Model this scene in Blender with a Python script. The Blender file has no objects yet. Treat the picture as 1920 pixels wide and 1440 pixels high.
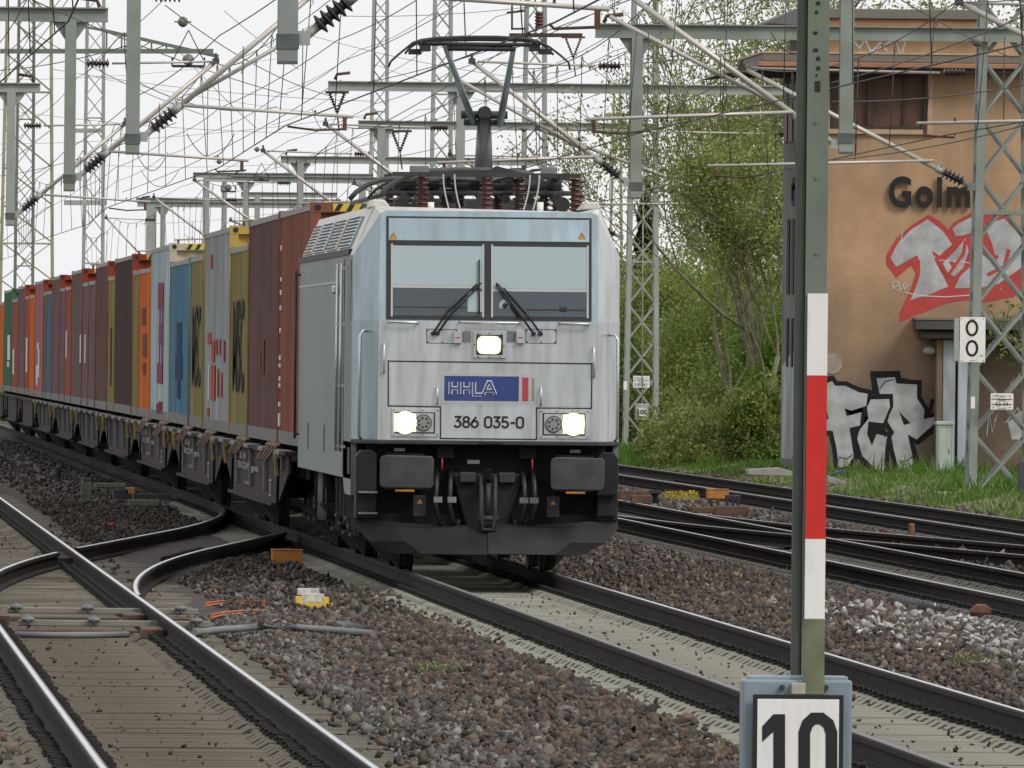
import bpy, math, random
import numpy as np
from mathutils import Vector, Matrix
R = math.radians
random.seed(7); rng = np.random.default_rng(7)
sc = bpy.context.scene
col = sc.collection

# ------------------------------------------------------------------ camera
FPX = 28300.0; CAMZ = 2.26; YAW = math.atan(1343.5/FPX); PITCH = math.atan(48.8/FPX); ROLL = 0.0100
fw = Vector((math.sin(YAW)*math.cos(PITCH), math.cos(YAW)*math.cos(PITCH), -math.sin(PITCH)))
rt0 = Vector((math.cos(YAW), -math.sin(YAW), 0)); up0 = rt0.cross(fw)
RT = rt0*math.cos(ROLL) + up0*math.sin(ROLL); UP = up0*math.cos(ROLL) - rt0*math.sin(ROLL)
cam = bpy.data.cameras.new('camera'); cam_o = bpy.data.objects.new('camera', cam); col.objects.link(cam_o)
cam.sensor_width = 36.0; cam.sensor_fit = 'HORIZONTAL'; cam.lens = 36.0*FPX/1920
cam.clip_start = 1.0; cam.clip_end = 6000
mw = Matrix((RT, UP, -fw)).transposed().to_4x4(); mw.translation = Vector((0, 0, CAMZ)); cam_o.matrix_world = mw
sc.camera = cam_o

# ------------------------------------------------------------------ sky and sun
SUN_EL, SUN_AZ = R(40), R(140)            # azimuth clockwise from +Y: over the right shoulder
w = bpy.data.worlds.new('World'); sc.world = w; w.use_nodes = True
nt = w.node_tree; nt.nodes.clear()
N = nt.nodes.new; LK = nt.links.new
out = N('ShaderNodeOutputWorld'); bg = N('ShaderNodeBackground'); bg.inputs[1].default_value = 0.1
sky = N('ShaderNodeTexSky'); sky.sky_type = 'NISHITA'; sky.sun_disc = False
sky.sun_elevation = SUN_EL; sky.sun_rotation = SUN_AZ; sky.dust_density = 4; sky.air_density = 1.0
tc = N('ShaderNodeTexCoord'); sep = N('ShaderNodeSeparateXYZ'); LK(tc.outputs['Generated'], sep.inputs[0])
# overcast: cloud layer three times brighter at the zenith than at the horizon
mr = N('ShaderNodeMapRange'); LK(sep.outputs['Z'], mr.inputs[0]); mr.inputs[1].default_value = 0; mr.inputs[2].default_value = 1
mr.inputs[3].default_value = 9.5; mr.inputs[4].default_value = 11.0
nz = N('ShaderNodeTexNoise'); nz.inputs['Scale'].default_value = 3.0; nz.inputs['Detail'].default_value = 4
LK(tc.outputs['Generated'], nz.inputs['Vector'])
mr2 = N('ShaderNodeMapRange'); LK(nz.outputs['Fac'], mr2.inputs[0]); mr2.inputs[3].default_value = 0.93; mr2.inputs[4].default_value = 1.07
mul = N('ShaderNodeMath'); mul.operation = 'MULTIPLY'; LK(mr.outputs[0], mul.inputs[0]); LK(mr2.outputs[0], mul.inputs[1])
vm = N('ShaderNodeVectorMath'); vm.operation = 'SCALE'; vm.inputs[0].default_value = (0.995, 0.997, 1.015); LK(mul.outputs[0], vm.inputs['Scale'])
mx = N('ShaderNodeMix'); mx.data_type = 'RGBA'; mx.inputs[0].default_value = 0.94
LK(sky.outputs[0], mx.inputs[6]); LK(vm.outputs[0], mx.inputs[7]); LK(mx.outputs[2], bg.inputs[0]); LK(bg.outputs[0], out.inputs[0])
sun = bpy.data.lights.new('sun', 'SUN'); sun.energy = 1.5; sun.angle = R(16); sun.color = (1.0, 0.96, 0.9)
sun_o = bpy.data.objects.new('sun', sun); col.objects.link(sun_o)
sd = Vector((math.sin(SUN_AZ)*math.cos(SUN_EL), math.cos(SUN_AZ)*math.cos(SUN_EL), math.sin(SUN_EL)))
sun_o.rotation_euler = sd.to_track_quat('Z', 'Y').to_euler()
sc.view_settings.view_transform = 'Standard'; sc.view_settings.look = 'None'
sc.view_settings.exposure = 0.0; sc.view_settings.gamma = 1.0
try:
    sc.cycles.max_bounces = 6; sc.cycles.use_denoising = True
except Exception: pass

def at(px, py, Y):
    """the world point on the plane y = Y that a pixel of the 1920 x 1440 photograph shows"""
    d = fw + RT*((px-960)/FPX) - UP*((py-720)/FPX)
    t = Y/d.y
    return Vector((d.x*t, Y, CAMZ + d.z*t))
def at_x(px, py, X):
    d = fw + RT*((px-960)/FPX) - UP*((py-720)/FPX)
    t = X/d.x
    return Vector((X, d.y*t, CAMZ + d.z*t))
def at_z(px, py, Z):
    d = fw + RT*((px-960)/FPX) - UP*((py-720)/FPX)
    t = (Z-CAMZ)/d.z
    return Vector((d.x*t, d.y*t, Z))

# ------------------------------------------------------------------ mesh helpers
def root_loc(o):
    v = Vector((0, 0, 0))
    while o is not None:
        v += o.location; o = o.parent
    return v
def tag(o, label=None, cat=None, group=None, kind=None):
    if label: o['label'] = label
    if cat: o['category'] = cat
    if group: o['group'] = group
    if kind: o['kind'] = kind
    return o
def thing(name, label, cat, loc=(0, 0, 0), group=None):
    o = bpy.data.objects.new(name, None); col.objects.link(o); o.location = loc; o.empty_display_size = 0.2
    return tag(o, label, cat, group)
def copy_tree(o, parent=None):
    c = o.copy(); col.objects.link(c)
    if parent is not None: c.parent = parent
    for ch in list(o.children): copy_tree(ch, c)
    return c

class MB:
    def __init__(s): s.v = []; s.f = []; s.m = []; s.sm = []
    def add(s, vs, fs, mi=0, smooth=False):
        b = len(s.v); s.v.extend([tuple(x) for x in vs])
        for f in fs: s.f.append(tuple(i+b for i in f)); s.m.append(mi); s.sm.append(smooth)
        return s
    def box(s, c, d, mi=0, rot=None):
        hx, hy, hz = d[0]/2, d[1]/2, d[2]/2
        vs = [Vector((x, y, z)) for z in (-hz, hz) for y in (-hy, hy) for x in (-hx, hx)]
        if rot is not None: vs = [rot @ v for v in vs]
        c = Vector(c); vs = [v+c for v in vs]
        return s.add(vs, [(0,2,3,1),(4,5,7,6),(0,1,5,4),(2,6,7,3),(0,4,6,2),(1,3,7,5)], mi)
    def bb(s, a, b, mi=0):
        a, b = Vector(a), Vector(b)
        return s.box((a+b)/2, [abs(x) for x in (b-a)], mi)
    def bar(s, p, q, wx, wz=None, mi=0, upv=(0,0,1)):
        """rectangular bar from p to q"""
        p, q = Vector(p), Vector(q); wz = wz or wx
        d = (q-p).normalized(); u = Vector(upv)
        if abs(d.dot(u)) > .97: u = Vector((0,1,0))
        a = d.cross(u).normalized(); b = a.cross(d)
        vs = []
        for e in (p, q):
            for sa, sb in ((-1,-1),(1,-1),(1,1),(-1,1)): vs.append(e + a*(sa*wx/2) + b*(sb*wz/2))
        return s.add(vs, [(3,2,1,0),(4,5,6,7),(0,1,5,4),(1,2,6,5),(2,3,7,6),(3,0,4,7)], mi)
    def tube(s, pts, r, n=8, mi=0, cap=True, smooth=True):
        pts = [Vector(p) for p in pts]; rs = r if isinstance(r, (list, tuple)) else [r]*len(pts)
        vs, fs = [], []
        prev = None
        for i, p in enumerate(pts):
            d = (pts[min(i+1, len(pts)-1)] - pts[max(i-1, 0)])
            if d.length < 1e-9: d = Vector((0,0,1))
            d.normalize()
            if prev is None:
                u = Vector((0,0,1)) if abs(d.z) < .9 else Vector((1,0,0))
                a = d.cross(u).normalized()
            else:
                a = (prev - d*prev.dot(d)).normalized()
            prev = a; b = d.cross(a)
            for k in range(n):
                t = 2*math.pi*k/n; vs.append(p + (a*math.cos(t) + b*math.sin(t))*rs[i])
        for i in range(len(pts)-1):
            for k in range(n):
                k2 = (k+1) % n; fs.append((i*n+k, i*n+k2, (i+1)*n+k2, (i+1)*n+k))
        s.add(vs, fs, mi, smooth)
        if cap:
            b0 = len(s.v)-len(vs)
            s.f.append(tuple(b0+k for k in reversed(range(n)))); s.m.append(mi); s.sm.append(False)
            s.f.append(tuple(b0+(len(pts)-1)*n+k for k in range(n))); s.m.append(mi); s.sm.append(False)
        return s
    def lathe(s, p, q, prof, n=10, mi=0, smooth=False):
        """prof: list of (t along p->q in 0..1, radius)"""
        p, q = Vector(p), Vector(q)
        return s.tube([p.lerp(q, t) for t, _ in prof], [r for _, r in prof], n, mi, True, smooth)
    def prism(s, poly, p0, ax, ay, az, mi=0):
        """polygon in the (ax, ay) frame at p0, extruded by the vector az"""
        p0, ax, ay, az = map(Vector, (p0, ax, ay, az)); n = len(poly)
        a = [p0+ax*x+ay*y for x, y in poly]; vs = a + [v+az for v in a]
        fs = [tuple(reversed(range(n))), tuple(range(n, 2*n))] + [(i, (i+1) % n, n+(i+1) % n, n+i) for i in range(n)]
        return s.add(vs, fs, mi)
    def ribbon(s, pts, wd, p0, ax, ay, az, closed=False, mi=0):
        """2D polyline of width wd laid in the (ax, ay) frame and lifted by az (a thin slab: front face + edges)"""
        P = [Vector((x, y)) for x, y in pts]; n = len(P); L, Rr = [], []
        for i in range(n):
            a = P[i-1] if (closed or i > 0) else None; b = P[(i+1) % n] if (closed or i < n-1) else None
            d1 = (P[i]-a).normalized() if a is not None else None; d2 = (b-P[i]).normalized() if b is not None else None
            if d1 is None: d1 = d2
            if d2 is None: d2 = d1
            t = (d1+d2)
            t = t.normalized() if t.length > 1e-6 else d1
            nn = Vector((-t.y, t.x)); c = max(.45, nn.dot(Vector((-d1.y, d1.x))))
            o = nn*(wd/2/c); L.append(P[i]+o); Rr.append(P[i]-o)
        p0, ax, ay, az = map(Vector, (p0, ax, ay, az))
        f = lambda q: p0+ax*q.x+ay*q.y
        vs = [f(q)+az for q in L] + [f(q)+az for q in Rr] + [f(q) for q in L] + [f(q) for q in Rr]
        fs = []
        for i in range(n if closed else n-1):
            j = (i+1) % n
            fs += [(i, n+i, n+j, j), (2*n+i, i, j, 2*n+j), (n+i, 3*n+i, 3*n+j, n+j)]
        if not closed: fs += [(0, 2*n, 3*n, n), (n-1, 2*n-1, 4*n-1, 3*n-1)]
        return s.add(vs, fs, mi)
    def build(s, name, mats, parent=None, bevel=0, seg=2, **kw):
        off = root_loc(parent) if parent is not None else Vector((0, 0, 0))
        me = bpy.data.meshes.new(name)
        me.from_pydata([(v[0]-off.x, v[1]-off.y, v[2]-off.z) for v in s.v], [], s.f)
        mats = mats if isinstance(mats, (list, tuple)) else [mats]
        for m in mats: me.materials.append(m)
        me.polygons.foreach_set('material_index', s.m); me.polygons.foreach_set('use_smooth', s.sm); me.update()
        o = bpy.data.objects.new(name, me); col.objects.link(o)
        if parent is not None: o.parent = parent
        if bevel:
            b = o.modifiers.new('bevel', 'BEVEL'); b.width = bevel; b.segments = seg; b.limit_method = 'ANGLE'; b.angle_limit = R(35)
        tag(o, **kw)
        return o
def own_origin(o):
    """move a top level mesh's origin to the base of its bounding box"""
    me = o.data; n = len(me.vertices); a = np.empty(n*3); me.vertices.foreach_get('co', a); a = a.reshape(-1, 3)
    c = (a.min(0)+a.max(0))/2; c[2] = a[:, 2].min()
    me.vertices.foreach_set('co', (a-c).ravel()); me.update(); o.location = Vector(c)+o.location
    return o
def mesh_np(name, verts, faces_flat, nper, mat, parent=None, colors=None, smooth=False):
    """fast mesh of equal polygons; colours = real per-piece colours stored on faces' corners"""
    me = bpy.data.meshes.new(name); nf = len(faces_flat)//nper
    off = np.array(root_loc(parent)) if parent is not None else np.zeros(3)
    me.vertices.add(len(verts)); me.vertices.foreach_set('co', (np.asarray(verts)-off).astype(np.float32).ravel())
    me.loops.add(len(faces_flat)); me.loops.foreach_set('vertex_index', np.asarray(faces_flat, np.int32))
    me.polygons.add(nf); me.polygons.foreach_set('loop_start', np.arange(0, nf*nper, nper, dtype=np.int32))
    if colors is not None:
        at_ = me.color_attributes.new('piece', 'FLOAT_COLOR', 'POINT')
        c4 = np.ones((len(verts), 4), np.float32); c4[:, :3] = colors; at_.data.foreach_set('color', c4.ravel())
    me.update(calc_edges=True); me.validate()
    me.materials.append(mat)
    o = bpy.data.objects.new(name, me); col.objects.link(o)
    if parent is not None: o.parent = parent
    return o
def text_mb(body, size, offset=0.0, extrude=0.0, align='CENTER', spacing=1.0):
    cu = bpy.data.curves.new('t', 'FONT'); cu.body = body; cu.size = size; cu.offset = offset; cu.extrude = extrude
    cu.align_x = align; cu.align_y = 'CENTER'; cu.space_character = spacing; cu.resolution_u = 4
    ob = bpy.data.objects.new('t', cu); col.objects.link(ob)
    dg = bpy.context.evaluated_depsgraph_get(); me = bpy.data.meshes.new_from_object(ob.evaluated_get(dg))
    vs = [tuple(v.co) for v in me.vertices]; fs = [tuple(p.vertices) for p in me.polygons]
    bpy.data.objects.remove(ob); bpy.data.curves.remove(cu); bpy.data.meshes.remove(me)
    return vs, fs
def put_text(mb, body, size, p0, ax, ay, mi=0, offset=0.0, extrude=0.0, align='CENTER', sx=1.0, spacing=1.0):
    vs, fs = text_mb(body, size, offset, extrude, align, spacing)
    p0, ax, ay = Vector(p0), Vector(ax).normalized(), Vector(ay).normalized(); az = ax.cross(ay)
    mb.add([p0+ax*(x*sx)+ay*y+az*(z+extrude) for x, y, z in vs], fs, mi)

def arc(cx, cy, rx, ry, a0, a1, n=10):
    return [(cx+rx*math.cos(R(a0+(a1-a0)*i/n)), cy+ry*math.sin(R(a0+(a1-a0)*i/n))) for i in range(n+1)]
def stadium(w_, h=1.0, r=None, n=8):
    r = r or w_/2
    return arc(w_-r, h-r, r, r, 0, 90, n)[:-1]+arc(r, h-r, r, r, 90, 180, n)+arc(r, r, r, r, 180, 270, n)[:-1]+arc(w_-r, r, r, r, 270, 360, n)[:-1]
GL = {  # glyph: (advance, [(points, closed)])
 '0': (.56, [([(x+.05, y) for x, y in stadium(.42)], True)]),
 '1': (.42, [([(.06, .74), (.30, 1.0), (.30, 0)], False)]),
 '3': (.56, [([(.06,1.0),(.44,1.0),(.24,.62)]+arc(.25,.31,.21,.31,88,-160,10), False)]),
 '5': (.56, [([(.45,1.0),(.12,1.0),(.09,.55)]+arc(.26,.30,.20,.30,120,-160,10), False)]),
 '6': (.56, [([(.36,1.0)]+arc(.27,.31,.21,.31,160,520,16), False)]),
 '8': (.56, [(arc(.27,.76,.18,.24,-90,270,14)[:-1], True), (arc(.27,.27,.21,.27,90,450,16)[:-1], True)]),
 '-': (.42, [([(.06,.45),(.34,.45)], False)]),
 ' ': (.34, []),
 'H': (.60, [([(.06,0),(.06,1)], False), ([(.50,0),(.50,1)], False), ([(.06,.5),(.50,.5)], False)]),
 'L': (.52, [([(.06,1),(.06,0),(.46,0)], False)]),
 'A': (.62, [([(.0,0),(.26,1),(.36,1),(.62,0)], False), ([(.12,.33),(.50,.33)], False)]),
}
def strokes(mb, body, h, wd, p0, ax, ay, az, mi=0, sx=1.0, centre=True, inset=None):
    """draw the glyphs as strokes of width wd, letters h high"""
    tot = sum(GL[c][0] for c in body)*h*sx; x0 = -tot/2 if centre else 0
    k = 0; az = Vector(az)
    for c in body:
        for pts, cl in GL[c][1]:
            k += 1; a2 = az*(1+.07*k)
            i = inset or wd/2
            q = [(x0+x*h*sx, i+y*(h-2*i)) for x, y in pts]
            mb.ribbon(q, wd, p0, ax, ay, a2, cl, mi)
        x0 += GL[c][0]*h*sx

# ------------------------------------------------------------------ materials
def M(name, c, rough=.6, metal=0.0, var=.15, scale=4.0, stretch=(1,1,1), dirt=None, damt=.4, dscale=2.0, dstretch=(1,1,1), dlo=.45, dhi=.7,
      bump=0.0, bscale=30.0, bstretch=(1,1,1), attr=None, coat=0.0, spec=.5, emit=None, estr=0.0, trans=0.0):
    m = bpy.data.materials.new(name); m.use_nodes = True; t = m.node_tree; b = t.nodes['Principled BSDF']
    n = t.nodes.new; l = t.links.new
    b.inputs['Roughness'].default_value = rough; b.inputs['Metallic'].default_value = metal
    b.inputs['Specular IOR Level'].default_value = spec; b.inputs['Coat Weight'].default_value = coat
    if trans: b.inputs['Transmission Weight'].default_value = trans
    tc = n('ShaderNodeTexCoord')
    def noise(sc_, st, det=5.0):
        mp = n('ShaderNodeMapping'); mp.inputs['Scale'].default_value = st; l(tc.outputs['Object'], mp.inputs[0])
        z = n('ShaderNodeTexNoise'); z.inputs['Scale'].default_value = sc_; z.inputs['Detail'].default_value = det; l(mp.outputs[0], z.inputs['Vector'])
        return z.outputs['Fac']
    if attr:
        a = n('ShaderNodeAttribute'); a.attribute_name = attr; base = a.outputs['Color']
    else:
        rgb = n('ShaderNodeRGB'); rgb.outputs[0].default_value = (*c, 1); base = rgb.outputs[0]
    if var:
        mr = n('ShaderNodeMapRange'); mr.inputs[1].default_value = .3; mr.inputs[2].default_value = .7
        mr.inputs[3].default_value = 1-var; mr.inputs[4].default_value = 1+var; l(noise(scale, stretch), mr.inputs[0])
        vm = n('ShaderNodeVectorMath'); vm.operation = 'SCALE'; l(base, vm.inputs[0]); l(mr.outputs[0], vm.inputs['Scale']); base = vm.outputs[0]
    if dirt:
        mr = n('ShaderNodeMapRange'); mr.inputs[1].default_value = dlo; mr.inputs[2].default_value = dhi
        mr.inputs[3].default_value = 0; mr.inputs[4].default_value = damt; l(noise(dscale, dstretch, 8), mr.inputs[0])
        mx = n('ShaderNodeMix'); mx.data_type = 'RGBA'; l(mr.outputs[0], mx.inputs[0]); l(base, mx.inputs[6]); mx.inputs[7].default_value = (*dirt, 1); base = mx.outputs[2]
    l(base, b.inputs['Base Color'])
    if bump:
        bp = n('ShaderNodeBump'); bp.inputs['Strength'].default_value = 1.0; bp.inputs['Distance'].default_value = bump
        l(noise(bscale, bstretch, 6), bp.inputs['Height']); l(bp.outputs[0], b.inputs['Normal'])
    if emit:
        b.inputs['Emission Color'].default_value = (*emit, 1); b.inputs['Emission Strength'].default_value = estr
    return m
def S(r, g, b):
    """sRGB 0-255 to linear"""
    f = lambda c: (c/255/12.92) if c <= 10 else ((c/255+.055)/1.055)**2.4
    return (f(r), f(g), f(b))
GALV = M('galvanised_steel', (.235,.265,.24), .6, .15, .2, 1.5, dirt=(.16,.20,.13), damt=.35, dscale=1.2)
GALV_D = M('weathered_green_steel', (.16,.19,.15), .6, .2, .2, 2, dirt=(.10,.14,.07), damt=.5, dscale=2)
GALV_HAZE = M('hazed_galvanised_steel', (.31,.335,.31), .65, .1, .15, 1.5, dirt=(.24,.25,.20), damt=.35, dscale=1.2)  # steel of the far structures, paled to put distance haze into the colour
GALV_L = M('pale_steel', (.36,.38,.36), .55, .2, .15, 2, dirt=(.22,.2,.14), damt=.4)
ALU = M('aluminium_tube', (.56,.53,.48), .42, .35, .12, 3, dirt=(.28,.22,.16), damt=.35, dscale=3)
WIRE = M('copper_wire', (.035,.035,.03), .6, .3, .1)
ROPE = M('steel_rope', (.07,.07,.065), .6, .4, .1)
PORC = M('brown_porcelain', (.045,.022,.018), .3, 0, .2)
PORC_D = M('dark_insulator', (.03,.026,.026), .4, 0, .2)
RUSTY = M('rusty_fitting', (.09,.05,.032), .8, .2, .35, 8)
BLACK = M('black_rubber', (.012,.012,.012), .75, 0, .2)
DKGREY = M('dark_grey_steel', (.035,.036,.038), .6, .2, .25, 6)
MIDGREY = M('grey_paint', (.17,.18,.18), .55, 0, .15)
WHITE = M('white_enamel', (.80,.79,.76), .4, 0, .04, 3, dirt=(.45,.42,.35), damt=.28, dscale=5, dstretch=(3,3,.6), dlo=.5)
BLACKP = M('black_paint', (.010,.010,.012), .45, 0, .1)
RED = M('red_enamel', (.60,.018,.012), .4, 0, .07, 3, dirt=(.36,.03,.02), damt=.4, dscale=5, dstretch=(3,3,.6), dlo=.5)
YELLOW = M('yellow_paint', (.66,.46,.04), .5, 0, .15, 12, dirt=(.25,.17,.05), damt=.5, dscale=6)
ORANGE = M('orange_paint', (.44,.17,.022), .55, 0, .2, 9, dirt=(.16,.06,.02), damt=.6, dscale=5)
CONC = M('concrete', (.30,.29,.25), .9, 0, .18, 5, dirt=(.13,.12,.09), damt=.55, dscale=3, bump=.01, bscale=40)
# ------------------------------------------------------------------ ground, ballast, tracks
T0, T1, T2, T3 = 2.4524, 7.234, 12.4635, 16.870
G2 = .7525
TR = [T0, T1, T2, T3]
def bed_z(x):
    """height of the ballast across the line"""
    d = min(abs(x-t) for t in TR)
    if x < T0-1.9: return -.24
    if x > T3+1.9: return -.24
    if d < 1.1: return -.245
    if d < 1.45: return -.245+.06*(d-1.1)/.35
    return -.185+.03*min(1, (d-1.45)/.6)
mat_ground = M('earth', (.085,.075,.05), .95, 0, .3, .6, dirt=(.05,.075,.02), damt=.8, dscale=.4, bump=.03, bscale=8)
def ballast_mat():
    m = bpy.data.materials.new('ballast_bed'); m.use_nodes = True; t = m.node_tree; b = t.nodes['Principled BSDF']; b.inputs['Roughness'].default_value = .95
    n = t.nodes.new; l = t.links.new; tc = n('ShaderNodeTexCoord')
    vo = n('ShaderNodeTexVoronoi'); vo.inputs['Scale'].default_value = 16; l(tc.outputs['Object'], vo.inputs['Vector'])
    cr = n('ShaderNodeValToRGB'); e = cr.color_ramp.elements
    e[0].position = 0; e[0].color = (.022,.018,.015,1); e[1].position = 1; e[1].color = (.085,.075,.065,1)
    x = e.new(.5); x.color = (.048,.036,.03,1)
    sp = n('ShaderNodeSeparateColor'); l(vo.outputs['Color'], sp.inputs[0]); l(sp.outputs[0], cr.inputs[0]); l(cr.outputs[0], b.inputs['Base Color'])
    bp = n('ShaderNodeBump'); bp.inputs['Distance'].default_value = .03; bp.invert = True; l(vo.outputs['Distance'], bp.inputs['Height']); l(bp.outputs[0], b.inputs['Normal'])
    return m
BED = ballast_mat()
g = MB(); g.add([(-1500,-200,-.5),(1500,-200,-.5),(1500,4500,-.5),(-1500,4500,-.5)], [(0,1,2,3)])
g.build('ground', mat_ground, kind='structure')
xs = np.arange(-14, 20.01, .35); ys = np.concatenate([np.arange(40, 260, 1.5), np.arange(260, 700, 8.)])
V = np.zeros((len(ys), len(xs), 3)); V[..., 0] = xs; V[..., 1] = ys[:, None]
V[..., 2] = np.array([bed_z(x) for x in xs]) + rng.normal(0, .008, (len(ys), len(xs)))
V[:, 0, 2] = -.55; V[:, -1, 2] = -.55
nx = len(xs); F = []
for j in range(len(ys)-1):
    for i in range(nx-1): F += [j*nx+i, j*nx+i+1, (j+1)*nx+i+1, (j+1)*nx+i]
o = mesh_np('ballast_bed', V.reshape(-1, 3), F, 4, BED); tag(o, kind='structure')
# grassy verge right of the far track, and beyond
vx = np.concatenate([np.arange(19.0, 22, .5), np.arange(22, 60, 3.)]); vy = np.arange(150, 520, 4.)
V = np.zeros((len(vy), len(vx), 3)); V[..., 0] = vx; V[..., 1] = vy[:, None]
V[..., 2] = -.30 + .25*np.clip((vx-19.2)/1.5, 0, 1) + rng.normal(0, .03, (len(vy), len(vx))); nx = len(vx); F = []
for j in range(len(vy)-1):
    for i in range(nx-1): F += [j*nx+i, j*nx+i+1, (j+1)*nx+i+1, (j+1)*nx+i]
mat_verge = M('verge_soil', (.10,.11,.04), .95, 0, .4, 1.5, dirt=(.17,.14,.09), damt=.85, dscale=.7, bump=.05, bscale=6)
o = mesh_np('grass_verge', V.reshape(-1, 3), F, 4, mat_verge, smooth=True); tag(o, kind='structure')
def verge_z(x): return -.30 + .25*min(1, max(0, (x-19.2)/1.5))

# crossover from the near track to the train's track: S curve of 1 in 12
XR, XS, XY0 = 500.0, 1/12, 136.0
def xo(y):
    L = XR*XS; D = T1-T0; tot = 2*L + (D-XR*XS*XS)/XS
    s = y-XY0
    if s <= 0: return T0
    if s < L: return T0+s*s/(2*XR)
    if s < tot-L: return T0+XR*XS*XS/2+(s-L)*XS
    if s < tot: return T1-(tot-s)**2/(2*XR)
    return T1
# stones: real little rocks, each with the colour of its own stone
ICO = np.array([(x, y, z) for z in (-1, 1) for y in (-1, 1) for x in (-1, 1)], float)
ICF = np.array([(0,2,3),(0,3,1),(4,5,7),(4,7,6),(0,1,5),(0,5,4),(2,6,7),(2,7,3),(0,4,6),(0,6,2),(1,3,7),(1,7,5)])
STONE = M('ballast_stone', (1,1,1), .9, 0, .15, 25, attr='piece', spec=.3)
PAL_B = .06*.15+.85*np.array([(.085,.06,.048),(.115,.075,.055),(.065,.052,.046),(.08,.07,.062),(.135,.095,.07),(.055,.047,.042),(.10,.08,.066),(.19,.15,.11),(.085,.078,.056),(.075,.06,.06),(.16,.115,.08),(.12,.07,.048)])
PAL_G = np.array([(.13,.126,.12),(.105,.103,.098),(.18,.177,.17),(.075,.073,.07),(.15,.135,.115),(.23,.226,.215),(.115,.10,.08),(.11,.08,.06),(.15,.147,.14)])
PAL_D = np.array([(.05,.042,.036),(.038,.034,.032),(.065,.05,.042),(.03,.027,.026),(.055,.053,.05),(.08,.07,.06)])
PAL_W = np.array([(.50,.51,.51),(.42,.43,.43),(.30,.31,.31),(.22,.22,.22),(.14,.13,.12),(.10,.085,.07),(.34,.33,.30)])
SV, SF, SC, nst = [], [], [], 0
def stones(n, x0, x1, y0, y1, pal, rmin=.014, rmax=.031, zf=None, dz=0., xfun=None):
    global nst
    x = rng.uniform(x0, x1, n); y = rng.uniform(y0, y1, n)
    if xfun is not None:
        k = xfun(x, y); x, y = x[k], y[k]; n = len(x)
    r = rng.uniform(rmin, rmax, n)*np.where(rng.random(n) < .06, 1.5, 1)
    z = np.array([(zf or bed_z)(a) for a in x]) + r*.35 + rng.uniform(-.01, .03, n) + dz
    sh = rng.uniform(.5, 1.3, (n, 1, 3)); sh[..., 2] *= .85
    J = ICO[None]*np.clip(1+rng.normal(-.22, .34, (n, 8, 3)), .12, 1.6)*sh*r[:, None, None]*.95
    a = rng.uniform(0, 6.283, n); c, s = np.cos(a), np.sin(a); X = J[..., 0]*c[:, None]-J[..., 1]*s[:, None]; Yy = J[..., 0]*s[:, None]+J[..., 1]*c[:, None]
    b = rng.uniform(-1.4, 1.4, n); cb, sb = np.cos(b)[:, None], np.sin(b)[:, None]; Z = J[..., 2]*cb + X*sb; X = X*cb-J[..., 2]*sb
    P = np.stack([X+x[:, None], Yy+y[:, None], Z+z[:, None]], -1)
    cc = pal[rng.integers(0, len(pal), n)]*rng.uniform(.62, 1.32, (n, 1))*.95; 
    SV.append(P.reshape(-1, 3)); SC.append(np.repeat(cc, 8, 0)); SF.append((ICF[None]+(np.arange(n)*8)[:, None, None]+nst*8).reshape(-1)); nst += n
# between the near track and the train's track: grey near the camera, brown along the train
mid = lambda x, y: (rng.random(len(x)) < np.clip(1.15-(x-3.7)/1.5, .1, 1))
mid = lambda x, y: (rng.random(len(x)) < np.clip(1.0-(x-4.0)/1.1, .10, 1))
def offx(x, y):   # keep the floor of the crossover clear
    c = np.array([XOF(b) for b in y]); return (np.abs(x-c) > 1.0) | (y < 137)
def XOF(y): return xo(y)
stones(11500, 3.72, 6.0, 79, 140, PAL_G, .014, .033, xfun=mid)
stones(12500, 3.72, 6.0, 79, 140, PAL_B, .014, .033, xfun=lambda x, y: rng.random(len(x)) < np.clip((x-3.75)/.8, .22, 1))
stones(1500, 4.1, 5.9, 138, 185, PAL_B, xfun=offx); stones(1500, 4.1, 5.9, 138, 190, PAL_D, xfun=offx); stones(800, 4.1, 5.9, 138, 175, PAL_G, xfun=offx)
stones(3200, 3.8, 6.0, 150, 250, PAL_B*.7, .013, .03, xfun=lambda x, y: offx(x, y) & (x < np.array([xo(b) for b in y])))
stones(3600, 3.8, 6.0, 150, 250, PAL_D, .013, .03, xfun=lambda x, y: offx(x, y) & (x < np.array([xo(b) for b in y])))
stones(2600, 3.9, 6.2, 240, 420, PAL_D, .02, .036)
stones(4200, -2.5, 1.15, 78, 150, PAL_G)
stones(2000, -2.5, 1.15, 78, 150, PAL_B)
stones(2200, -4, 1.2, 150, 330, PAL_D, .025, .05)
stones(17500, 8.48, 11.2, 88, 175, PAL_B)
stones(2600, 8.48, 11.2, 88, 205, PAL_G)
stones(3200, 8.48, 11.2, 175, 300, PAL_B, .02, .045)
stones(3400, 9.2, 11.15, 104, 150, PAL_W, .02, .046, xfun=lambda x, y: rng.random(len(x)) < np.clip((x-9.0)/1.8, 0, 1)*np.clip(1-np.abs(y-128)/25, 0, 1))
stones(3600, 13.7, 15.6, 140, 310, PAL_B, .02, .045)
stones(1500, 13.7, 15.6, 140, 310, PAL_G, .02, .045)
stones(1200, 18.1, 19.6, 170, 330, PAL_B, .025, .05)
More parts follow.
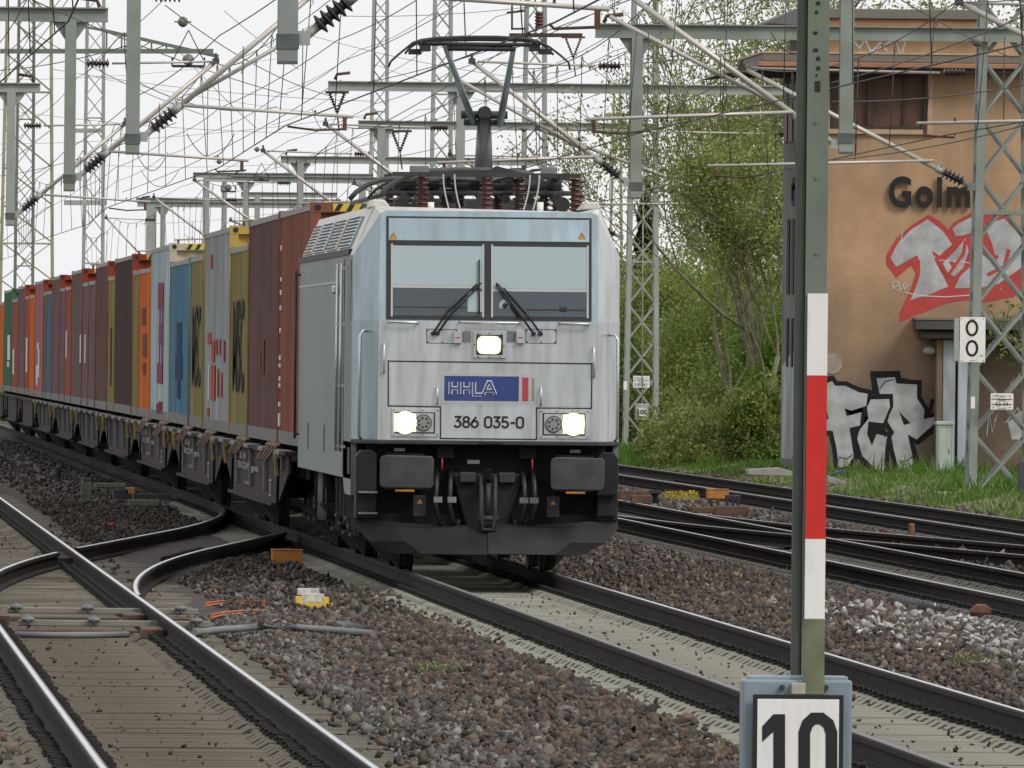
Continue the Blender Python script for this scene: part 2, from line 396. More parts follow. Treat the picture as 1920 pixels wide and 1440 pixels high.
# a few stones lying on and between the sleepers
for t, y1, n in ((T0, 215, 700), (T1, 158, 520), (T2, 260, 500), (T3, 300, 500)):
    stones(int(n*1.1), t-.66, t+.66, 79, y1, PAL_B, .006, .016, dz=.028); stones(int(n*.07), t-.66, t+.66, 79, y1, PAL_B, .012, .024, dz=.03)
    stones(int(n*.5), t-1.3, t-.9, 79, y1, PAL_B, .015, .032, dz=.02)
    stones(int(n*.5), t+.9, t+1.3, 79, y1, PAL_B, .015, .032, dz=.02)
o = mesh_np('ballast_stones', np.concatenate(SV), np.concatenate(SF), 3, STONE, colors=np.concatenate(SC))
tag(o, 'loose brown and grey ballast stones heaped between the railway tracks', 'ballast', kind='stuff')

RAILSIDE = M('rusty_rail_side', (.021,.018,.017), .85, 0, .3, 6, dirt=(.045,.027,.019), damt=.5, dscale=2, spec=.15)
RAILTOP = M('polished_rail_head', (.66,.66,.67), .28, 1.0, .12, 3, (8,.3,1))
RAILTOP_D = M('dull_rail_head', (.10,.095,.09), .45, .6, .2, 3, (8,.3,1))
RP = [(-.075,-.172),(-.075,-.160),(-.012,-.140),(-.010,-.050),(-.036,-.040),(-.036,-.010),(-.026,0),(-.017,.0015),(.013,.0015),(.026,0),(.036,-.010),(.036,-.040),(.010,-.050),(.012,-.140),(.075,-.160),(.075,-.172)]
def rail(path, parent, top=None, name='rail', dz=0.0, lab=None):
    """sweep the rail profile along (x, y) points"""
    mb = MB(); n = len(RP); vs, fs, ms = [], [], []
    for i, (x, y) in enumerate(path):
        a = path[max(0, i-1)]; b = path[min(len(path)-1, i+1)]; d = Vector((b[0]-a[0], b[1]-a[1])).normalized()
        nx_, ny_ = d.y, -d.x
        for px, pz in RP: vs.append((x+nx_*px, y+ny_*px, pz+dz))
    for i in range(len(path)-1):
        for k in range(n):
            k2 = (k+1) % n; fs.append((i*n+k, (i+1)*n+k, (i+1)*n+k2, i*n+k2)); ms.append(1 if k == 7 else (2 if k in (6, 8) else 0))
    b0 = len(mb.v); mb.v += vs
    for f, m in zip(fs, ms): mb.f.append(f); mb.m.append(m); mb.sm.append(False)
    mb.f.append(tuple(range(n))); mb.m.append(0); mb.sm.append(False)
    mb.f.append(tuple(reversed(range((len(path)-1)*n, len(path)*n)))); mb.m.append(0); mb.sm.append(False)
    return mb.build(name, [RAILSIDE, top or RAILTOP, RAILTOP_D], parent, label=lab)
SLEEP_S = M('shaded_sleeper_side', (.105,.10,.078), .95, 0, .3, 3, dirt=(.075,.06,.045), damt=.8, dscale=1.2, spec=.1)  # side faces darkened: their shade below the lit tops is in the colour
SLEEP_B = M('brown_stained_sleeper', (.165,.157,.128), .95, 0, .3, 3, dirt=(.085,.064,.046), damt=.85, dscale=.8, dlo=.38, dhi=.62, spec=.15)
SLEEP_BS = M('shaded_brown_side', (.05,.046,.037), .95, 0, .3, 3, dirt=(.045,.035,.028), damt=.8, dscale=1.0, spec=.1)  # same painted side shade for the brown and weathered sleepers
SLEEP = M('concrete_sleeper', (.24,.24,.195), .9, 0, .25, 3, dirt=(.14,.115,.085), damt=.8, dscale=1.6, bump=.006, bscale=60)
SLEEP_D = M('weathered_sleeper', (.10,.098,.086), .9, 0, .22, 3, dirt=(.09,.07,.05), damt=.7, dscale=2.2, bump=.006, bscale=60)
CLIP = M('rail_clip_iron', (.010,.009,.008), .9, 0, .3, 10)
def sleeper_mb(mb, x, y, xl=-1.3, xr=1.3, flat=False):
    if flat: prof = [(xl,-.185),(xr,-.185)]
    else: prof = [(xl,-.205),(-1.03,-.198),(-.985,-.168),(-.535,-.168),(-.475,-.203),(.475,-.203),(.535,-.168),(.985,-.168),(1.03,-.198),(xr,-.205)]
    vs, fs = [], []; n = len(prof)
    for px, pz in prof:
        for yy, zz in ((-.15,-.34),(-.132,pz-.010),(-.118,pz),(.118,pz),(.132,pz-.010),(.15,-.34)): vs.append((x+px, y+yy, zz))
    for i in range(n-1):
        for k in range(5): fs.append((i*6+k, (i+1)*6+k, (i+1)*6+k+1, i*6+k+1))
    fs += [tuple(reversed(range(6))), tuple(range((n-1)*6, n*6))]
    nf = len(mb.f); mb.add(vs, fs, 0)
    for q in range(5*(n-1)):
        if q % 5 in (0, 4): mb.m[nf+q] = 2
    for rx in (-G2, G2):
        for sx in (-1, 1):
            cx = x+rx+sx*.125
            mb.box((cx, y, -.165), (.11, .17, .035), 1); mb.box((cx+sx*.012, y, -.135), (.05, .06, .04), 1)
            mb.tube([(cx-sx*.045, y-.07, -.138), (cx+sx*.05, y-.075, -.125), (cx+sx*.05, y+.075, -.125), (cx-sx*.045, y+.07, -.138)], .012, 5, 1)
def track(x, y0, y1, s0, s1, label, mats, top=None, topl=None, skip=None, longs=None):
    t = thing('railway_track', label, 'railway track', (x, s0, 0))
    rail([(x-G2, y0), (x-G2, y1)], t, topl or top); rail([(x+G2, y0), (x+G2, y1)], t, top)
    proto = None; rest = MB(); y = s0; n = 0
    while y < s1:
        L = longs(y) if longs else None
        if skip and skip(y): y += .6; continue
        if L:
            if n < 100:
                mb = MB(); sleeper_mb(mb, x, y, L[0], L[1], True); mb.build('sleeper', mats, t)
            else: sleeper_mb(rest, x, y, L[0], L[1], True)
        elif n < 100:
            if proto is None:
                mb = MB(); sleeper_mb(mb, x, y); proto = mb.build('sleeper', mats, t); py = y
            else:
                c = proto.copy(); col.objects.link(c); c.parent = t; c.location = (random.uniform(-.012, .012), y-py, random.uniform(-.004, .003)); c.rotation_euler = (0, 0, random.uniform(-.006, .006))
        else: sleeper_mb(rest, x, y)
        n += 1; y += .6
    if rest.v: rest.build('sleepers', mats, t, kind='stuff')
    return t
XY1 = XY0+2*XR*XS+(T1-T0-XR*XS*XS)/XS; XM = (XY0+XY1)/2
SL = [SLEEP, CLIP, SLEEP_S]; SLB = [SLEEP_B, CLIP, SLEEP_BS]; SLD = [SLEEP_D, CLIP, SLEEP_BS]
track(T0, 40, 620, 80, 262, 'nearest railway track on the left, with a turnout leaving its right rail', SLB,
      longs=lambda y: (-1.3, xo(y)-T0+1.3) if 139 < y < XM else None)
track(T1, 40, 640, 80, 250, 'railway track on pale concrete sleepers that the locomotive stands on', SL, topl=RAILTOP_D,
      longs=lambda y: (xo(y)-T1-1.3, 1.3) if XM <= y < XY1-3 else None)
track(T2, 40, 640, 118, 262, 'railway track just right of the train, its outer rail joined by a crossover', SLD)
track(T3, 40, 640, 165, 300, 'farthest railway track along the grass verge before the brown building', SLD)
t = thing('crossover', 'curved crossover rails leading from the nearest track over to the locomotive track', 'crossover', (T0, XY0, 0))
ysx = np.arange(XY0-6, XY1+.1, 2.0)
rail([(xo(y)-G2, float(y)) for y in ysx if xo(y) > T0+.02 and xo(y)-G2 < T0+G2-.10], t, None, 'switch_rail', -.004)
rail([(xo(y)-G2, float(y)) for y in ysx if xo(y)-G2 > T0+G2+.075 and xo(y) < T1-.02], t, None, 'rail', -.004)
rail([(xo(y)+G2, float(y)) for y in ysx if xo(y) > T0+.02 and xo(y)+G2 < T1-G2-.085], t, None, 'rail', -.004)
rail([(xo(y)+G2, float(y)) for y in ysx if xo(y)+G2 > T1-G2+.09], t)
# guard rails, frog plates
yf = 176.0
mb = MB(); mb.tube([(xo(y)+G2-.12, y, -.02) for y in np.arange(168., 178., 1.)], .035, 6); mb.build('check_rail', RAILSIDE, t)
mb = MB(); mb.box((T0+G2-.02, yf-.5, -.125), (.34, 5.5, .09)); mb.build('frog_casting', RAILSIDE, t, .01)
mb = MB()
for y in (129.5, 136.6): mb = MB(); mb.box((T0+G2-.13, y, -.13), (.18, 1.4, .09)); (mb.build('slide_plate', RUSTY, t, .01) if y < 130 else None)
mb.build('slide_plate', RUSTY, t, .01); mb = MB(); mb.box((T0-G2+.13, 136, -.13), (.2, 2.5, .09)); mb.build('slide_plate', RUSTY, t, .01)
# crossover on the right-hand tracks
def yo(y):   # from T2 (far) towards T3 (near the camera)
    s = (232-y)
    if s < 0: return T2
    if s < 40: return T2+s*s/1000
    L2 = 40; D = T3-T2; st = .08
    if T2+1.6+(s-40)*st < T3-1.6: return T2+1.6+(s-40)*st
    s3 = s-40-(D-3.2)/st
    return min(T3, T3-1.6+s3*st-s3*s3/1000) if s3 < 40 else T3
t = thing('crossover', 'long crossover rails slanting between the two right-hand tracks', 'crossover', (T2, 200, 0))
yy = np.arange(112, 233, 2.0)
rail([(yo(y)-G2, float(y)) for y in yy if yo(y) > T2+.08 and abs(yo(y)-G2-T2-G2) > .07 and yo(y)-G2 < T2+G2], t, RAILTOP)
rail([(yo(y)-G2, float(y)) for y in yy if yo(y)-G2 > T2+G2+.08 and yo(y) < T3-.08], t, RAILTOP)
rail([(yo(y)+G2, float(y)) for y in yy if yo(y) > T2+.09 and yo(y)+G2 < T3-G2-.08], t, RAILTOP)
mb = MB(); mb.box((yo(186)+.75, 172, -.03), (.16, 16, .10)); mb.build('cover_plate', RUSTY, t, .01)
# ------------------------------------------------------------------ locomotive
LY = 158.0
LX = at(914.5, 835, LY).x
loco = thing('locomotive', 'dirty silver electric locomotive with three lit headlights and a raised pantograph', 'locomotive', (LX, LY, 0))
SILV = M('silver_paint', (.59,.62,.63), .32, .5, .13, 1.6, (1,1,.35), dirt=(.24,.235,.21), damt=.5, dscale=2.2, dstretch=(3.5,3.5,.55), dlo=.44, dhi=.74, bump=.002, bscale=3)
SILV_B = M('sky_tinted_silver', (.36,.46,.51), .32, .4, .12, 1.5, (1,1,.5), dirt=(.26,.30,.30), damt=.6, dscale=2.5, dstretch=(3,3,.5), bump=.002, bscale=3)  # blue of the sky mirrored on the leaning front, put into the colour
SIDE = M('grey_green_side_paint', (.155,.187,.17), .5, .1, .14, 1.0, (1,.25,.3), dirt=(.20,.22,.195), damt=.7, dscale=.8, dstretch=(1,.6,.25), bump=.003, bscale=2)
ROOFP = M('pale_roof_paint', (.62,.61,.57), .5, .1, .12, 2, dirt=(.36,.34,.29), damt=.5, dscale=3)
SEAM = M('dark_seam', (.018,.02,.022), .7, 0, 0)
GLASS = M('cab_glass', (.030,.046,.056), .06, 0, .05, spec=.9)
LENS_OFF = M('unlit_lens', (.33,.33,.30), .15, .6, .1, 30)
BLIND = M('white_sun_blind', (.36,.44,.455), .6, 0, .04, 2)
FRAMEB = M('black_window_frame', (.014,.014,.016), .4, 0, .1)
CHROME = M('bright_handrail', (.60,.61,.62), .3, .7, .08)
LAMP = M('lit_headlight', (1,1,.95), .4, 0, 0, emit=(1.0,.95,.82), estr=9.0)
LAMPR = M('warm_lamp_rim', (1,.9,.6), .4, 0, 0, emit=(1.0,.80,.50), estr=.50)
UNDER = M('dirty_black_underframe', (.012,.0115,.0115), .85, 0, .35, 5, spec=.2, dirt=(.026,.023,.02), damt=.6, dscale=3)
PLOW = M('dusty_snow_plough', (.016,.0165,.018), .65, 0, .25, 3, spec=.25, dirt=(.042,.041,.04), damt=.7, dscale=1.6)
BUF = M('worn_buffer_plate', (.038,.04,.043), .6, .1, .25, 6, dirt=(.08,.08,.08), damt=.5, dscale=3)
BLUE = M('blue_sign', (.028,.052,.21), .45, 0, .08, 4, dirt=(.09,.1,.17), damt=.35)
SGREY = M('grey_sign_border', (.44,.45,.45), .5, 0, .05)
SRED = M('red_sign_stripe', (.42,.05,.06), .5, 0, .06)
SGR2 = M('dark_grey_stripe', (.22,.23,.24), .5, 0, .06)
INK = M('dark_lettering', (.016,.016,.018), .9, 0, .1)
INKW = M('white_lettering', (.72,.73,.72), .5, 0, .06)

def lz(py, px=915, dy=0.0): return at(px, py, LY+dy).z
def lx(px, py=660, dy=0.0): return at(px, py, LY+dy).x-LX
zB = 1.39; zW = lz(603); zT = lz(396)
def fy(z): return 0.0 if z < zW else .22*(z-zW)/(zT-zW)      # the face leans back above the lower window edge
def F(x, z, d=0.0): return Vector((LX+x, LY+fy(z)-d, z))
AX, AZ = Vector((1,0,0)), Vector((0,0,1))
AZW = Vector((0, .22, zT-zW)).normalized()
# shell of the cab: flat face, slanted cheeks, bevelled roof
def side(s):
    return dict(a=F(s*1.155, zB), b=F(s*1.155, zW), c=F(s*1.14, zT-.03), d=Vector((LX+s*1.41, LY+.68, zB)), e=Vector((LX+s*1.41, LY+.68, zW)), f=Vector((LX+s*1.405, LY+.74, 3.33)), g=Vector((LX+s*1.19, LY+.78, 3.845)), h=F(s*1.07, zT))
l_, r_ = side(-1), side(1)
mb = MB()
mb.add([l_['a'], r_['a'], r_['b'], l_['b']], [(0,1,2,3)])
mb.add([l_['b'], r_['b'], r_['c'], r_['h'], l_['h'], l_['c']], [(0,1,2,3,4,5)], 1)
mb.build('cab_front', [SILV, SILV_B], loco)
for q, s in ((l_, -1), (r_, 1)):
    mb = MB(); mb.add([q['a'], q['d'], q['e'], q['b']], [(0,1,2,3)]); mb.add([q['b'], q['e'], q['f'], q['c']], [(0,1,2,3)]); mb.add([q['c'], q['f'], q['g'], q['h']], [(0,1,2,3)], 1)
    mb.build('cab_corner', [SILV_B if s < 0 else SILV, ROOFP], loco)  # left corner takes the darker silver, so its shade is painted in
END = 17.4
mb = MB()
prof = [(-1.41,.97),(-1.41,2.7),(-1.405,3.33),(-1.19,3.845),(-.9,zT-.01),(.9,zT-.01),(1.19,3.845),(1.405,3.33),(1.41,2.7),(1.41,.97)]
vs = []
for y in (.68, .80, END):
    for x, z in prof: vs.append((LX+x, LY+y+(0 if z < 3 else (.06 if y < .79 else 0)), z))
n = len(prof); fs, = [[]]
for i in (0, 1):
    for k in range(n-1): fs.append((i*n+k, i*n+k+1, (i+1)*n+k+1, (i+1)*n+k))
fs.append(tuple(range(2*n, 3*n)))
b0 = MB(); b0.v = [tuple(v) for v in vs]; b0.f = fs
b0.m = [(1 if 2 <= k <= 6 else 0) for i in (0,1) for k in range(n-1)]+[0]; b0.sm = [False]*len(fs)
b0.add([(LX-1.06, LY+fy(zT), zT), (LX+1.06, LY+fy(zT), zT), (LX+1.19, LY+.76, 3.845), (LX+.9, LY+.76, zT-.01), (LX-.9, LY+.76, zT-.01), (LX-1.19, LY+.76, 3.845)], [(0,1,2,3,4,5)], 1)
b0.build('body_shell', [SIDE, ROOFP], loco)
# white weld line and panel seams on the left side, hanging skirt behind the front step
mb = MB()
mb.bb((LX-1.414, LY+3.4, 3.05), (LX-1.409, LY+END-.1, 3.07)); mb.build('body_seam', SGREY, loco)
mb = MB()
for y in (8.6, 13.8): mb.bb((LX-1.415, LY+y, 1.2), (LX-1.408, LY+y+.25, 1.5)); mb.build('side_vent', SEAM, loco); mb = MB()
mb.bb((LX-1.415, LY+2.9, 1.0), (LX-1.409, LY+2.95, 3.3)); mb.build('door_gap', SEAM, loco); mb = MB(); mb.bb((LX-1.415, LY+.9, 1.02), (LX-1.408, LY+1.6, 1.30))
mb.build('side_vent', SEAM, loco)
for s in (-1, 1):
    mb = MB(); mb.prism([(0,.80),(1.6,.80),(1.95,.86),(2.2,.972),(2.2,1.36),(0,1.36)], (LX+s*1.41, LY+.68, 0), (0,1,0), (0,0,1), (-s*.06,0,0)); mb.build('side_skirt', SIDE, loco)
    # cab side window and door with grab rails
    mb = MB(); mb.bb((LX+s*1.412, LY+1.05, lz(600, 650)), (LX+s*1.404, LY+1.75, 3.28)); mb.build('side_window', FRAMEB, loco)
    mb = MB()
    for y in (2.25, 3.45): mb.tube([(LX+s*1.47, LY+y, 1.25), (LX+s*1.47, LY+y, 3.25)], .018, 6)
    for y in (2.25, 3.45):
        for z in (1.3, 1.95, 2.6, 3.2): mb.bar((LX+s*1.40, LY+y, z), (LX+s*1.48, LY+y, z), .03)
    mb.build('door_handrail', CHROME, loco)
    mb = MB(); mb.box((LX+s*1.45, LY+4.4, lz(540, 640)), (.09, .10, .09)); mb.build('side_camera', CHROME, loco, .02)
    mb = MB(); mb.tube([(LX+s*1.46, LY+END-.3, 1.3), (LX+s*1.46, LY+END-.3, 3.25)], .015, 6)
    for z in (1.35, 3.2): mb.bar((LX+s*1.4, LY+END-.3, z), (LX+s*1.47, LY+END-.3, z), .025)
    mb.build('rear_handrail', DKGREY, loco)
    # roof louvres on the bevel
    for k, (ya, yb) in enumerate(((2.2, 5.6), (6.4, 9.6), (10.4, 13.6), (14.2, 17.0))):
        mb = MB(); pa, pb = Vector((LX+s*1.37, 0, 3.42)), Vector((LX+s*1.235, 0, 3.75)); nn = Vector((s*.93, 0, .37))*.02
        for a, b, t0, t1, mi in ((ya, yb, 0, 1, 0),):
            q = [pa+Vector((0, LY+a, 0)), pa+Vector((0, LY+b, 0)), pb+Vector((0, LY+b, 0)), pb+Vector((0, LY+a, 0))]
            mb.add([v+nn for v in q]+q, [(0,1,2,3),(0,4,5,1),(1,5,6,2),(2,6,7,3),(3,7,4,0)], mi)
        for j in range(9):
            t = (j+.5)/9; p = pa.lerp(pb, t)+nn*1.6
            mb.bar(p+Vector((0, LY+ya+.15, 0)), p+Vector((0, LY+yb-.15, 0)), .006, .012, 1)
        mb.build('roof_louvre', [ROOFP if k % 2 else SILV_B, DKGREY], loco)
    mb = MB(); mb.bb((LX+s*1.42, LY+1.6, 3.335), (LX+s*1.36, LY+END, 3.40)); mb.build('rain_gutter', DKGREY, loco)
    # bolted fairing on the roof shoulder just behind the cab
    mb = MB(); mb.prism([(0,0),(-.22,0),(-.15,.085),(-.03,.085)], (LX+s*1.22, LY+.95, 3.83), (s,0,0), (0,0,1), (0,1.3,0)); mb.build('roof_fairing', ROOFP, loco, .02)
# dark lower lip of the cab and tray
mb = MB(); mb.bb((LX-1.17, LY-.03, zB-.045), (LX+1.17, LY+.3, zB-.004))
for s in (-1, 1): mb.prism([(0,0),(.25,.70),(.05,.70),(-.15,0)], (LX+s*1.17, LY, zB-.045), (s,0,0), (0,1,0), (0,0,.04))
mb.build('front_lip', DKGREY, loco, .008)
mb = MB(); mb.bb((LX-.10, LY-.036, zB-.03), (LX+.16, LY-.05, zB-.012)); mb.build('lip_handle', BLACK, loco)
# ---- windscreen
wl, wr = lx(724, 530, .1), lx(1109, 530, .1); zt2 = lz(407, 915, .2); zm = lz(452, 915, .16); zb2 = zW+.015
def WP(x, z, d): return F(x, z, d)
def wquad(mb, x0, x1, z0, z1, d, th, mi=0):
    a = [WP(x0,z0,d), WP(x1,z0,d), WP(x1,z1,d), WP(x0,z1,d)]; b = [v+Vector((0,th,0)) for v in a]
    mb.add(a+b, [(0,1,2,3),(0,4,5,1),(1,5,6,2),(2,6,7,3),(3,7,4,0)], mi)
ws = MB(); wquad(ws, wl, wr, zb2, zt2, .012, .02); ws = ws.build('windscreen', FRAMEB, loco)
mb = MB(); wquad(mb, wl+.025, wr-.025, zm, zt2-.02, .020, .01); mb.build('top_panel', SILV_B, loco)
for px0, px1, name in ((734, 906, 'l'), (922, 1102, 'r')):
    x0, x1 = lx(px0, 530, .1), lx(px1, 530, .1)
    zt, zb = lz(462, 915, .15), lz(593, 915, .02); zs = lz(536 if name == 'l' else 541, 915, .08)
    mb = MB(); wquad(mb, x0+.012, x1-.012, zs, zt, .016, .003); mb.build('sun_blind', BLIND, ws)
    mb = MB(); wquad(mb, x0, x1, zs-.028, zs-.002, .017, .004); mb.build('blind_rail', SGREY, ws)
    mb = MB(); wquad(mb, x0+.012, x1-.012, zb, zs-.03, .016, .003); mb.build('window_pane', GLASS, ws)
    mb = MB()
    wquad(mb, x0-.008, x0+.012, zb-.01, zt+.02, .022, .01); mb.build('window_trim', SGREY, ws)
    mb = MB(); wquad(mb, x1-.012, x1+.008, zb-.01, zt+.02, .022, .01); mb.build('window_trim', SGREY, ws)
# things on the desk seen through the right pane
mb = MB(); c = F(lx(947, 570), lz(572), .022)
mb.tube([c+Vector((0,.012,0)), c], .10*.62, 14, 0); mb.tube([c+Vector((0,-.001,-.005)), c+Vector((0,-.006,-.005))], .028, 10, 1)
mb.bb(c+Vector((-.085,-.001,-.055)), c+Vector((.085,.01,-.095)), 0); mb.build('desk_light', [BLIND, BLACKP], ws)
mb = MB(); wquad(mb, lx(876), lx(904), lz(585), lz(546), .021, .003); mb.build('paper_sheet', BLIND, ws)
mb = MB()
for px0, px1, py0, py1 in ((738,760,585,593),(770,806,588,593),(830,870,586,593),(985,1030,586,593),(1045,1064,580,593),(1072,1098,587,593)): wquad(mb, lx(px0), lx(px1), lz(py1), lz(py0), .0185, .003)
mb.build('cab_desk', M('blue_grey_desk', (.055,.085,.11), .5, 0, .2, 20), ws)
mb = MB(); wquad(mb, lx(738), lx(900), lz(578.5), lz(576), .0185, .002); wquad(mb, lx(985), lx(1098), lz(581.5), lz(578.5), .0185, .002); wquad(mb, lx(1048), lx(1062), lz(584), lz(574), .0185, .002); mb.build('wire_reflection', BLACKP, ws)  # dark lines on the panes paint in the reflection of the wires
# wipers
for pts in (((815, 626), (905, 530)), ((824, 626), (906, 534))):
    pass
def fw_pt(px, py, d): z = lz(py, px, .02); return F(lx(px, py, .02), z, d)
for L in ([(812,625),(838,585),(893,534),(903,531)], [(820,625),(848,585),(897,537)], [(1000,626),(975,590),(935,534),(930,531)], [(1013,626),(990,592),(944,540)]):
    mb = MB(); mb.tube([fw_pt(x, y, .05) for x, y in L], .011, 6); 
    p = fw_pt(*L[0], .03); mb.tube([p+Vector((0,.04,0)), p+Vector((0,-.03,0))], .025, 8); mb.build('wiper_arm', BLACKP, loco)
for L in ([(899,487),(898,588)], [(930,534),(972,594)]):
    mb = MB(); mb.tube([fw_pt(x, y, .045) for x, y in L], .010, 6); mb.build('wiper_blade', BLACKP, loco)
# warning triangles
for px in (738, 1092):
    c = fw_pt(px, 444, .024); mb = MB()
    mb.prism([(-.05,-.036),(.05,-.036),(0,.045)], c, AX, AZ, (0,.003,0), 1); mb.prism([(-.040,-.030),(.040,-.030),(0,.035)], c-Vector((0,.002,0)), AX, AZ, (0,.002,0), 0)
    mb.build('warning_triangle', [M('warning_orange', (.62,.30,.03), .5, 0, .05), BLACKP], loco)
# ---- front details on the vertical face
def fp(px, py, d=0.0): p = at(px, py, LY-d); return p
def loop_rail(pa, pb, out=.06, r=.014, mb=None):
    pa, pb = Vector(pa), Vector(pb); o = Vector((0,-out,0)); u = (pb-pa).normalized()*.03
    mb.tube([pa, pa+o*.7, pa+o+u*.6, pb+o-u*.6, pb+o*.7, pb], r, 7)
for a, b in (((730,603),(784,605)), ((862,604),(974,606)), ((1050,606),(1104,608))):
    mb = MB(); loop_rail(fp(*a), fp(*b), .07, .014, mb); mb.build('step_rail', CHROME, loco)
for a, b in (((720,646),(720,698)), ((1113,652),(1114,706)), ((820,727),(820,757)), ((1014,728),(1014,759))):
    mb = MB(); loop_rail(fp(*a), fp(*b), .05, .013, mb); mb.build('grab_handle', CHROME, loco)
for s, px, py in ((-1, 675, 620), (1, 1158, 628)):
    mb = MB(); x = LX+lx(px, py, .3); z0, z1 = 1.42, lz(py, px, .3); y = LY+.28
    mb.tube([(x-s*.12, y+.05, z1), (x-s*.03, y-.02, z1), (x, y-.03, z1-.05), (x, y-.03, z0), (x-s*.02, y, z0-.02)], .017, 8); mb.build('cab_handrail', CHROME, loco)
def seam_rect(mb, pts, wd=.014, closed=True):
    q = [fp(*p) for p in pts]; o = Vector((0, LY, 0)); 
    mb.ribbon([(v.x, v.z) for v in q], wd, (0, LY, 0), AX, AZ, (0,-.004,0), closed)
mb = MB(); seam_rect(mb, [(728,677),(1110,682),(1109,766),(1006,765),(1006,824),(826,822),(826,763),(728,761)]); mb.build('hatch_seam', SEAM, loco)
mb = MB(); mb.add([fp(731,680,.003), fp(1107,685,.003), fp(1106,763,.003), fp(731,758,.003)], [(0,1,2,3)]); mb.build('front_hatch', SILV, loco)
# upper lamp
mb = MB(); a, b = fp(887,671,.0), fp(949,622,.03); mb.bb(a, b, 0)
a, b = fp(893,665,.030), fp(943,628,.036); mb.bb(a, b, 1)
up = mb.build('upper_headlight', [SILV, DKGREY], loco, .006)
mb = MB(); c = fp(917, 647, .037); 
hw, hh = .125, .095
pts = stadium(2*hw, 2*hh, .06, 5)
mb.prism([(x-hw, y-hh) for x, y in pts], c, AX, AZ, (0,-.008,0), 1); mb.prism([((x-hw)*.8, (y-hh)*.8) for x, y in pts], c-Vector((0,.008,0)), AX, AZ, (0,-.006,0), 0); mb.build('lamp_lens', [LAMP, LAMPR], up)
mb = MB()
for px, py in ((918,625),(940,627),(896,626),(890,646),(945,648),(897,669),(918,670),(938,670)): c = fp(px, py, .032); mb.tube([c, c-Vector((0,.006,0))], .008, 6)
mb.build('lamp_screw', DKGREY, up)
# lower lamps
for s, (x0, x1), lit, off in ((-1, (731, 826), 760, 794), (1, (1008, 1108), 1075, 1038)):
    y0, y1 = (766, 818) if s < 0 else (768, 822)
    mb = MB(); mb.bb(fp(x0+3, y1, 0), fp(x1-2, y0, .022), 0); mb.bb(fp(x0+9, y1-6, .022), fp(x1-10, y0+7, .030), 1); mb.bb(fp(x0+12, y1-8, .030), fp(x1-13, y0+9, .034), 2)
    lp = mb.build('headlight', [SILV, DKGREY, SGREY], loco, .005)
    yc = (y0+y1)/2+.5
    mb = MB(); c = fp(lit, yc, .034); mb.tube([c, c-Vector((0,.014,0))], .120, 24, 1); mb.tube([c-Vector((0,.014,0)), c-Vector((0,.02,0))], .106, 24, 0); mb.build('lamp_lens', [LAMP, LAMPR], lp)
    mb = MB(); mb.bb(fp(min(lit-22, lit+20) if s < 0 else lit-20, y1-8.5, .034), fp(lit+20 if s < 0 else lit+21, y0+9.5, .037)); mb.build('lamp_reflector', LAMPR, lp)
    mb = MB(); c = fp(off, yc, .034); mb.tube([c, c-Vector((0,.012,0))], .088, 20, 0); mb.tube([c-Vector((0,.012,0)), c-Vector((0,.016,0))], .078, 20, 1)
    for k in range(7): 
        a = k*.9; mb.tube([c+Vector((.05*math.cos(a), -.016, .05*math.sin(a))), c+Vector((.05*math.cos(a), -.02, .05*math.sin(a)))], .014, 6, 0)
    mb.build('unlit_lens', [DKGREY, LENS_OFF], lp)
    mb = MB()
    for i in range(4):
        for j in (0, 1): c = fp(x0+7+i*(x1-x0-13)/3, (y0+3.5) if j else (y1-3), .024); mb.tube([c, c-Vector((0,.005,0))], .007, 6)
    mb.build('lamp_screw', DKGREY, lp)
# sign board with letters and number
mb = MB(); mb.bb(fp(827,756,.003), fp(1007,701,.007), 0); sg = mb.build('sign_board', SGREY, loco)
mb = MB(); mb.bb(fp(833,751,.007), fp(973,706,.010)); mb.build('sign_field', BLUE, sg)
mb = MB(); mb.bb(fp(979,752,.007), fp(991,708,.010)); mb.build('sign_stripe', SRED, sg)
mb = MB(); mb.bb(fp(997,752,.007), fp(1002,709,.010)); mb.build('sign_stripe', SGR2, sg)
p0 = fp(885.5, 744, .010)
mb = MB(); strokes(mb, 'HHLA', .178, .040, p0, AX, AZ, (0,-.003,0), sx=1.16, inset=.024); mb.build('sign_letters', INKW, sg)
mb = MB(); strokes(mb, 'HHLA', .178, .021, p0+Vector((0,-.0065,0)), AX, AZ, (0,-.003,0), sx=1.16, inset=.024); mb.build('letter_fill', BLUE, sg)
mb = MB(); strokes(mb, '386 035-0', .128, .020, fp(917, 803, .0035), AX, AZ, (0,-.004,0), sx=1.24); mb.build('number_lettering', INK, loco)
# small plates left and right of the top lamp
for px in (829, 1015):
    mb = MB(); seam_rect(mb, [(px-29 if px < 900 else px-30, 617),(px+28,618),(px+28,644),(px-29,643)], .006)
    for dx in (-27, 0, 26):
        for py in (620, 641): c = fp(px+dx, py, 0); mb.tube([c, c-Vector((0,.006,0))], .008, 6)
    mb.build('wiper_cover_plate', SEAM, loco)
for px, s in ((858, -1), (976, 1)):
    mb = MB(); mb.bb(fp(px-8, 643, 0), fp(px+8, 621, .06), 0); mb.bb(fp(px-6, 646, .0), fp(px+6, 643, .04), 0); mb.bb(fp(px-5, 634, .06), fp(px+5, 632, .063), 1)
    mb.bb(fp(px+(9 if s < 0 else -25), 641, 0), fp(px+(25 if s < 0 else -9), 621, .012), 2); mb.build('socket_cover', [SGREY, SRED, MIDGREY], loco, .005)
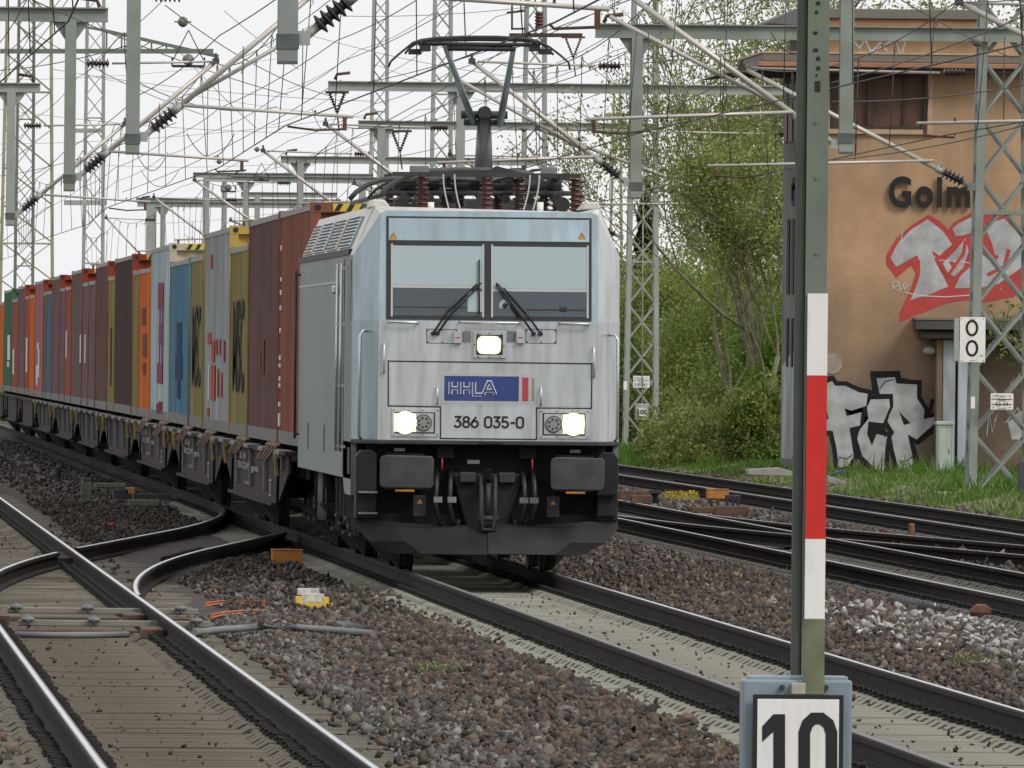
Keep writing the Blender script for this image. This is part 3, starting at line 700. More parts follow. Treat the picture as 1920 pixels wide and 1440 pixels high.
# tiny cheek pictograms and bolts
mb = MB()
for px in (697, 1131):
    for py, r in ((779, .02), (797, .03)):
        c = at(px, py, LY+.30); mb.tube([c+Vector((0,.05,0)), c-Vector((0,.02,0))], r, 6)
mb.build('cheek_marking', M('faded_orange_mark', (.35,.2,.12), .7, 0, .1), loco)
# ---- below the front lip
mb = MB(); mb.bb((LX-1.25, LY+.30, .62), (LX+1.25, LY+.55, 1.345)); mb.build('buffer_beam', UNDER, loco)
for s in (-1, 1):
    cx = lx(759 if s < 0 else 1078, 885); cz = lz(884 if s < 0 else 888, 759 if s < 0 else 1078)
    mb = MB(); mb.bb((LX+cx-.20, LY+.30, cz-.19), (LX+cx+.20, LY+.02, cz+.19)); mb.tube([(LX+cx, LY+.1, cz), (LX+cx, LY-.52, cz)], .10, 14)
    mb.tube([(LX+cx, LY+.02, cz), (LX+cx, LY-.25, cz)], .13, 14)
    bf = mb.build('buffer', UNDER, loco)
    mb = MB(); hw, hh = .283, .172; mb.prism([(x-hw, y-hh) for x, y in stadium(2*hw, 2*hh, .055, 4)], (LX+cx, LY-.52, cz), AX, AZ, (0,-.045,0)); mb.build('buffer_plate', BUF, bf, .012)
    mb = MB(); mb.box((LX+cx-.02, LY-.535, cz-.195), (.20, .03, .022)); mb.build('buffer_reflector', ORANGE, bf)
    # side boxes with steps
    mb = MB(); mb.prism([(-.06,0),(.155,0),(.155,.66),(.11,.72),(-.02,.72),(-.06,.68)], (LX+s*1.22, LY+.05, .56), (s,0,0), AZ, (0,.5,0)); mb.build('front_step_box', PLOW, loco, .015)
    mb = MB()
    for z in (.62, .84):
        mb.box((LX+s*1.25, LY+.0, z), (.2, .08, .02))
    mb.build('step_tread', MIDGREY if s < 0 else UNDER, loco)
    px = 790 if s < 0 else 1040
    mb = MB(); mb.bb((LX+lx(px)-.065, LY+.0, lz(968)), (LX+lx(px)+.065, LY+.08, lz(930)), 0); mb.bb((LX+lx(px)-.055, LY-.004, lz(964)), (LX+lx(px)+.055, LY+.0, lz(932)), 1)
    c = Vector((LX+lx(px), LY-.006, lz(942))); mb.prism([(-.03,-.02),(.03,-.02),(0,.03)], c, AX, AZ, (0,.002,0), 2); mb.build('power_socket', [DKGREY, BLACKP, ORANGE], loco)
    mb = MB(); mb.bb((LX+lx(752 if s < 0 else 1082)-.05, LY+.25, lz(848)), (LX+lx(752 if s < 0 else 1082)+.06, LY+.29, lz(842))); mb.build('data_plate', SGREY, loco)
    # hoses with cocks
    for i, px in enumerate((822, 848) if s < 0 else (983, 1002)):
        mb = MB(); x = LX+lx(px)
        mb.tube([(x, LY+.28, 1.06), (x, LY+.0, 1.04), (x+s*.01, LY-.12, .93), (x+s*.02, LY-.14, .72), (x-s*.015, LY-.10, .56), (x-s*.06, LY-.03, .48), (x-s*.08, LY-.02, .56)], .028, 8)
        mb.build('brake_hose', BLACKP, loco)
        mb = MB(); mb.bb((x-.04, LY-.17, .74), (x+.05, LY-.10, .80)); mb.build('hose_band', MIDGREY, loco)
    mb = MB(); x = LX+lx(831 if s < 0 else 1000); mb.tube([(x, LY-.02, 1.08), (x, LY-.02, 1.20)], .007, 6); mb.build('brake_cock', SRED, loco)
    mb = MB(); mb.bb((LX+lx(838 if s < 0 else 992)-.09, LY+.1, 1.2), (LX+lx(838 if s < 0 else 992)+.09, LY+.3, 1.33)); mb.build('hose_bracket', UNDER, loco, .01)
# coupling: tapered bracket, hook and screw
mb = MB(); mb.prism([(-.36,1.05),(-.34,.92),(-.20,.45),(.20,.45),(.34,.92),(.36,1.05)], (LX, LY+.05, 0), AX, AZ, (0,.2,0)); mb.build('coupler_bracket', PLOW, loco, .02)
mb = MB(); mb.bb((LX-.29, LY-.02, .95), (LX-.12, LY+.2, 1.06)); mb.bb((LX+.12, LY-.02, .95), (LX+.29, LY+.2, 1.06)); mb.build('draw_gear_pad', DKGREY, loco, .012)
mb = MB(); mb.prism([(0,-.10),(.16,-.10),(.33,-.02),(.38,.10),(.30,.10),(.24,.02),(.10,.08),(0,.08)], (LX-.03, LY+.05, 1.0), (0,-1,0), AZ, (.06,0,0)); mb.build('draw_hook', UNDER, loco, .012)
mb = MB(); mb.tube([(LX-.07, LY-.2, 1.02), (LX-.075, LY-.24, .6), (LX-.06, LY-.2, .46), (LX+.06, LY-.2, .46), (LX+.075, LY-.24, .6), (LX+.07, LY-.2, 1.02)], .024, 8)
mb.tube([(LX, LY-.21, .95), (LX, LY-.22, .62)], .03, 8); mb.tube([(LX-.11, LY-.22, .58), (LX+.11, LY-.22, .58)], .032, 8); mb.build('screw_coupling', DKGREY, loco)
mb = MB(); mb.bb((LX-.20, LY+.29, 1.145), (LX-.07, LY+.285, 1.185)); mb.build('data_plate', SGREY, loco)
# snow plough: two wings meeting at a central nose
mb = MB()
for s in (-1, 1):
    pts = []
    rows = [(.56, .02, 1.37), (.47, -.04, 1.375), (.33, -.12, 1.24), (.20, -.18, .98)]
    for z, y, xe in rows:
        for t in (0, .35, .7, 1): pts.append((LX+s*xe*t, LY+y-.12*(1-t)+(.10 if t == 1 else 0), z + (.05 if (z > .5 and t == 0) else 0) - (.10*(1-t) if z > .5 else 0)))
    fs = [(r*4+c, r*4+c+1, (r+1)*4+c+1, (r+1)*4+c) for r in range(3) for c in range(3)]
    mb.add(pts, fs, 0, False)
o = mb.build('snow_plough', PLOW, loco); m_ = o.modifiers.new('s', 'SOLIDIFY'); m_.thickness = .02
mb = MB(); mb.bb((LX-1.2, LY+.2, .45), (LX+1.2, LY+.5, .62)); mb.build('plough_mount', UNDER, loco)
# underframe mass, bogies and wheels
mb = MB(); mb.bb((LX-1.15, LY+.6, .72), (LX+1.15, LY+END-.3, 1.0)); mb.bb((LX-1.0, LY+6.8, .3), (LX+1.0, LY+10.6, .98)); mb.build('underframe', UNDER, loco)
for yc in (3.9, 13.6): mb = MB(); mb.bb((LX-.62, LY+yc-2.0, .17), (LX+.62, LY+yc+2.0, .9)); mb.build('bogie_shade_mass', UNDER, loco)  # boxes added in the bogies to block light from the ground below
mb = MB(); mb.bb((LX-1.05, LY+.5, .30), (LX+1.05, LY+1.6, .75)); mb.build('front_shade_mass', UNDER, loco)  # added box that keeps light out under the locomotive front
WHEEL = M('dark_wheel_steel', (.03,.027,.026), .6, .4, .3, 6)
def wheelset(mb, x, y, r=.6, mi=0):
    for s in (-1, 1):
        c = x+s*.75
        mb.lathe((c-s*.07, y, r), (c+s*.07, y, r), [(0, r+.028), (.2, r+.028), (.3, r), (1, r-.004), (1, r-.08)], 28, mi)
    mb.tube([(x-.75, y, r), (x+.75, y, r)], .09, 10, mi)
for yc in (3.9, 13.6):
    for dy in (-1.3, 1.3):
        mb = MB(); wheelset(mb, LX, LY+yc+dy, .6); mb.build('wheelset', WHEEL, loco)
    for s in (-1, 1):
        mb = MB()
        mb.prism([(-1.9,.45),(-1.5,.32),(-.9,.55),(.9,.55),(1.5,.32),(1.9,.45),(1.9,.7),(.8,.85),(-.8,.85),(-1.9,.7)], (LX+s*1.14, LY+yc, 0), (0,1,0), AZ, (-s*.14,0,0), 0)
        for dy in (-1.3, 1.3):
            mb.box((LX+s*1.16, LY+yc+dy, .6), (.2, .42, .36)); mb.tube([(LX+s*1.2, LY+yc+dy+.35, .6), (LX+s*1.2, LY+yc+dy+.35, 1.0)], .09, 10)
        for dy in (-.6, -.1, .35, .8): mb.tube([(LX+s*1.25, LY+yc+dy, .4), (LX+s*1.25, LY+yc+dy, 1.05)], .028, 6, 1)
        mb.build('bogie_frame', [UNDER, MIDGREY], loco)
for i, y in enumerate((1.0, 1.6, 2.3, 3.0, 4.2, 5.2, 6.3)):
    mb = MB(); x = LX-1.33; z0 = .38+.08*(i % 3)
    mb.bar((x, LY+y, z0), (x, LY+y, .98), .04); mb.bar((x, LY+y+.3, z0), (x, LY+y+.3, .98), .04); mb.box((x-.02, LY+y+.15, z0), (.10, .36, .03)); mb.build('side_step', [DKGREY], loco)
mb = MB()
for s in (-1, 1): mb.tube([(LX+s*.76, LY+1.7, .8), (LX+s*.76, LY+1.85, .12)], .03, 6); mb.box((LX+s*.78, LY+1.75, .2), (.06, .06, .3))
mb.build('sand_pipe', UNDER, loco)
# ---- roof gear
for px in (752, 1053):
    c = at(px, 384, LY+1.0); mb = MB(); mb.lathe(c+Vector((0,-.22,0)), c+Vector((0,.25,0)), [(0,.075),(.03,.08),(.3,.035),(1,.03)], 14); mb.tube([c+Vector((0,.1,0)), (c.x, c.y+.1, 3.8)], .02, 6); mb.build('horn', BLACK, loco)
for px in (808, 1013):
    c = at(px, 392, LY+.9); mb = MB(); mb.tube([(c.x, c.y, 3.78), (c.x, c.y, at(px, 379, LY+.9).z)], .035, 10); mb.build('roof_antenna', WHITE, loco)
def insul(mb, p, q, r0, r1, n, mi=0, seg=10):
    prof = [(0, r0)]
    for i in range(n): a = (i+.15)/n; prof += [(a, r0), (a+.30/n, r1), (a+.45/n, r1*.96), (a+.7/n, r0)]
    prof.append((1, r0)); mb.lathe(p, q, prof, seg, mi)
REDI = M('red_brown_insulator', (.075,.026,.017), .4, 0, .2, 6)
for x, y, m_ in ((-.62,2.2,REDI),(.05,2.0,REDI),(1.0,2.1,REDI),(-.9,4.0,PORC),(.9,4.0,PORC),(-.35,2.7,PORC),(.42,2.4,PORC),(.72,3.2,PORC),(-.75,3.1,PORC),(.25,3.6,REDI),(-.15,3.8,PORC),(1.1,3.4,PORC)):
    mb = MB(); insul(mb, (LX+x, LY+y, 3.82), (LX+x, LY+y, 4.19), .045, .078, 7); mb.build('roof_insulator', m_, loco)
mb = MB()
for s in (-.62, .85): mb.bar((LX+s, LY+1.9, 4.19), (LX+s, LY+4.3, 4.19), .05, .04)
for y in (1.95, 3.2, 4.25): mb.bar((LX-.95, LY+y, 4.2), (LX+1.05, LY+y, 4.2), .05, .045)
mb.prism([(-.28,0),(.42,0),(.36,.05),(.16,.10),(.06,.03),(-.2,.06)], (LX, LY+2.2, 4.2), AX, AZ, (0,.06,0)); mb.tube([(LX-.9, LY+3, 4.1), (LX+.9, LY+3.2, 4.12)], .07, 8)
for k in range(7): mb.tube([(LX-.8+k*.27, LY+2.3+.2*(k % 3), 3.95), (LX-.8+k*.27, LY+3.6, 4.02+.05*(k % 2))], .05, 8)
mb.build('pantograph_base', DKGREY, loco)
rr = random.Random(3)
for k in range(12):
    x = -1.05+k*.135; mb = MB(); z = 4.02+.2*rr.random(); y = 2.2+1.8*rr.random()
    mb.tube([(LX+x, LY+y, z), (LX+x+.16, LY+y+.2, z+.10*rr.uniform(-1,1)), (LX+x+.3, LY+y+.1, z+.1), (LX+x+.45, LY+y+.3, z-.06)], .016, 6); mb.build('roof_hose', BLACKP, loco)
for x, y, w_ in ((-.66,2.1,.20),(.72,2.15,.17),(-.2,2.6,.14)):
    mb = MB(); mb.box((LX+x, LY+y, 4.25), (w_, .2, .085)); mb.build('roof_box', MIDGREY, loco, .012)
mb = MB()
for x0, q in ((-.42, 1), (-.30, 1), (.50, -1), (.60, -1)): mb.tube([(LX+x0+q*.07*(1-math.cos(k/8*1.6)), LY+1.75, 3.80+.40*(1-k/8)) for k in range(9)], .009, 6)
mb.build('earthing_cable', SGREY, loco)
mb = MB(); mb.tube([(LX-1.05, LY+2.6, 4.0), (LX+1.1, LY+2.6, 4.02)], .03, 6); mb.tube([(LX-.9, LY+5.0, 4.02), (LX-.9, LY+15, 4.02)], .025, 6); mb.build('roof_conductor', DKGREY, loco)
mb = MB(); mb.bb((LX-.85, LY+5.2, 3.83), (LX+.85, LY+13.0, 3.98)); mb.build('roof_hatch', DKGREY, loco, .02)
BOWM = M('worn_bow_metal', (.09,.088,.08), .5, .4, .2, 8)
# folded front pantograph: bows lying low
PY = LY+2.4
def bow(px_pts, Y, r, name, mat, parent, dy=0):
    mb = MB(); mb.tube([at(x, y, Y) for x, y in px_pts], r, 8); return mb.build(name, mat, parent)
pan2 = MB(); pan2.bar((LX-.3, PY, 4.25), (LX-.3, PY+2.2, 4.28), .06); pan2.bar((LX+.45, PY, 4.25), (LX+.45, PY+2.2, 4.28), .06); pan2 = pan2.build('folded_pantograph', DKGREY, loco)
bow([(715,368),(725,352),(745,340),(770,327),(800,321),(850,319),(900,319),(950,321),(985,324),(1005,332),(1022,346)], PY-.1, .030, 'contact_bow', BOWM, pan2)
bow([(655,374),(668,360),(690,346),(715,337),(750,334),(800,336),(900,337),(960,337)], PY+.5, .028, 'contact_bow', BOWM, pan2)
bow([(690,372),(705,355),(725,343),(760,340),(900,339),(940,341)], PY+.25, .015, 'bow_horn', BLACKP, pan2)
# raised pantograph
PR = LY+3.0
kn = at(908, 226, PR+1.4); ft = at(904, 352, PR-.2)
mb = MB(); mb.tube([ft, kn], [.095, .075], 12); mb.tube([ft+Vector((.11,.1,0)), kn+Vector((.07,.1,-.1))], .014, 6); lowarm = mb.build('pantograph_lower_arm', BLACKP, loco)
mb = MB(); mb.tube([kn+Vector((-.22,0,-.02)), kn+Vector((.22,0,-.02))], .036, 10); mb.tube([kn+Vector((-.25,0,.06)), kn+Vector((.25,0,.06))], .045, 10); mb.tube([kn+Vector((.0,-.1,.08)), kn+Vector((0,.05,.08))], .075, 14); mb.build('pantograph_knee', DKGREY, loco)
hd = lambda px, py, dy=0: at(px, py, PR+.1+dy)
for a, b in (((887,228),(833,82)), ((937,233),(964,84))):
    mb = MB(); mb.tube([at(*a, PR+1.4), hd(*b)], [.042, .028], 10); mb.build('pantograph_upper_arm', SILV_B, loco)
mb = MB(); mb.tube([hd(784,82), hd(1010,84)], .022, 8); mb.tube([hd(840,91), hd(965,92)], .026, 8)
for x in (797, 1002):
    mb.box(hd(x, 90), (.11, .3, .07))
for x in (778, 1022): mb.box(hd(x, 97), (.14, .06, .06))
mb.build('pantograph_head', DKGREY, loco)
for dy, pts in ((-.18, [(728,126),(733,115),(746,103),(762,90),(775,81),(790,76),(820,72),(870,70),(930,70),(985,73),(1008,78),(1030,88),(1050,103),(1066,117),(1069,131)]),
                (.18, [(759,101),(768,90),(780,82),(800,77),(830,75),(900,74),(970,75),(1000,78),(1018,84),(1030,94),(1038,103)])):
    mb = MB(); mb.tube([hd(x, y, dy) for x, y in pts], [.012 if (i < 4 or i > len(pts)-5) else .020 for i in range(len(pts))], 8); mb.build('contact_strip', DKGREY, loco)
mb = MB()
for x in (790, 1005): mb.bar(hd(x, 79, -.2), hd(x, 79, .2), .03); mb.bar(hd(x, 79), hd(x, 92), .025)
mb.build('strip_support', DKGREY, loco)
# ------------------------------------------------------------------ wagons and containers
WAG_SIDE = M('brown_wagon_side', (.032,.020,.018), .75, 0, .2, 2, dirt=(.065,.052,.047), damt=.5, dscale=1.5, spec=.2)
WAG_GREY = M('grey_wagon_fitting', (.14,.145,.14), .6, .1, .2, 3, dirt=(.10,.09,.08), damt=.5)
WAG_L = M('pale_wagon_end', (.34,.38,.36), .6, 0, .15, 2, dirt=(.14,.13,.11), damt=.5)
LEVER = M('dull_yellow_lever', (.24,.17,.04), .7, 0, .3, 10, dirt=(.08,.06,.03), damt=.8, dscale=5)
COPPER = M('rusty_lashing_rod', (.32,.21,.15), .6, .1, .25, 10)
DIRTYW = M('dirty_white_lettering', (.48,.46,.45), .7, 0, .15, 20)
def hull(mb, x, sx, ya, yb):
    for s in (-1, 1):
        mb.prism([(ya+.4, 1.10), (ya+.4, .88), (ya+4.3, .47), (yb-4.3, .47), (yb-.4, .88), (yb-.4, 1.10)], (x+s*sx, 0, 0), (0,1,0), (0,0,1), (-s*.03, 0, 0), 0)
        mb.bb((x+s*(sx+.05), ya+.3, 1.08), (x+s*(sx-.10), yb-.3, 1.13), 0)
        mb.bar((x+s*(sx+.02), ya+4.3, .475), (x+s*(sx+.02), yb-4.3, .475), .12, .035, 0)
def wagon(ya, yb, label, detail):
    xw = T1; t = thing('container_wagon', label, 'freight wagon', (xw, ya, 0), 'flat wagons under the containers')
    mb = MB(); hull(mb, xw, 1.44, ya, yb); mb.bb((xw-1.2, ya+.2, .98), (xw+1.2, yb-.2, 1.07)); mb.bb((xw-.35, ya+.3, .6), (xw+.35, yb-.3, 1.0)); mb.build('wagon_frame', WAG_SIDE, t)
    for ye, s in ((ya, 1), (yb, -1)):
        for dy in (1.6, 3.4):
            mb = MB(); wheelset(mb, xw, ye+s*dy, .46)
            for q in (-1, 1): mb.box((xw+q*.95, ye+s*dy, .46), (.3, .4, .3))
            mb.build('wheelset', WHEEL, t)
        for q in (-1, 1):
            mb = MB(); mb.prism([(-1.2,.5),(-.6,.3),(.6,.3),(1.2,.5),(1.2,.66),(-1.2,.66)], (xw+q*1.05, ye+s*2.5, 0), (0,1,0), (0,0,1), (-q*.12,0,0)); mb.build('bogie_frame', UNDER, t)
        for q in (-.875, .875):
            mb = MB(); mb.tube([(xw+q, ye+s*.2, 1.05), (xw+q, ye-s*.35, 1.05)], .09, 10); mb.tube([(xw+q, ye-s*.35, 1.05), (xw+q, ye-s*.39, 1.05)], .22, 16); mb.build('wagon_buffer', DKGREY, t)
        mb = MB(); mb.prism([(0,.47),(.55,1.08),(.0,1.08),(-.35,.9)], (xw-1.47, ye+s*4.0, 0), (0,-s,0), (0,0,1), (.04,0,0)); mb.build('end_gusset', UNDER, t)
    if detail > 0:
        for f in (.06, .30, .52, .74, .94):
            y = ya+(yb-ya)*f
            mb = MB(); mb.bb((xw-1.55, y-.9, 1.09), (xw-1.38, y+.9, 1.145)); mb.bb((xw-1.50, y-.06, .6 if .1 < f < .9 else .9), (xw-1.45, y+.06, 1.09)); mb.build('container_bracket', WAG_GREY, t, .01)
        for f in (.10, .9):
            y = ya+(yb-ya)*f; mb = MB(); mb.bar((xw-1.50, y, .82), (xw-1.53, y+.1, 1.12), .045, .035); mb.box((xw-1.49, y+.2, 1.06), (.05, .35, .05)); mb.build('locking_lever', LEVER, t, .01)
    if detail > 1:
        for f in (.16, .62):
            for k in range(4):
                y = ya+(yb-ya)*f+k*1.1; mb = MB(); mb.tube([(xw-1.47, y, 1.17), (xw-1.56, y+1.1, .99)], .017, 6); mb.tube([(xw-1.47, y+.05, 1.17), (xw-1.44, y-.1, 1.20)], .024, 6); mb.build('lashing_rod', COPPER, t)
        mb = MB()
        for i, (tx, dz, dy, sz) in enumerate((('33  54', .31, 17.6, .12), ('TEN CZ-MT Sggmrss', .185, 15.4, .12), ('26 m 28.0 t D', -.02, 15.4, .055))):
            put_text(mb, tx, sz, (xw-1.475, ya+dy, .66+dz), (0,-1,0), (0,0,1), sx=8.5)
        mb.build('wagon_lettering', DIRTYW, t)
        mb = MB(); mb.ribbon([(-.34,-.09),(.34,-.09),(.34,.09),(-.34,.09)], .016, (xw-1.474, ya+6.2, .66), (0,-1,0), (0,0,1), (-.002,0,0), True); put_text(mb, 'G', .15, (xw-1.476, ya+6.2, .66), (0,-1,0), (0,0,1), sx=3.2); mb.build('route_mark', DIRTYW, t)
    return t
labs = ['first brown flat wagon behind the locomotive, with white lettering and copper lashing rods', 'second flat wagon of the train, under the pale grey container with red writing',
        'third flat wagon of the train, with a pale end panel, under the light blue container', 'fourth flat wagon, under the orange container',
        'fifth flat wagon, beneath the brown and olive containers half way along the train', 'sixth flat wagon, beneath the faded red containers', 'seventh flat wagon, near the visible end of the train',
        'eighth flat wagon, below the pink container far back', 'ninth flat wagon, below the orange and red containers far back', 'farthest flat wagon, under the green container at the left edge']
wy = [176.4, 203.9, 230.9, 257.0, 283.5, 310, 336.5, 363, 389.5, 416, 443]
for i in range(10): wagon(wy[i]+.35, wy[i+1]-.35, labs[i], 2 if i < 3 else (1 if i < 7 else 0))

HAZ_Y = M('hazard_yellow', (.60,.45,.06), .5, 0, .1, 8)
CMATS = {}
def cm(name, c, dirt=None):
    if name not in CMATS:
        d = dirt or tuple(x*.55+.02 for x in c)
        CMATS[name] = M('container_'+name, c, .75, 0, .2, 1.2, (1,.5,.4), spec=.10, dirt=d, damt=.8, dscale=1.3, dstretch=(1,.6,.3), dlo=.40, dhi=.70)
    return CMATS[name]
BOTR = M('grey_bottom_rail', (.17,.17,.16), .8, 0, .2, 2, dirt=(.1,.09,.08), damt=.5)
TOPR = M('pale_top_rail', (.30,.29,.27), .8, 0, .15, 3)
CW = 2.438
def container(ya, yb, hc, name, c, label, endc=None, header=None, marks=()):
    H = 2.896 if hc else 2.591; z0 = 1.165; z1 = z0+H; xw = T1
    t = thing('shipping_container', label, 'container', (xw, ya, z0), 'containers loaded on the freight train')
    m = cm(name, c); me = cm(*endc) if endc else m
    for s in (-1, 1):   # corrugated side walls
        mb = MB()
        xo_, xi = xw+s*(CW/2-.008), xw+s*(CW/2-.032)
        n = max(8, int((yb-ya-.3)/.28)); st = (yb-ya-.3)/n; vs = []
        for i in range(n):
            b = ya+.15+i*st
            for f, xx in ((0, xi), (.25, xi), (.5, xo_), (.75, xo_)): vs += [(xx, b+f*st, z0+.16), (xx, b+f*st, z1-.09)]
        vs += [(xi, yb-.15, z0+.16), (xi, yb-.15, z1-.09)]
        fs = [(2*i, 2*i+2, 2*i+3, 2*i+1) for i in range(len(vs)//2-1)]
        mb.add(vs, fs, 0); mb.build('side_wall', m, t)
    mb = MB(); mb.add([(xw-CW/2+.05, ya+.05, z1-.03), (xw+CW/2-.05, ya+.05, z1-.03), (xw+CW/2-.05, yb-.05, z1-.03), (xw-CW/2+.05, yb-.05, z1-.03)], [(0,1,2,3)], 0); mb.build('roof', m, t)
    mb = MB(); mb.add([(xw-CW/2+.05, ya+.05, z0+.02), (xw+CW/2-.05, ya+.05, z0+.02), (xw+CW/2-.05, yb-.05, z0+.02), (xw-CW/2+.05, yb-.05, z0+.02)], [(3,2,1,0)], 0)
    mb.build('floor', m, t)
    for ye, d in ((ya+.07, 1), (yb-.07, -1)):
        mb = MB(); n = 9; vs = []
        for i in range(n*2+1):
            x = xw-CW/2+.12+(CW-.24)*i/(2*n); vs += [(x, ye+d*(.04 if i % 2 else 0), z0+.15), (x, ye+d*(.04 if i % 2 else 0), z1-.11)]
        mb.add(vs, [(2*i, 2*i+2, 2*i+3, 2*i+1) for i in range(n*2)], 0); mb.build('end_wall', me, t)
    for ye, yq in ((ya+.08, ya+.05), (yb-.08, yb-.05)):
        mb = MB()
        for s in (-1, 1): mb.bb((xw+s*CW/2, ye-.08, z0+.1), (xw+s*(CW/2-.12), ye+.08, z1-.1))
        ye = yq; mb.bb((xw-CW/2+.1, ye-.05, z1-.115), (xw+CW/2-.1, ye+.05, z1-.005)); mb.bb((xw-CW/2+.1, ye-.05, z0+.01), (xw+CW/2-.1, ye+.05, z0+.16)); mb.build('end_frame', me, t)
    for s in (-1, 1):
        mb = MB(); mb.bb((xw+s*CW/2, ya+.16, z1-.09), (xw+s*(CW/2-.07), yb-.16, z1-.02)); mb.build('top_rail', TOPR, t)
        mb = MB(); mb.bb((xw+s*CW/2, ya+.16, z0+.01), (xw+s*(CW/2-.06), yb-.16, z0+.165)); mb.build('bottom_rail', BOTR, t)
    for s in (-1, 1):
        for ye in (ya+.08, yb-.08):
            for z in (z0, z1-.118):
                mb = MB(); mb.bb((xw+s*(CW/2+.004), ye-.085, z), (xw+s*(CW/2-.17), ye+.085, z+.12), 0)
                if ye < ya+.2: mb.tube([(xw+s*(CW/2-.08), ya-.003, z+.06), (xw+s*(CW/2-.08), ya-.012, z+.06)], .038, 10, 1)
                mb.build('corner_casting', [me, BLACKP], t)
    if header:
        mb = MB(); w_ = .62; 
        mb.bb((xw-CW/2+.26, ya-.003, z1-.105), (xw-CW/2+.26+w_*1.6, ya-.008, z1-.012), 0)
        for k in range(7):
            x = xw-CW/2+.27+k*.14; mb.prism([(0,0),(.06,0),(.11,.085),(.05,.085)], (x, ya-.008, z1-.10), (1,0,0), (0,0,1), (0,-.003,0), 1)
        mb.build('hazard_stripes', [HAZ_Y, BLACKP], t)
    for kind, mi_c, args in marks:
        mm = MARKM.setdefault(mi_c, None) or M('marking_'+mi_c, MARKC[mi_c], .8, 0, .12, 6, spec=.1); MARKM[mi_c] = mm; mb = MB(); L = yb-ya
        if kind == 'text':   # (body, size, frac along, z centre, horizontal scale)
            body, sz, fr, zc, sx = args
            put_text(mb, body, sz, (xw-CW/2-.004, ya+L*fr, z0+zc), (0,-1,0), (0,0,1), sx=sx, offset=sz*.015)
        else:
            for q_, (f0, f1, za, zb) in enumerate(args): mb.bb((xw-CW/2-.003-.0012*q_, ya+L*f0, z0+za), (xw-CW/2+.004, ya+L*f1, z0+zb))
        mb.build('container_lettering', mm, t)
    return t
MARKM = {}
MARKC = {'red': (.36,.075,.06), 'plum': (.24,.055,.10), 'black': (.03,.03,.025), 'white': (.7,.7,.68), 'navy': (.02,.045,.10), 'darkred': (.16,.05,.03), 'orange': (.5,.12,.03)}
KC = 6.014*FPX
def cy(px): return KC/(px+383.6)
RB = ('rust_red', (.245,.092,.058)); PB = ('purple_brown', (.145,.078,.07)); OL = ('olive_yellow', (.25,.215,.078)); RED_E = ('red_end', (.26,.05,.025))
DB = ('dark_brown', (.075,.046,.042)); BR2 = ('dusty_brown', (.165,.115,.092)); OR = ('bright_orange', (.62,.15,.025)); PK = ('faded_pink', (.40,.155,.15)); BL = ('dull_blue', (.11,.16,.22)); GN = ('green', (.06,.16,.09)); DR = ('dull_red', (.33,.095,.07)); PU = ('mauve_brown', (.185,.115,.115))
txt = lambda c, *a: ('text', c, a)
blk = lambda c, *a: ('rects', c, a)
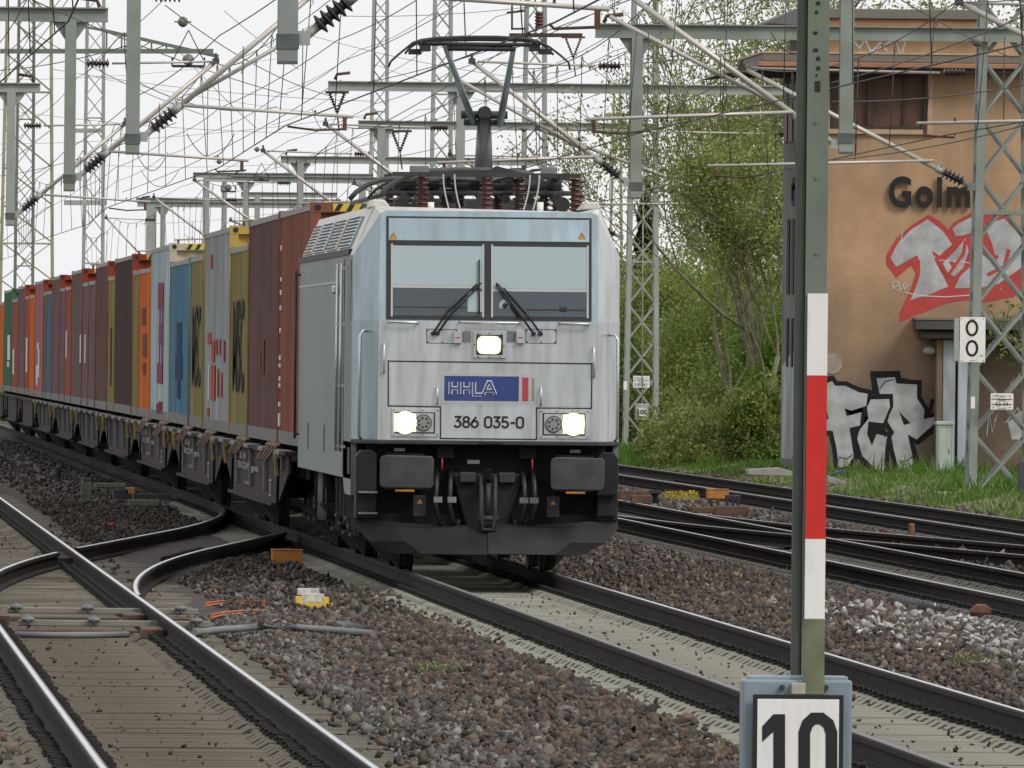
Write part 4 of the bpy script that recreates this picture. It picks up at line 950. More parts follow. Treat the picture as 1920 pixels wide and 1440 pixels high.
CL = [
 (579, 520.5, 1, *RB, 'rust red container directly behind the locomotive, white dashes along its side', None, True, [blk('white', *[(.93,.965,z,z+d) for z,d in ((2.40,.07),(2.02,.05),(1.85,.06),(1.66,.06),(1.38,.06),(1.04,.06),(.95,.05),(.78,.06),(.70,.05),(.46,.06),(.22,.16))])]),
 (519.5, 463, 1, *PB, 'purple brown container, second behind the locomotive', RED_E, False, [blk('darkred', (.45,.52,.85,1.3), (.55,.58,.9,1.15))]),
 (462, 428.5, 0, *OL, 'low yellow container with black lettering, between the purple brown and pale grey ones', None, False, [txt('black', 'MSC', 1.75, .5, 1.15, 1.6)]),
 (427.5, 380, 1, 'pale_grey', (.33,.35,.35), 'tall pale grey container with red writing down its side', ('yellow_end', (.5,.36,.10)), True, [blk('red', (.68,.76,2.35,2.55), (.70,.84,1.26,1.42), (.56,.66,1.0,1.30), (.45,.5,1.1,1.32), (.32,.36,1.1,1.32), (.52,.68,.45,.95), (.74,.82,.2,.32), (.38,.41,.5,.9), (.24,.27,.5,.85), (.15,.18,1.0,1.3)), blk('white', (.77,.80,.45,.95))]),
 (378.5, 354, 0, *OL, 'low olive container with black marks, just behind the pale grey one', None, False, [txt('black', 'MSC', 1.7, .5, 1.15, 1.5)]),
 (351, 315.5, 0, 'steel_blue', (.095,.21,.29), 'low steel blue container beside the light blue one', None, False, [blk('navy', (.35,.6,1.1,1.6), (.3,.65,.7,1.1), (.4,.55,.4,.7))]),
 (314.5, 280, 1, 'light_blue', (.40,.50,.53), 'tall light blue container with plum red block letters', ('cream_end', (.55,.48,.33)), True, [blk('plum', (.30,.60,1.85,2.28), (.30,.38,.62,2.2), (.46,.50,.62,2.2), (.30,.52,1.25,1.6), (.30,.60,.62,.95), (.30,.36,.12,.32), (.42,.48,.12,.32), (.54,.6,.12,.28))]),
 (279, 257.5, 0, *OR, 'bright orange container with a dark square emblem', None, False, [blk('darkred', (.28,.62,1.05,1.45), (.4,.7,1.6,1.9), (.35,.6,.75,.95))]),
 (257, 246, 0, *OL, 'narrow olive container squeezed between the orange and dark brown ones', None, False, []),
 (245, 213, 1, *DB, 'tall dark brown container with a red end, behind the orange one', RED_E, True, []),
 (212.5, 200, 0, *OL, 'olive green container between the two tall dark brown ones', None, False, [blk('black', (.4,.6,.5,1.6))]),
 (199, 177, 1, *PB, 'tall purple brown container with red top corner, half way along the train', RED_E, True, []),
 (176, 164, 0, *PU, 'low mauve container half way along the train', None, False, []),
 (163, 152, 0, *PU, 'low mauve container with one white stroke', None, False, [blk('white', (.4,.55,.9,1.5))]),
 (151, 131.5, 1, *BR2, 'tall dusty brown container in the rear half of the train', RED_E, True, [blk('white', (.05,.14,.9,1.5))]),
 (131, 120, 0, *DR, 'low dull red container with a white stroke in the rear half of the train', None, False, [blk('white', (.7,.85,1.0,1.6))]),
 (119.5, 110, 0, *PU, 'low mauve container just behind the dull red one', None, False, []),
 (109.5, 95, 1, *PU, 'tall mauve brown container next to the small blue one', RED_E, True, []),
 (94.5, 85, 0, *BL, 'small dull blue container far back', None, False, []),
 (84.5, 79, 0, *BR2, 'small tan container beside the pink one', None, False, []),
 (78.5, 63, 1, *PK, 'tall faded pink container with white letters', RED_E, True, [blk('white', (.4,.55,.5,1.2), (.6,.75,.3,.8), (.5,.65,1.2,1.35))]),
 (62.5, 53, 0, *OR, 'small orange container far back beside the pink one', None, False, []),
 (52.5, 45, 0, *DR, 'small red container with white letters far back', None, False, [blk('white', (.4,.7,.6,1.5))]),
 (44.5, 32, 1, *PU, 'tall mauve container far back, before the green one', RED_E, True, []),
 (31.5, 20.5, 0, *DR, 'low red container next to the green one', None, False, [blk('white', (.6,.8,.5,1.2))]),
 (20, 5.5, 1, *GN, 'tall green container with white letters near the left edge', None, True, [blk('white', (.2,.5,.9,1.6), (.3,.5,.7,.85))]),
 (5, -12, 0, *OR, 'orange container at the farthest left end of the train', None, False, []),
]
for px0, px1, hc, nm, c, lab, endc, hd_, mk in CL:
    container(cy(px0), cy(px1)-.12, hc, nm, c, lab, endc, hd_, mk)
# ------------------------------------------------------------------ overhead line
def px_x(px, Y, py=300): return at(px, py, Y).x
def px_z(py, Y, px=900): return at(px, py, Y).z
def lattice(mb, x, y, z0, z1, w0, w1, leg=.12, brace=.05, step=1.15, mi=0):
    H = z1-z0
    def c(sx, sy, z): w_ = w0+(w1-w0)*(z-z0)/H; return Vector((x+sx*w_/2, y+sy*w_/2*.8, z))
    for sx in (-1, 1):
        for sy in (-1, 1): mb.bar(c(sx,sy,z0), c(sx,sy,z1), leg, leg, mi, (0,1,0))
    z = z0+.1
    while z < z1-.2:
        wv = w0+(w1-w0)*(z-z0)/H; st = max(.5, min(step, wv*1.25)); zb = min(z1, z+st)
        for a, b in (((-1,-1),(1,-1)), ((-1,1),(1,1)), ((-1,-1),(-1,1)), ((1,-1),(1,1))):
            mb.bar(c(*a, z), c(*b, zb), brace, brace*.6, mi); mb.bar(c(*b, z), c(*a, zb), brace, brace*.6, mi)
        z = zb
    for z in (z0+.02, z0+H*.33, z0+H*.66):
        for a, b in (((-1,-1),(1,-1)), ((-1,1),(1,1))): mb.bar(c(*a, z), c(*b, z), brace*1.4, brace, mi)
def ibeam(mb, p, q, w_, h, up_=(0,0,1), mi=0):
    p, q = Vector(p), Vector(q); u = Vector(up_)
    for s in (-1, 1): mb.bar(p+u*s*(h/2-.012), q+u*s*(h/2-.012), w_, .024, mi, up_)
    mb.bar(p, q, .018, h-.05, mi, up_)
def hpost(mb, x, y, z0, z1, w_=.2, mi=0):
    for s in (-1, 1): mb.bb((x-w_/2, y+s*(w_/2-.012)-.012, z0), (x+w_/2, y+s*(w_/2-.012)+.012, z1), mi)
    mb.bb((x-.009, y-w_/2+.02, z0), (x+.009, y+w_/2-.02, z1), mi)
def insulator(mb, p, q, r0=.045, r1=.11, n=5, mi=0): insul(mb, p, q, r0, r1, n, mi, 10)
def spikes(mb, c, d, r=.006, n=4, L=.25):
    for k in range(n):
        a = k*1.7; mb.tube([c, c+Vector((math.cos(a)*.05-d*.05, math.sin(a)*.12, L*(.7+.3*math.sin(k*2))))], [r*1.6, r*.4], 4)
def cantilever(x0, Y, xw, label, zl=5.36, zh=7.5, zc=5.75, stagger=.2, group='cantilever arms of the overhead line', two=False, mat=None):
    d = 1 if xw > x0 else -1; xe = xw+d*.15
    t = thing('cantilever_arm', label, 'cantilever', (x0+d*.12, Y, zl), group)
    tube_m = mat or ALU
    a = Vector((x0+d*.16, Y, zl+.05)); e = Vector((xe, Y, zh)); u = (e-a).normalized()
    mb = MB(); mb.tube([a+u*.62, e], .042, 8)
    if two: mb.tube([a+u*.9+Vector((0,.12,0)), e+Vector((d*.25,.12,-.32))], .032, 8)
    mb.build('strut_tube', tube_m, t)
    mb = MB(); insulator(mb, a+u*.18, a+u*.58, .05, .115, 5); mb.build('strut_insulator', PORC_D, t)
    mb = MB(); mb.tube([a-u*.06, a+u*.2], .045, 8); mb.tube([a+u*.56, a+u*.72], .06, 8); mb.box(a, (.12,.16,.14)); spikes(mb, a+u*.64, d); mb.build('strut_fitting', GALV_L, t)
    s = Vector((x0+d*.14, Y, zh-.06))
    mb = MB(); mb.tube([s+Vector((d*.6,0,0)), Vector((xe-d*.1, Y, zh-.01))], .022, 7); mb.build('stay_tube', tube_m, t)
    mb = MB(); insulator(mb, s+Vector((d*.15,0,0)), s+Vector((d*.55,0,0)), .035, .085, 6); mb.build('stay_insulator', PORC, t)
    r0 = a+u*.75; r0 = Vector((r0.x, Y-.06, zc+.12)); r1 = Vector((xw+d*.75, Y-.06, zc-.02))
    mb = MB(); mb.tube([r0, r1], .026, 7); mb.build('registration_tube', tube_m, t)
    mb = MB(); q = r1-Vector((d*.12,0,0)); mb.bar(q, q-Vector((0,0,.2)), .06, .04); mb.tube([q-Vector((0,0,.18)), Vector((xw+d*.2, Y-.06, zc-.22)), Vector((xw+stagger, Y-.06, 5.58))], .018, 6); mb.bar((xw+d*.2, Y-.06, zc), (xw+d*.2, Y-.06, zc+.07), .03); mb.build('steady_arm', RUSTY, t)
    for f in (.35, .7): mb = MB(); p = r0.lerp(r1, f); mb.tube([p, p+Vector((0,.02,.6+.9*f))], .007, 4); mb.build('hanger_wire', ROPE, t)
    mb = MB(); mb.tube([e, e+Vector((0,0,.14))], .03, 6); mb.box(e, (.12,.14,.10)); mb.build('messenger_clamp', ROPE, t)
    return t
COLLAR = M('post_collar_steel', (.10,.115,.11), .6, .2, .2, 4)
def gantry(Y, xm, xe, drops, zb, label, mast_top=None, w0=1.0, w1=.5, z0=-.25, zd=5.15, side=1, bh=.26, wd=.2):
    """a lattice mast with a beam over the tracks and hanging posts"""
    gm = GALV if Y < 300 else GALV_HAZE; bh = bh if Y < 300 else .22
    t = thing('overhead_line_gantry', label, 'gantry', (xm, Y, z0), 'gantries of the overhead line')
    mb = MB(); lattice(mb, xm, Y, z0, mast_top or zb+1.5, w0, w1, .145 if w0 > 1 else .12, .075 if w0 > 1 else .055); mb.build('lattice_mast', gm, t)
    mb = MB(); mb.box((xm, Y, z0+.02), (w0*1.5, w0*1.4, .45)); mb.build('mast_foundation', CONC, t)
    mb = MB(); ibeam(mb, (xe, Y-.42, zb), (xm+side*.3, Y-.42, zb), .2, bh); mb.build('crossbeam', gm, t)
    mb = MB(); mb.tube([(xe+side*.15, Y-.42, zb+.14), (xe+side*.2, Y-.42, zb+.26), (xe+side*.5, Y-.42, zb+.30)], .04, 6); mb.build('beam_fitting', RUSTY, t)
    for dx, zz in drops:
        mb = MB(); hpost(mb, dx, Y-.42, zz, zb-bh/2, wd)
        for s in (-1, 1): mb.prism([(0,0),(wd*1.1,0),(0,-.32)], (dx+s*wd/2, Y-.44, zb-bh/2), (s,0,0), (0,0,1), (0,.04,0))
        mb.bb((dx-wd*.56, Y-.42-wd*.56, zz+.12), (dx+wd*.56, Y-.42+wd*.56, zz+.27), 1); mb.bb((dx-wd*.5, Y-.42-wd*.5, zz-.03), (dx+wd*.5, Y-.42+wd*.5, zz), 1)
        mb.build('hanging_post', [gm, COLLAR], t)
    return t
RS = [  # Y, mast x, beam end x, drop x, beam z, mast top
 (219.0, 21.7, 14.2, 15.19, 8.25, 15, 'gantry whose hanging post comes down in front of the brown building'),
 (269.5, 21.55, 14.2, 14.95, 8.12, 15.5, 'gantry with the lattice mast carrying the white 0 0 board at the right edge'),
 (344.0, 23.2, 12.05, 15.08, 8.42, 11, 'gantry whose long beam passes behind the pantograph'),
 (390.0, 21.86, 14.45, 15.05, 8.25, 15, 'gantry on the lattice mast with the rope and the 105 weight box'),
 (457.0, 22.3, 14.6, 15.2, 8.2, 16, 'gantry on the lattice mast just right of the pantograph'),
 (509.0, 21.7, 14.6, 15.1, 8.2, 17, 'gantry on the lattice mast behind the left pantograph arm'),
 (587.0, 22.6, 13.2, 14.2, 8.1, 18, 'gantry on the tall lattice mast left of the pantograph'),
]
for Y, xm, xe, dx, zb, mt, lab in RS:
    gantry(Y, xm, xe, [(dx, 5.15 if Y != 219 else 5.30)], zb, lab, mt, 1.05 if Y < 300 else .8, .55 if Y < 300 else .48)
LS = [(150.0, 'gantry whose thick hanging post ends beside the black insulator at the upper left'), (219.0, 'gantry whose long hanging post carries the twin white tubes at the left'),
      (269.5, 'gantry with the grey beam at the upper left corner and a long hanging post'), (344.0, 'gantry with a short beam at the left edge and a thin hanging post')]
for i, (Y, lab) in enumerate(LS): gantry(Y, -1.6, 5.5, [(4.84, 5.18)], 8.3, lab, 12, 1.0, .5, side=-1)
words = {150: 'nearest', 219: 'second nearest', 269: 'third nearest', 344: 'fourth', 390: 'fifth', 457: 'sixth', 509: 'seventh', 587: 'eighth'}
places = {150: 'running up from the thick post at the top left', 219: 'of twin white tubes rising from the long left post', 269: 'rising from the left post below the upper left beam', 344: 'rising from the thin post at the left edge'}
for Y, _ in LS: cantilever(4.84, Y-.42, 7.28, 'cantilever arm '+places[int(Y)], zh=7.5, two=(Y == 219), stagger=.15 if Y in (150., 269.5) else -.2)
pl2 = {219: 'of thick tubes slanting down to the post before the building', 269: 'of paired tubes slanting down behind the pantograph to its post', 344: 'over the train on the post just right of the pantograph', 390: 'on the post left of the pantograph knee', 457: 'on the sixth gantry, behind the folded pantograph', 509: 'on the seventh gantry, left of the folded pantograph', 587: 'on the farthest gantry, above the rust containers'}
pl3 = {219: 'passing over the grassy track from the mast beyond the right edge', 269: 'slanting across the building wall to the right-hand mast', 344: 'slanting past the trees to the left side of the building', 390: 'on the mast with the 105 box', 457: 'on the mast right of the pantograph', 509: 'on the mast behind the pantograph', 587: 'on the tall mast left of the pantograph'}
for Y, xm, xe, dx, zb, mt, lab in RS:
    cantilever(dx, Y-.42, 12.15, 'cantilever arm '+pl2[int(Y)], zh=7.55, two=(Y < 300), stagger=.2 if Y in (219., 344., 457.) else -.25)
    cantilever(xm-.4, Y, 17.0, 'cantilever arm '+pl3[int(Y)], zh=7.5, stagger=-.2 if Y in (219., 344., 457.) else .25)
# wires: messenger, contact wire and droppers per track
SUP = [40, 95, 150, 219, 269.1, 344, 390, 457, 509, 587, 660]
def wirerun(xt, label, sup=SUP, zc=5.56, zm=7.5):
    t = thing('overhead_wire_run', label, 'overhead wire', (xt, sup[0], zc), 'wire runs above the tracks')
    cw, mw_, dr = [], [], []
    for i in range(len(sup)-1):
        a, b = sup[i], sup[i+1]; s0 = .22*(-1)**i; s1 = -s0; n = 12
        for k in range(n+(i == len(sup)-2)):
            f = k/n; y = a+(b-a)*f; x = xt+s0+(s1-s0)*f; sg = 1-4*f*(1-f)
            z = zm-.42+.42*sg; cw.append((x, y, zc)); mw_.append((xt+.3*(s0+(s1-s0)*f), y, z))
            if k % 2 == 1: dr.append(((x, y, zc), (xt+.3*(s0+(s1-s0)*f), y, z)))
    mb = MB(); mb.tube(cw, .010, 5, cap=False); mb.build('contact_wire', WIRE, t)
    mb = MB(); mb.tube(mw_, .009, 5, cap=False); mb.build('messenger_wire', ROPE, t)
    for p, q in dr:
        mb = MB(); mb.tube([p, q], .007, 4); q = Vector(q); mb.tube([q, q+Vector((.03,0,-.12)), q+Vector((-.02,0,-.2)), q], .006, 4); mb.build('dropper_wire', ROPE, t)
wirerun(T0, 'contact and catenary wires over the nearest track')
wirerun(T1+.05, 'contact and catenary wires touching the raised pantograph', zc=5.60)
wirerun(T2, 'contact and catenary wires over the track right of the train')
wirerun(T3, 'contact and catenary wires over the far right track')
# feeder and cross wires strung between the masts
def span(p, q, sag, r=.012, n=14): return [Vector(p).lerp(Vector(q), k/n)-Vector((0,0,sag*4*(k/n)*(1-k/n))) for k in range(n+1)], r
def wire(name, label, pts, r, grp=None, mat=None):
    mb = MB(); mb.tube(pts, r, 5); o = own_origin(mb.build(name, mat or ROPE)); tag(o, label, 'wire', grp); return o
for j, (dx, z, lab) in enumerate(((-.9, 10.6, 'lower feeder wire strung along the right-hand masts'), (.9, 10.9, 'outer feeder wire strung along the right-hand masts'), (-.7, 12.6, 'upper feeder wire strung along the right-hand masts'), (0, 14.2, 'topmost feeder wire strung along the right-hand masts'))):
    pts = []
    for (a, b) in zip([160, 219, 269.5, 344, 390, 457, 509, 587], [219, 269.5, 344, 390, 457, 509, 587, 680]): pts += span((21.8+dx, a, z), (21.8+dx, b, z), .2)[0][:-1]
    wire('feeder_wire', lab, pts, .010, 'feeder wires along the masts')
# slanting wires seen against the sky: (pixel, Y) to (pixel, Y)
SW = [((0,132,300),(240,85,262),.2,'slack dark wire left of the upper left post'), ((310,10,269),(620,180,344),.6,'wire sloping down from the top left towards the tall masts'),
      ((60,0,219),(540,178,344),.3,'wire crossing behind the twin white tubes'), ((250,150,269),(520,200,344),.8,'low slack wire between the left posts'),
      ((560,305,344),(1010,50,269),.5,'long dark wire rising behind the pantograph head to the right'), ((660,160,344),(1180,0,240),.4,'wire rising to the top centre behind the pantograph'),
      ((870,165,344),(1240,60,269),1.2,'sagging wire right of the pantograph head'), ((1020,120,344),(1500,75,269),.5,'thin wire between the right masts'),
      ((1560,155,240),(1920,30,200),.2,'dark wire crossing the building eaves'), ((1560,190,240),(1920,160,215),.2,'dark wire crossing the building window'),
      ((1560,300,240),(1920,235,215),.2,'thin wire crossing the building above the lettering'), ((1690,0,219),(1900,110,269),.1,'steep wire at the upper right corner'),
      ((700,300,457),(1180,150,344),.8,'far sagging wire behind the pantograph base'), ((230,360,457),(640,150,344),.6,'far wire crossing the left sky'), ((0,330,457),(330,230,344),.5,'far wire at the left edge'),
      ((1240,330,390),(1500,180,269),.2,'pale wire in front of the trees')]
for (a, b, sag, lab) in SW:
    pts, r = span(at(*a), at(*b), sag*.35); wire('tie_wire', lab, pts, .0095, 'tie wires crossing the overhead line')
# long wires running the length of the yard
for i, (x, z, a, b, sag, lab) in enumerate(((4.9, 8.75, 95, 650, .5, 'long wire along the tops of the left hanging posts'), (5.3, 9.6, 95, 650, .9, 'higher long wire over the left hanging posts'), (9.8, 8.9, 150, 680, .8, 'long wire high above the gap right of the train'), (9.6, 7.9, 150, 680, .6, 'lower long wire above the gap right of the train'),
   (7.2, 9.4, 150, 680, .8, 'long wire high above the train'), (3.4, 7.6, 95, 680, .7, 'long wire high over the nearest track'), (6.1, 6.9, 95, 680, .5, 'auxiliary wire left of the pantograph'), (12.4, 9.0, 200, 680, .8, 'long wire high above the track right of the train'), (14.9, 8.8, 200, 680, .6, 'long wire along the tops of the right hanging posts'), (18.6, 9.3, 219, 680, .8, 'long wire high over the far right track'))):
    pts = []; ys = [q for q in SUP if a <= q <= b+10]
    for p, q in zip(ys[:-1], ys[1:]): pts += span((x, p, z), (x, q, z), sag*.16)[0][:-1]
    wire('line_wire', lab, pts, .0085, 'long wires above the yard')
# thin pale wires strung across the yard
rw = random.Random(5)
PALEW = M('pale_thin_wire', (.14,.14,.135), .6, .3, .1)
for i, (a, b, sag, lab) in enumerate((((0,205,500),(640,250,500),.5,'thin pale wire crossing the left sky behind the long posts'), ((0,270,560),(690,215,560),.6,'thin pale wire rising gently behind the white tubes'), ((100,130,430),(700,190,430),.4,'thin pale wire from the left post to the tall masts'),
  ((180,145,620),(860,235,620),.7,'thin pale wire sloping down to the pantograph knee'), ((0,150,620),(520,110,620),.5,'thin pale wire near the upper left beams'), ((200,310,600),(700,290,600),.6,'thin pale wire low over the containers'),
  ((260,420,700),(640,380,700),.5,'lowest thin pale wire just above the containers'), ((560,60,430),(1010,150,430),.4,'thin pale wire sloping down behind the pantograph head'), ((560,240,560),(1190,190,560),.9,'thin pale wire through the pantograph arms'),
  ((700,120,560),(1200,260,560),.6,'thin pale wire sloping down right of the pantograph'), ((640,30,344),(1000,12,344),.2,'topmost thin pale wire above the pantograph'), ((960,200,430),(1240,240,430),.3,'short thin pale wire near the right posts'),
  ((1000,330,500),(1240,300,500),.3,'thin pale wire before the pale trees'), ((420,20,344),(560,130,344),.1,'short steep thin wire by the upper insulator'), ((330,90,344),(480,240,344),.1,'steep thin wire left of the white tubes'), ((60,60,269),(380,215,300),.3,'thin wire from the upper left beam down to the tubes'))):
    pts, r = span(at(*a), at(*b), sag*.4); wire('thin_wire', lab, pts, .0075, 'thin wires across the yard', PALEW)
# looped jumper cables at the posts
for px, py, Y, w_, h, lab in ((395,250,300,90,45,'looped jumper cable at the left, hanging below the thin wires'), (610,205,420,50,40,'looped jumper cable left of the pantograph'), (285,285,344,60,35,'looped jumper cable left of centre'),
                          (1490,60,230,90,40,'double looped jumper cable beside the green post'), (240,60,219,14,90,'black jumper cable beside the long left post'), (300,320,457,70,30,'far looped jumper cable above the containers')):
    pts = [at(px-w_/2+w_*k/12, py+h*(1-(2*k/12-1)**2), Y) for k in range(13)]
    wire('jumper_cable', lab, pts, .0095, 'looped jumper cables')
# section insulators with round balls
for px, py, Y, lab in ((353,112,280,'section insulator with a round ball below the upper left wire'), (490,331,457,'section insulator with a ball above the grey container'), (428,352,480,'small section insulator left of the rust containers')):
    t = thing('section_insulator', lab, 'insulator', at(px, py, Y), 'section insulators in the wires'); k = Y/28300
    mb = MB(); c = at(px, py, Y); s = 1.0 if Y < 300 else .75
    mb.bar(c+Vector((-.3*s,0,-.12)), c+Vector((.3*s,0,-.12)), .05); mb.bar(c+Vector((-.3*s,0,-.12)), c+Vector((-.3*s,0,.05)), .03); mb.bar(c+Vector((.3*s,0,-.12)), c+Vector((.3*s,0,.05)), .03); mb.build('skid_frame', DKGREY, t)
    mb = MB(); mb.lathe(c+Vector((0,0,-.11)), c+Vector((0,0,.11)), [(0,.02),(.15,.08),(.4,.11),(.6,.11),(.85,.08),(1,.02)], 12, 0, True); mb.build('ball_insulator', M('grey_ball', (.16,.15,.13), .5, 0, .1), t)
    mb = MB(); mb.tube([c+Vector((-.28*s,0,0)), c+Vector((0,0,.55*s))], .01, 4); mb.tube([c+Vector((.28*s,0,0)), c+Vector((0,0,.55*s))], .01, 4); mb.build('suspension_wire', ROPE, t)
for px, py, Y, r, lab in ((343,41,280,.10,'round ball insulator high on the wire at the upper left'), (1290,106,300,.075,'round ball insulator in front of the tree'), (982,242,344,.07,'round ball insulator right of the pantograph knee'), (411,303,400,.07,'dark ball insulator left of centre above the wires'), (482,280,400,.07,'dark ball insulator nearest to the centre left'), (1832,77,262,.10,'round ball insulator beside the right-hand mast')):
    c = at(px, py, Y); mb = MB(); mb.lathe(c-Vector((0,0,r)), c+Vector((0,0,r)), [(0,r*.2),(.15,r*.72),(.4,r),(.6,r),(.85,r*.72),(1,r*.2)], 14, 0, True); mb.tube([c-Vector((r*1.6,0,0)), c+Vector((r*1.6,0,0))], r*.14, 5)
    tag(own_origin(mb.build('ball_insulator', bpy.data.materials['grey_ball'])), lab, 'insulator', 'ball insulators in the wires')
# V shaped insulator strings under the far beams
for px, py, Y, zz, lab in ((632,175,344,0,'V shaped insulator string under the left end of the long beam'), (1075,72,457,0,'V shaped insulator string right of the pantograph head'), (750,248,390,0,'insulator chain hanging left of the pantograph arm')):
    t = thing('insulator_string', lab, 'insulator', at(px, py, Y), 'insulator strings')
    for s in (-1, 1):
        a = at(px+s*14, py, Y); b = at(px, py+36, Y); mb = MB(); insulator(mb, a, b, .02, .05, 8); mb.build('insulator_chain', RUSTY, t)
    mb = MB(); b = at(px, py+36, Y); mb.tube([b, at(px+4, py+70, Y)], .02, 5); mb.bar(at(px-22, py-2, Y), at(px+22, py-2, Y), .06); mb.build('clamp', RUSTY, t)
# arm with V strings and a red insulator on the sixth mast
t = thing('mast_switch', 'mast switch with a red brown insulator right of the pantograph head', 'switch', at(1003, 70, 457))
mb = MB(); mb.bar(at(955,66,456.5), at(1092,66,456.5), .14, .12); mb.bar(at(960,10,456.5), at(960,55,456.5), .06); mb.bar(at(958,54,456.5), at(985,54,456.5), .06); mb.tube([at(950,24,456.5), at(985,20,456.5)], .04, 6); mb.build('switch_arm', RUSTY, t)
mb = MB(); insulator(mb, at(1011,54,456.2), at(1011,22,456.2), .11, .15, 5); mb.build('switch_insulator', REDI, t)
# distant masts and pylons on the left
def farmast(px0, px1, pyb, pyt, Y, label, mat=GALV_HAZE, w1=None, arms=(), lg=.17, br=.07):
    a, b = at(px0, 400, Y), at(px1, 400, Y); wd = b.x-a.x; xc = (a.x+b.x)/2
    t = thing('lattice_mast', label, 'lattice mast', (xc, Y, -.5))
    mb = MB(); lattice(mb, xc, Y, -.5, at(px0, pyt, Y).z, wd*1.12, w1 or wd*.85, wd*lg, wd*br, 2.5); mb.build('tower', mat, t)
    for (x0, x1, py, h) in arms:
        mb = MB(); mb.bar(at(x0, py, Y-1.5), at(x1, py, Y-1.5), h, h); mb.build('arm', mat, t)
    return t
farmast(158, 193, 500, -60, 760, 'pale lattice mast behind the long left post', arms=((138,196,245,.22),(120,200,380,.25)))
t = farmast(30, 62, 520, -60, 700, 'darker lattice mast behind the left edge posts', GALV_D, arms=((0,400,96,.22),))
mb = MB(); mb.bar(at(190,56,699), at(410,106,699), .16); mb.bar(at(190,56,699), at(40,30,699), .12)
for k in range(7): x = 200+k*28; mb.bar(at(x, 58+k*6.4, 699), at(x, 95, 699), .08); mb.bar(at(x, 95, 699), at(x+28, 58+(k+1)*6.4, 699), .05)
mb.build('truss_arm', GALV_D, t)
PYL = M('yellowish_pylon_steel', (.30,.28,.17), .6, .1, .2, 1)
farmast(5, 97, 540, -120, 1000, 'broad yellowish lattice pylon at the left edge', PYL, arms=(), lg=.055, br=.03)
farmast(1143, 1168, 560, 178, 2300, 'thin far pylon seen between the masts and trees', PYL, 1.0, arms=((1135,1176,215,.5),(1138,1173,250,.5)))
farmast(1288, 1300, 560, 380, 2300, 'tiny far pylon among the treetops', PYL, .6, arms=((1283,1305,400,.5),))
for px, pyt, pyb, Y, lab in ((288,375,470,650,'far grey post above the light blue container'), (420,335,425,640,'far grey post above the olive container'), (482,365,420,620,'far grey post at the purple container')):
    t = thing('catenary_post', lab, 'post', (at(px, pyb, Y).x, Y, -.3)); mb = MB(); x = at(px, pyb, Y).x; hpost(mb, x, Y, -.3, at(px, pyt, Y).z, .22); mb.build('post_shaft', GALV_HAZE, t)
    mb = MB(); ibeam(mb, at(px-30, pyt, Y), at(px+150, pyt+1, Y), .2, .22); mb.build('post_arm', GALV_HAZE, t)
# long far beams
for x0, x1, py, Y, lab in ((362,700,328,560,'far horizontal beam above the rust containers'), (255,640,375,640,'far low beam above the light blue and grey containers')):
    t = thing('far_crossbeam', lab, 'crossbeam', at(x0, py, Y)); mb = MB(); ibeam(mb, at(x0, py, Y), at(x1, py+3, Y), .2, .2); mb.build('beam', GALV_HAZE, t)
    mb = MB(); 
    for x in (x1-20, x0+25): hpost(mb, at(x, py, Y).x, Y, -.3, at(x, py, Y).z-.1, .24)
    mb.build('beam_post', GALV_HAZE, t)
# rope with weights and plates on the 105 mast
t = thing('tension_weight', 'grey weight box numbered 105 hanging on a rope at the mast', 'tension weight', at(1203, 772, 388.6))
mb = MB(); mb.bb(at(1190,788,388.8), at(1216,757,388.4)); mb.build('weight_box', GALV_L, t, .02)
mb = MB(); mb.bb(at(1196,780,388.38), at(1211,766,388.34), 0); put_text(mb, '105', .17, at(1203.5, 773, 388.33), AX, AZ, 1, offset=.004); mb.build('number_plate', [WHITE, INK], t)
mb = MB(); mb.tube([at(1207,90,388.6), at(1204,757,388.6)], .018, 5); mb.tube([at(1204,788,388.6), at(1206,850,388.6)], .03, 6); mb.build('rope', M('pale_rope', (.42,.42,.32), .8), t)
def plate(name, lab, x0, y0, x1, y1, Y, lines=(), cat='sign'):
    t = thing(name, lab, cat, at((x0+x1)/2, y1, Y)); mb = MB(); mb.bb(at(x0,y1,Y), at(x1,y0,Y+.02)); mb.build('plate', WHITE, t, .006)
    mb = MB()
    for k, (tx, py, sz) in enumerate(lines): put_text(mb, tx, sz, at((x0+x1)/2, py, Y-.012), AX, AZ, 0)
    ya, yb = at(x0, y1, Y).z, at(x0, y0, Y).z; xa, xb = at(x0+2, y0, Y).x, at(x1-2, y0, Y).x
    if lines:
        for f in (.33, .66): mb.bb((xa, Y-.006, ya+(yb-ya)*f-.006), (xb, Y-.001, ya+(yb-ya)*f+.006))
        for x in (xa+.04, xb-.04):
            for z in (ya+.04, yb-.04): mb.tube([(x, Y-.001, z), (x, Y-.008, z)], .012, 6)
        mb.build('plate_lettering', INK, t)
    return t
plate('mast_plate', 'white printed plate on the lattice mast beside the locomotive', 1187, 705, 1218, 727, 388.9, (('Priort -', 709, .07), ('Golm', 716, .07), ('52-43', 722.5, .09)))
plate('mast_label', 'narrow white label on the left leg of the mast beside the locomotive', 1169, 715, 1176, 731, 388.9)
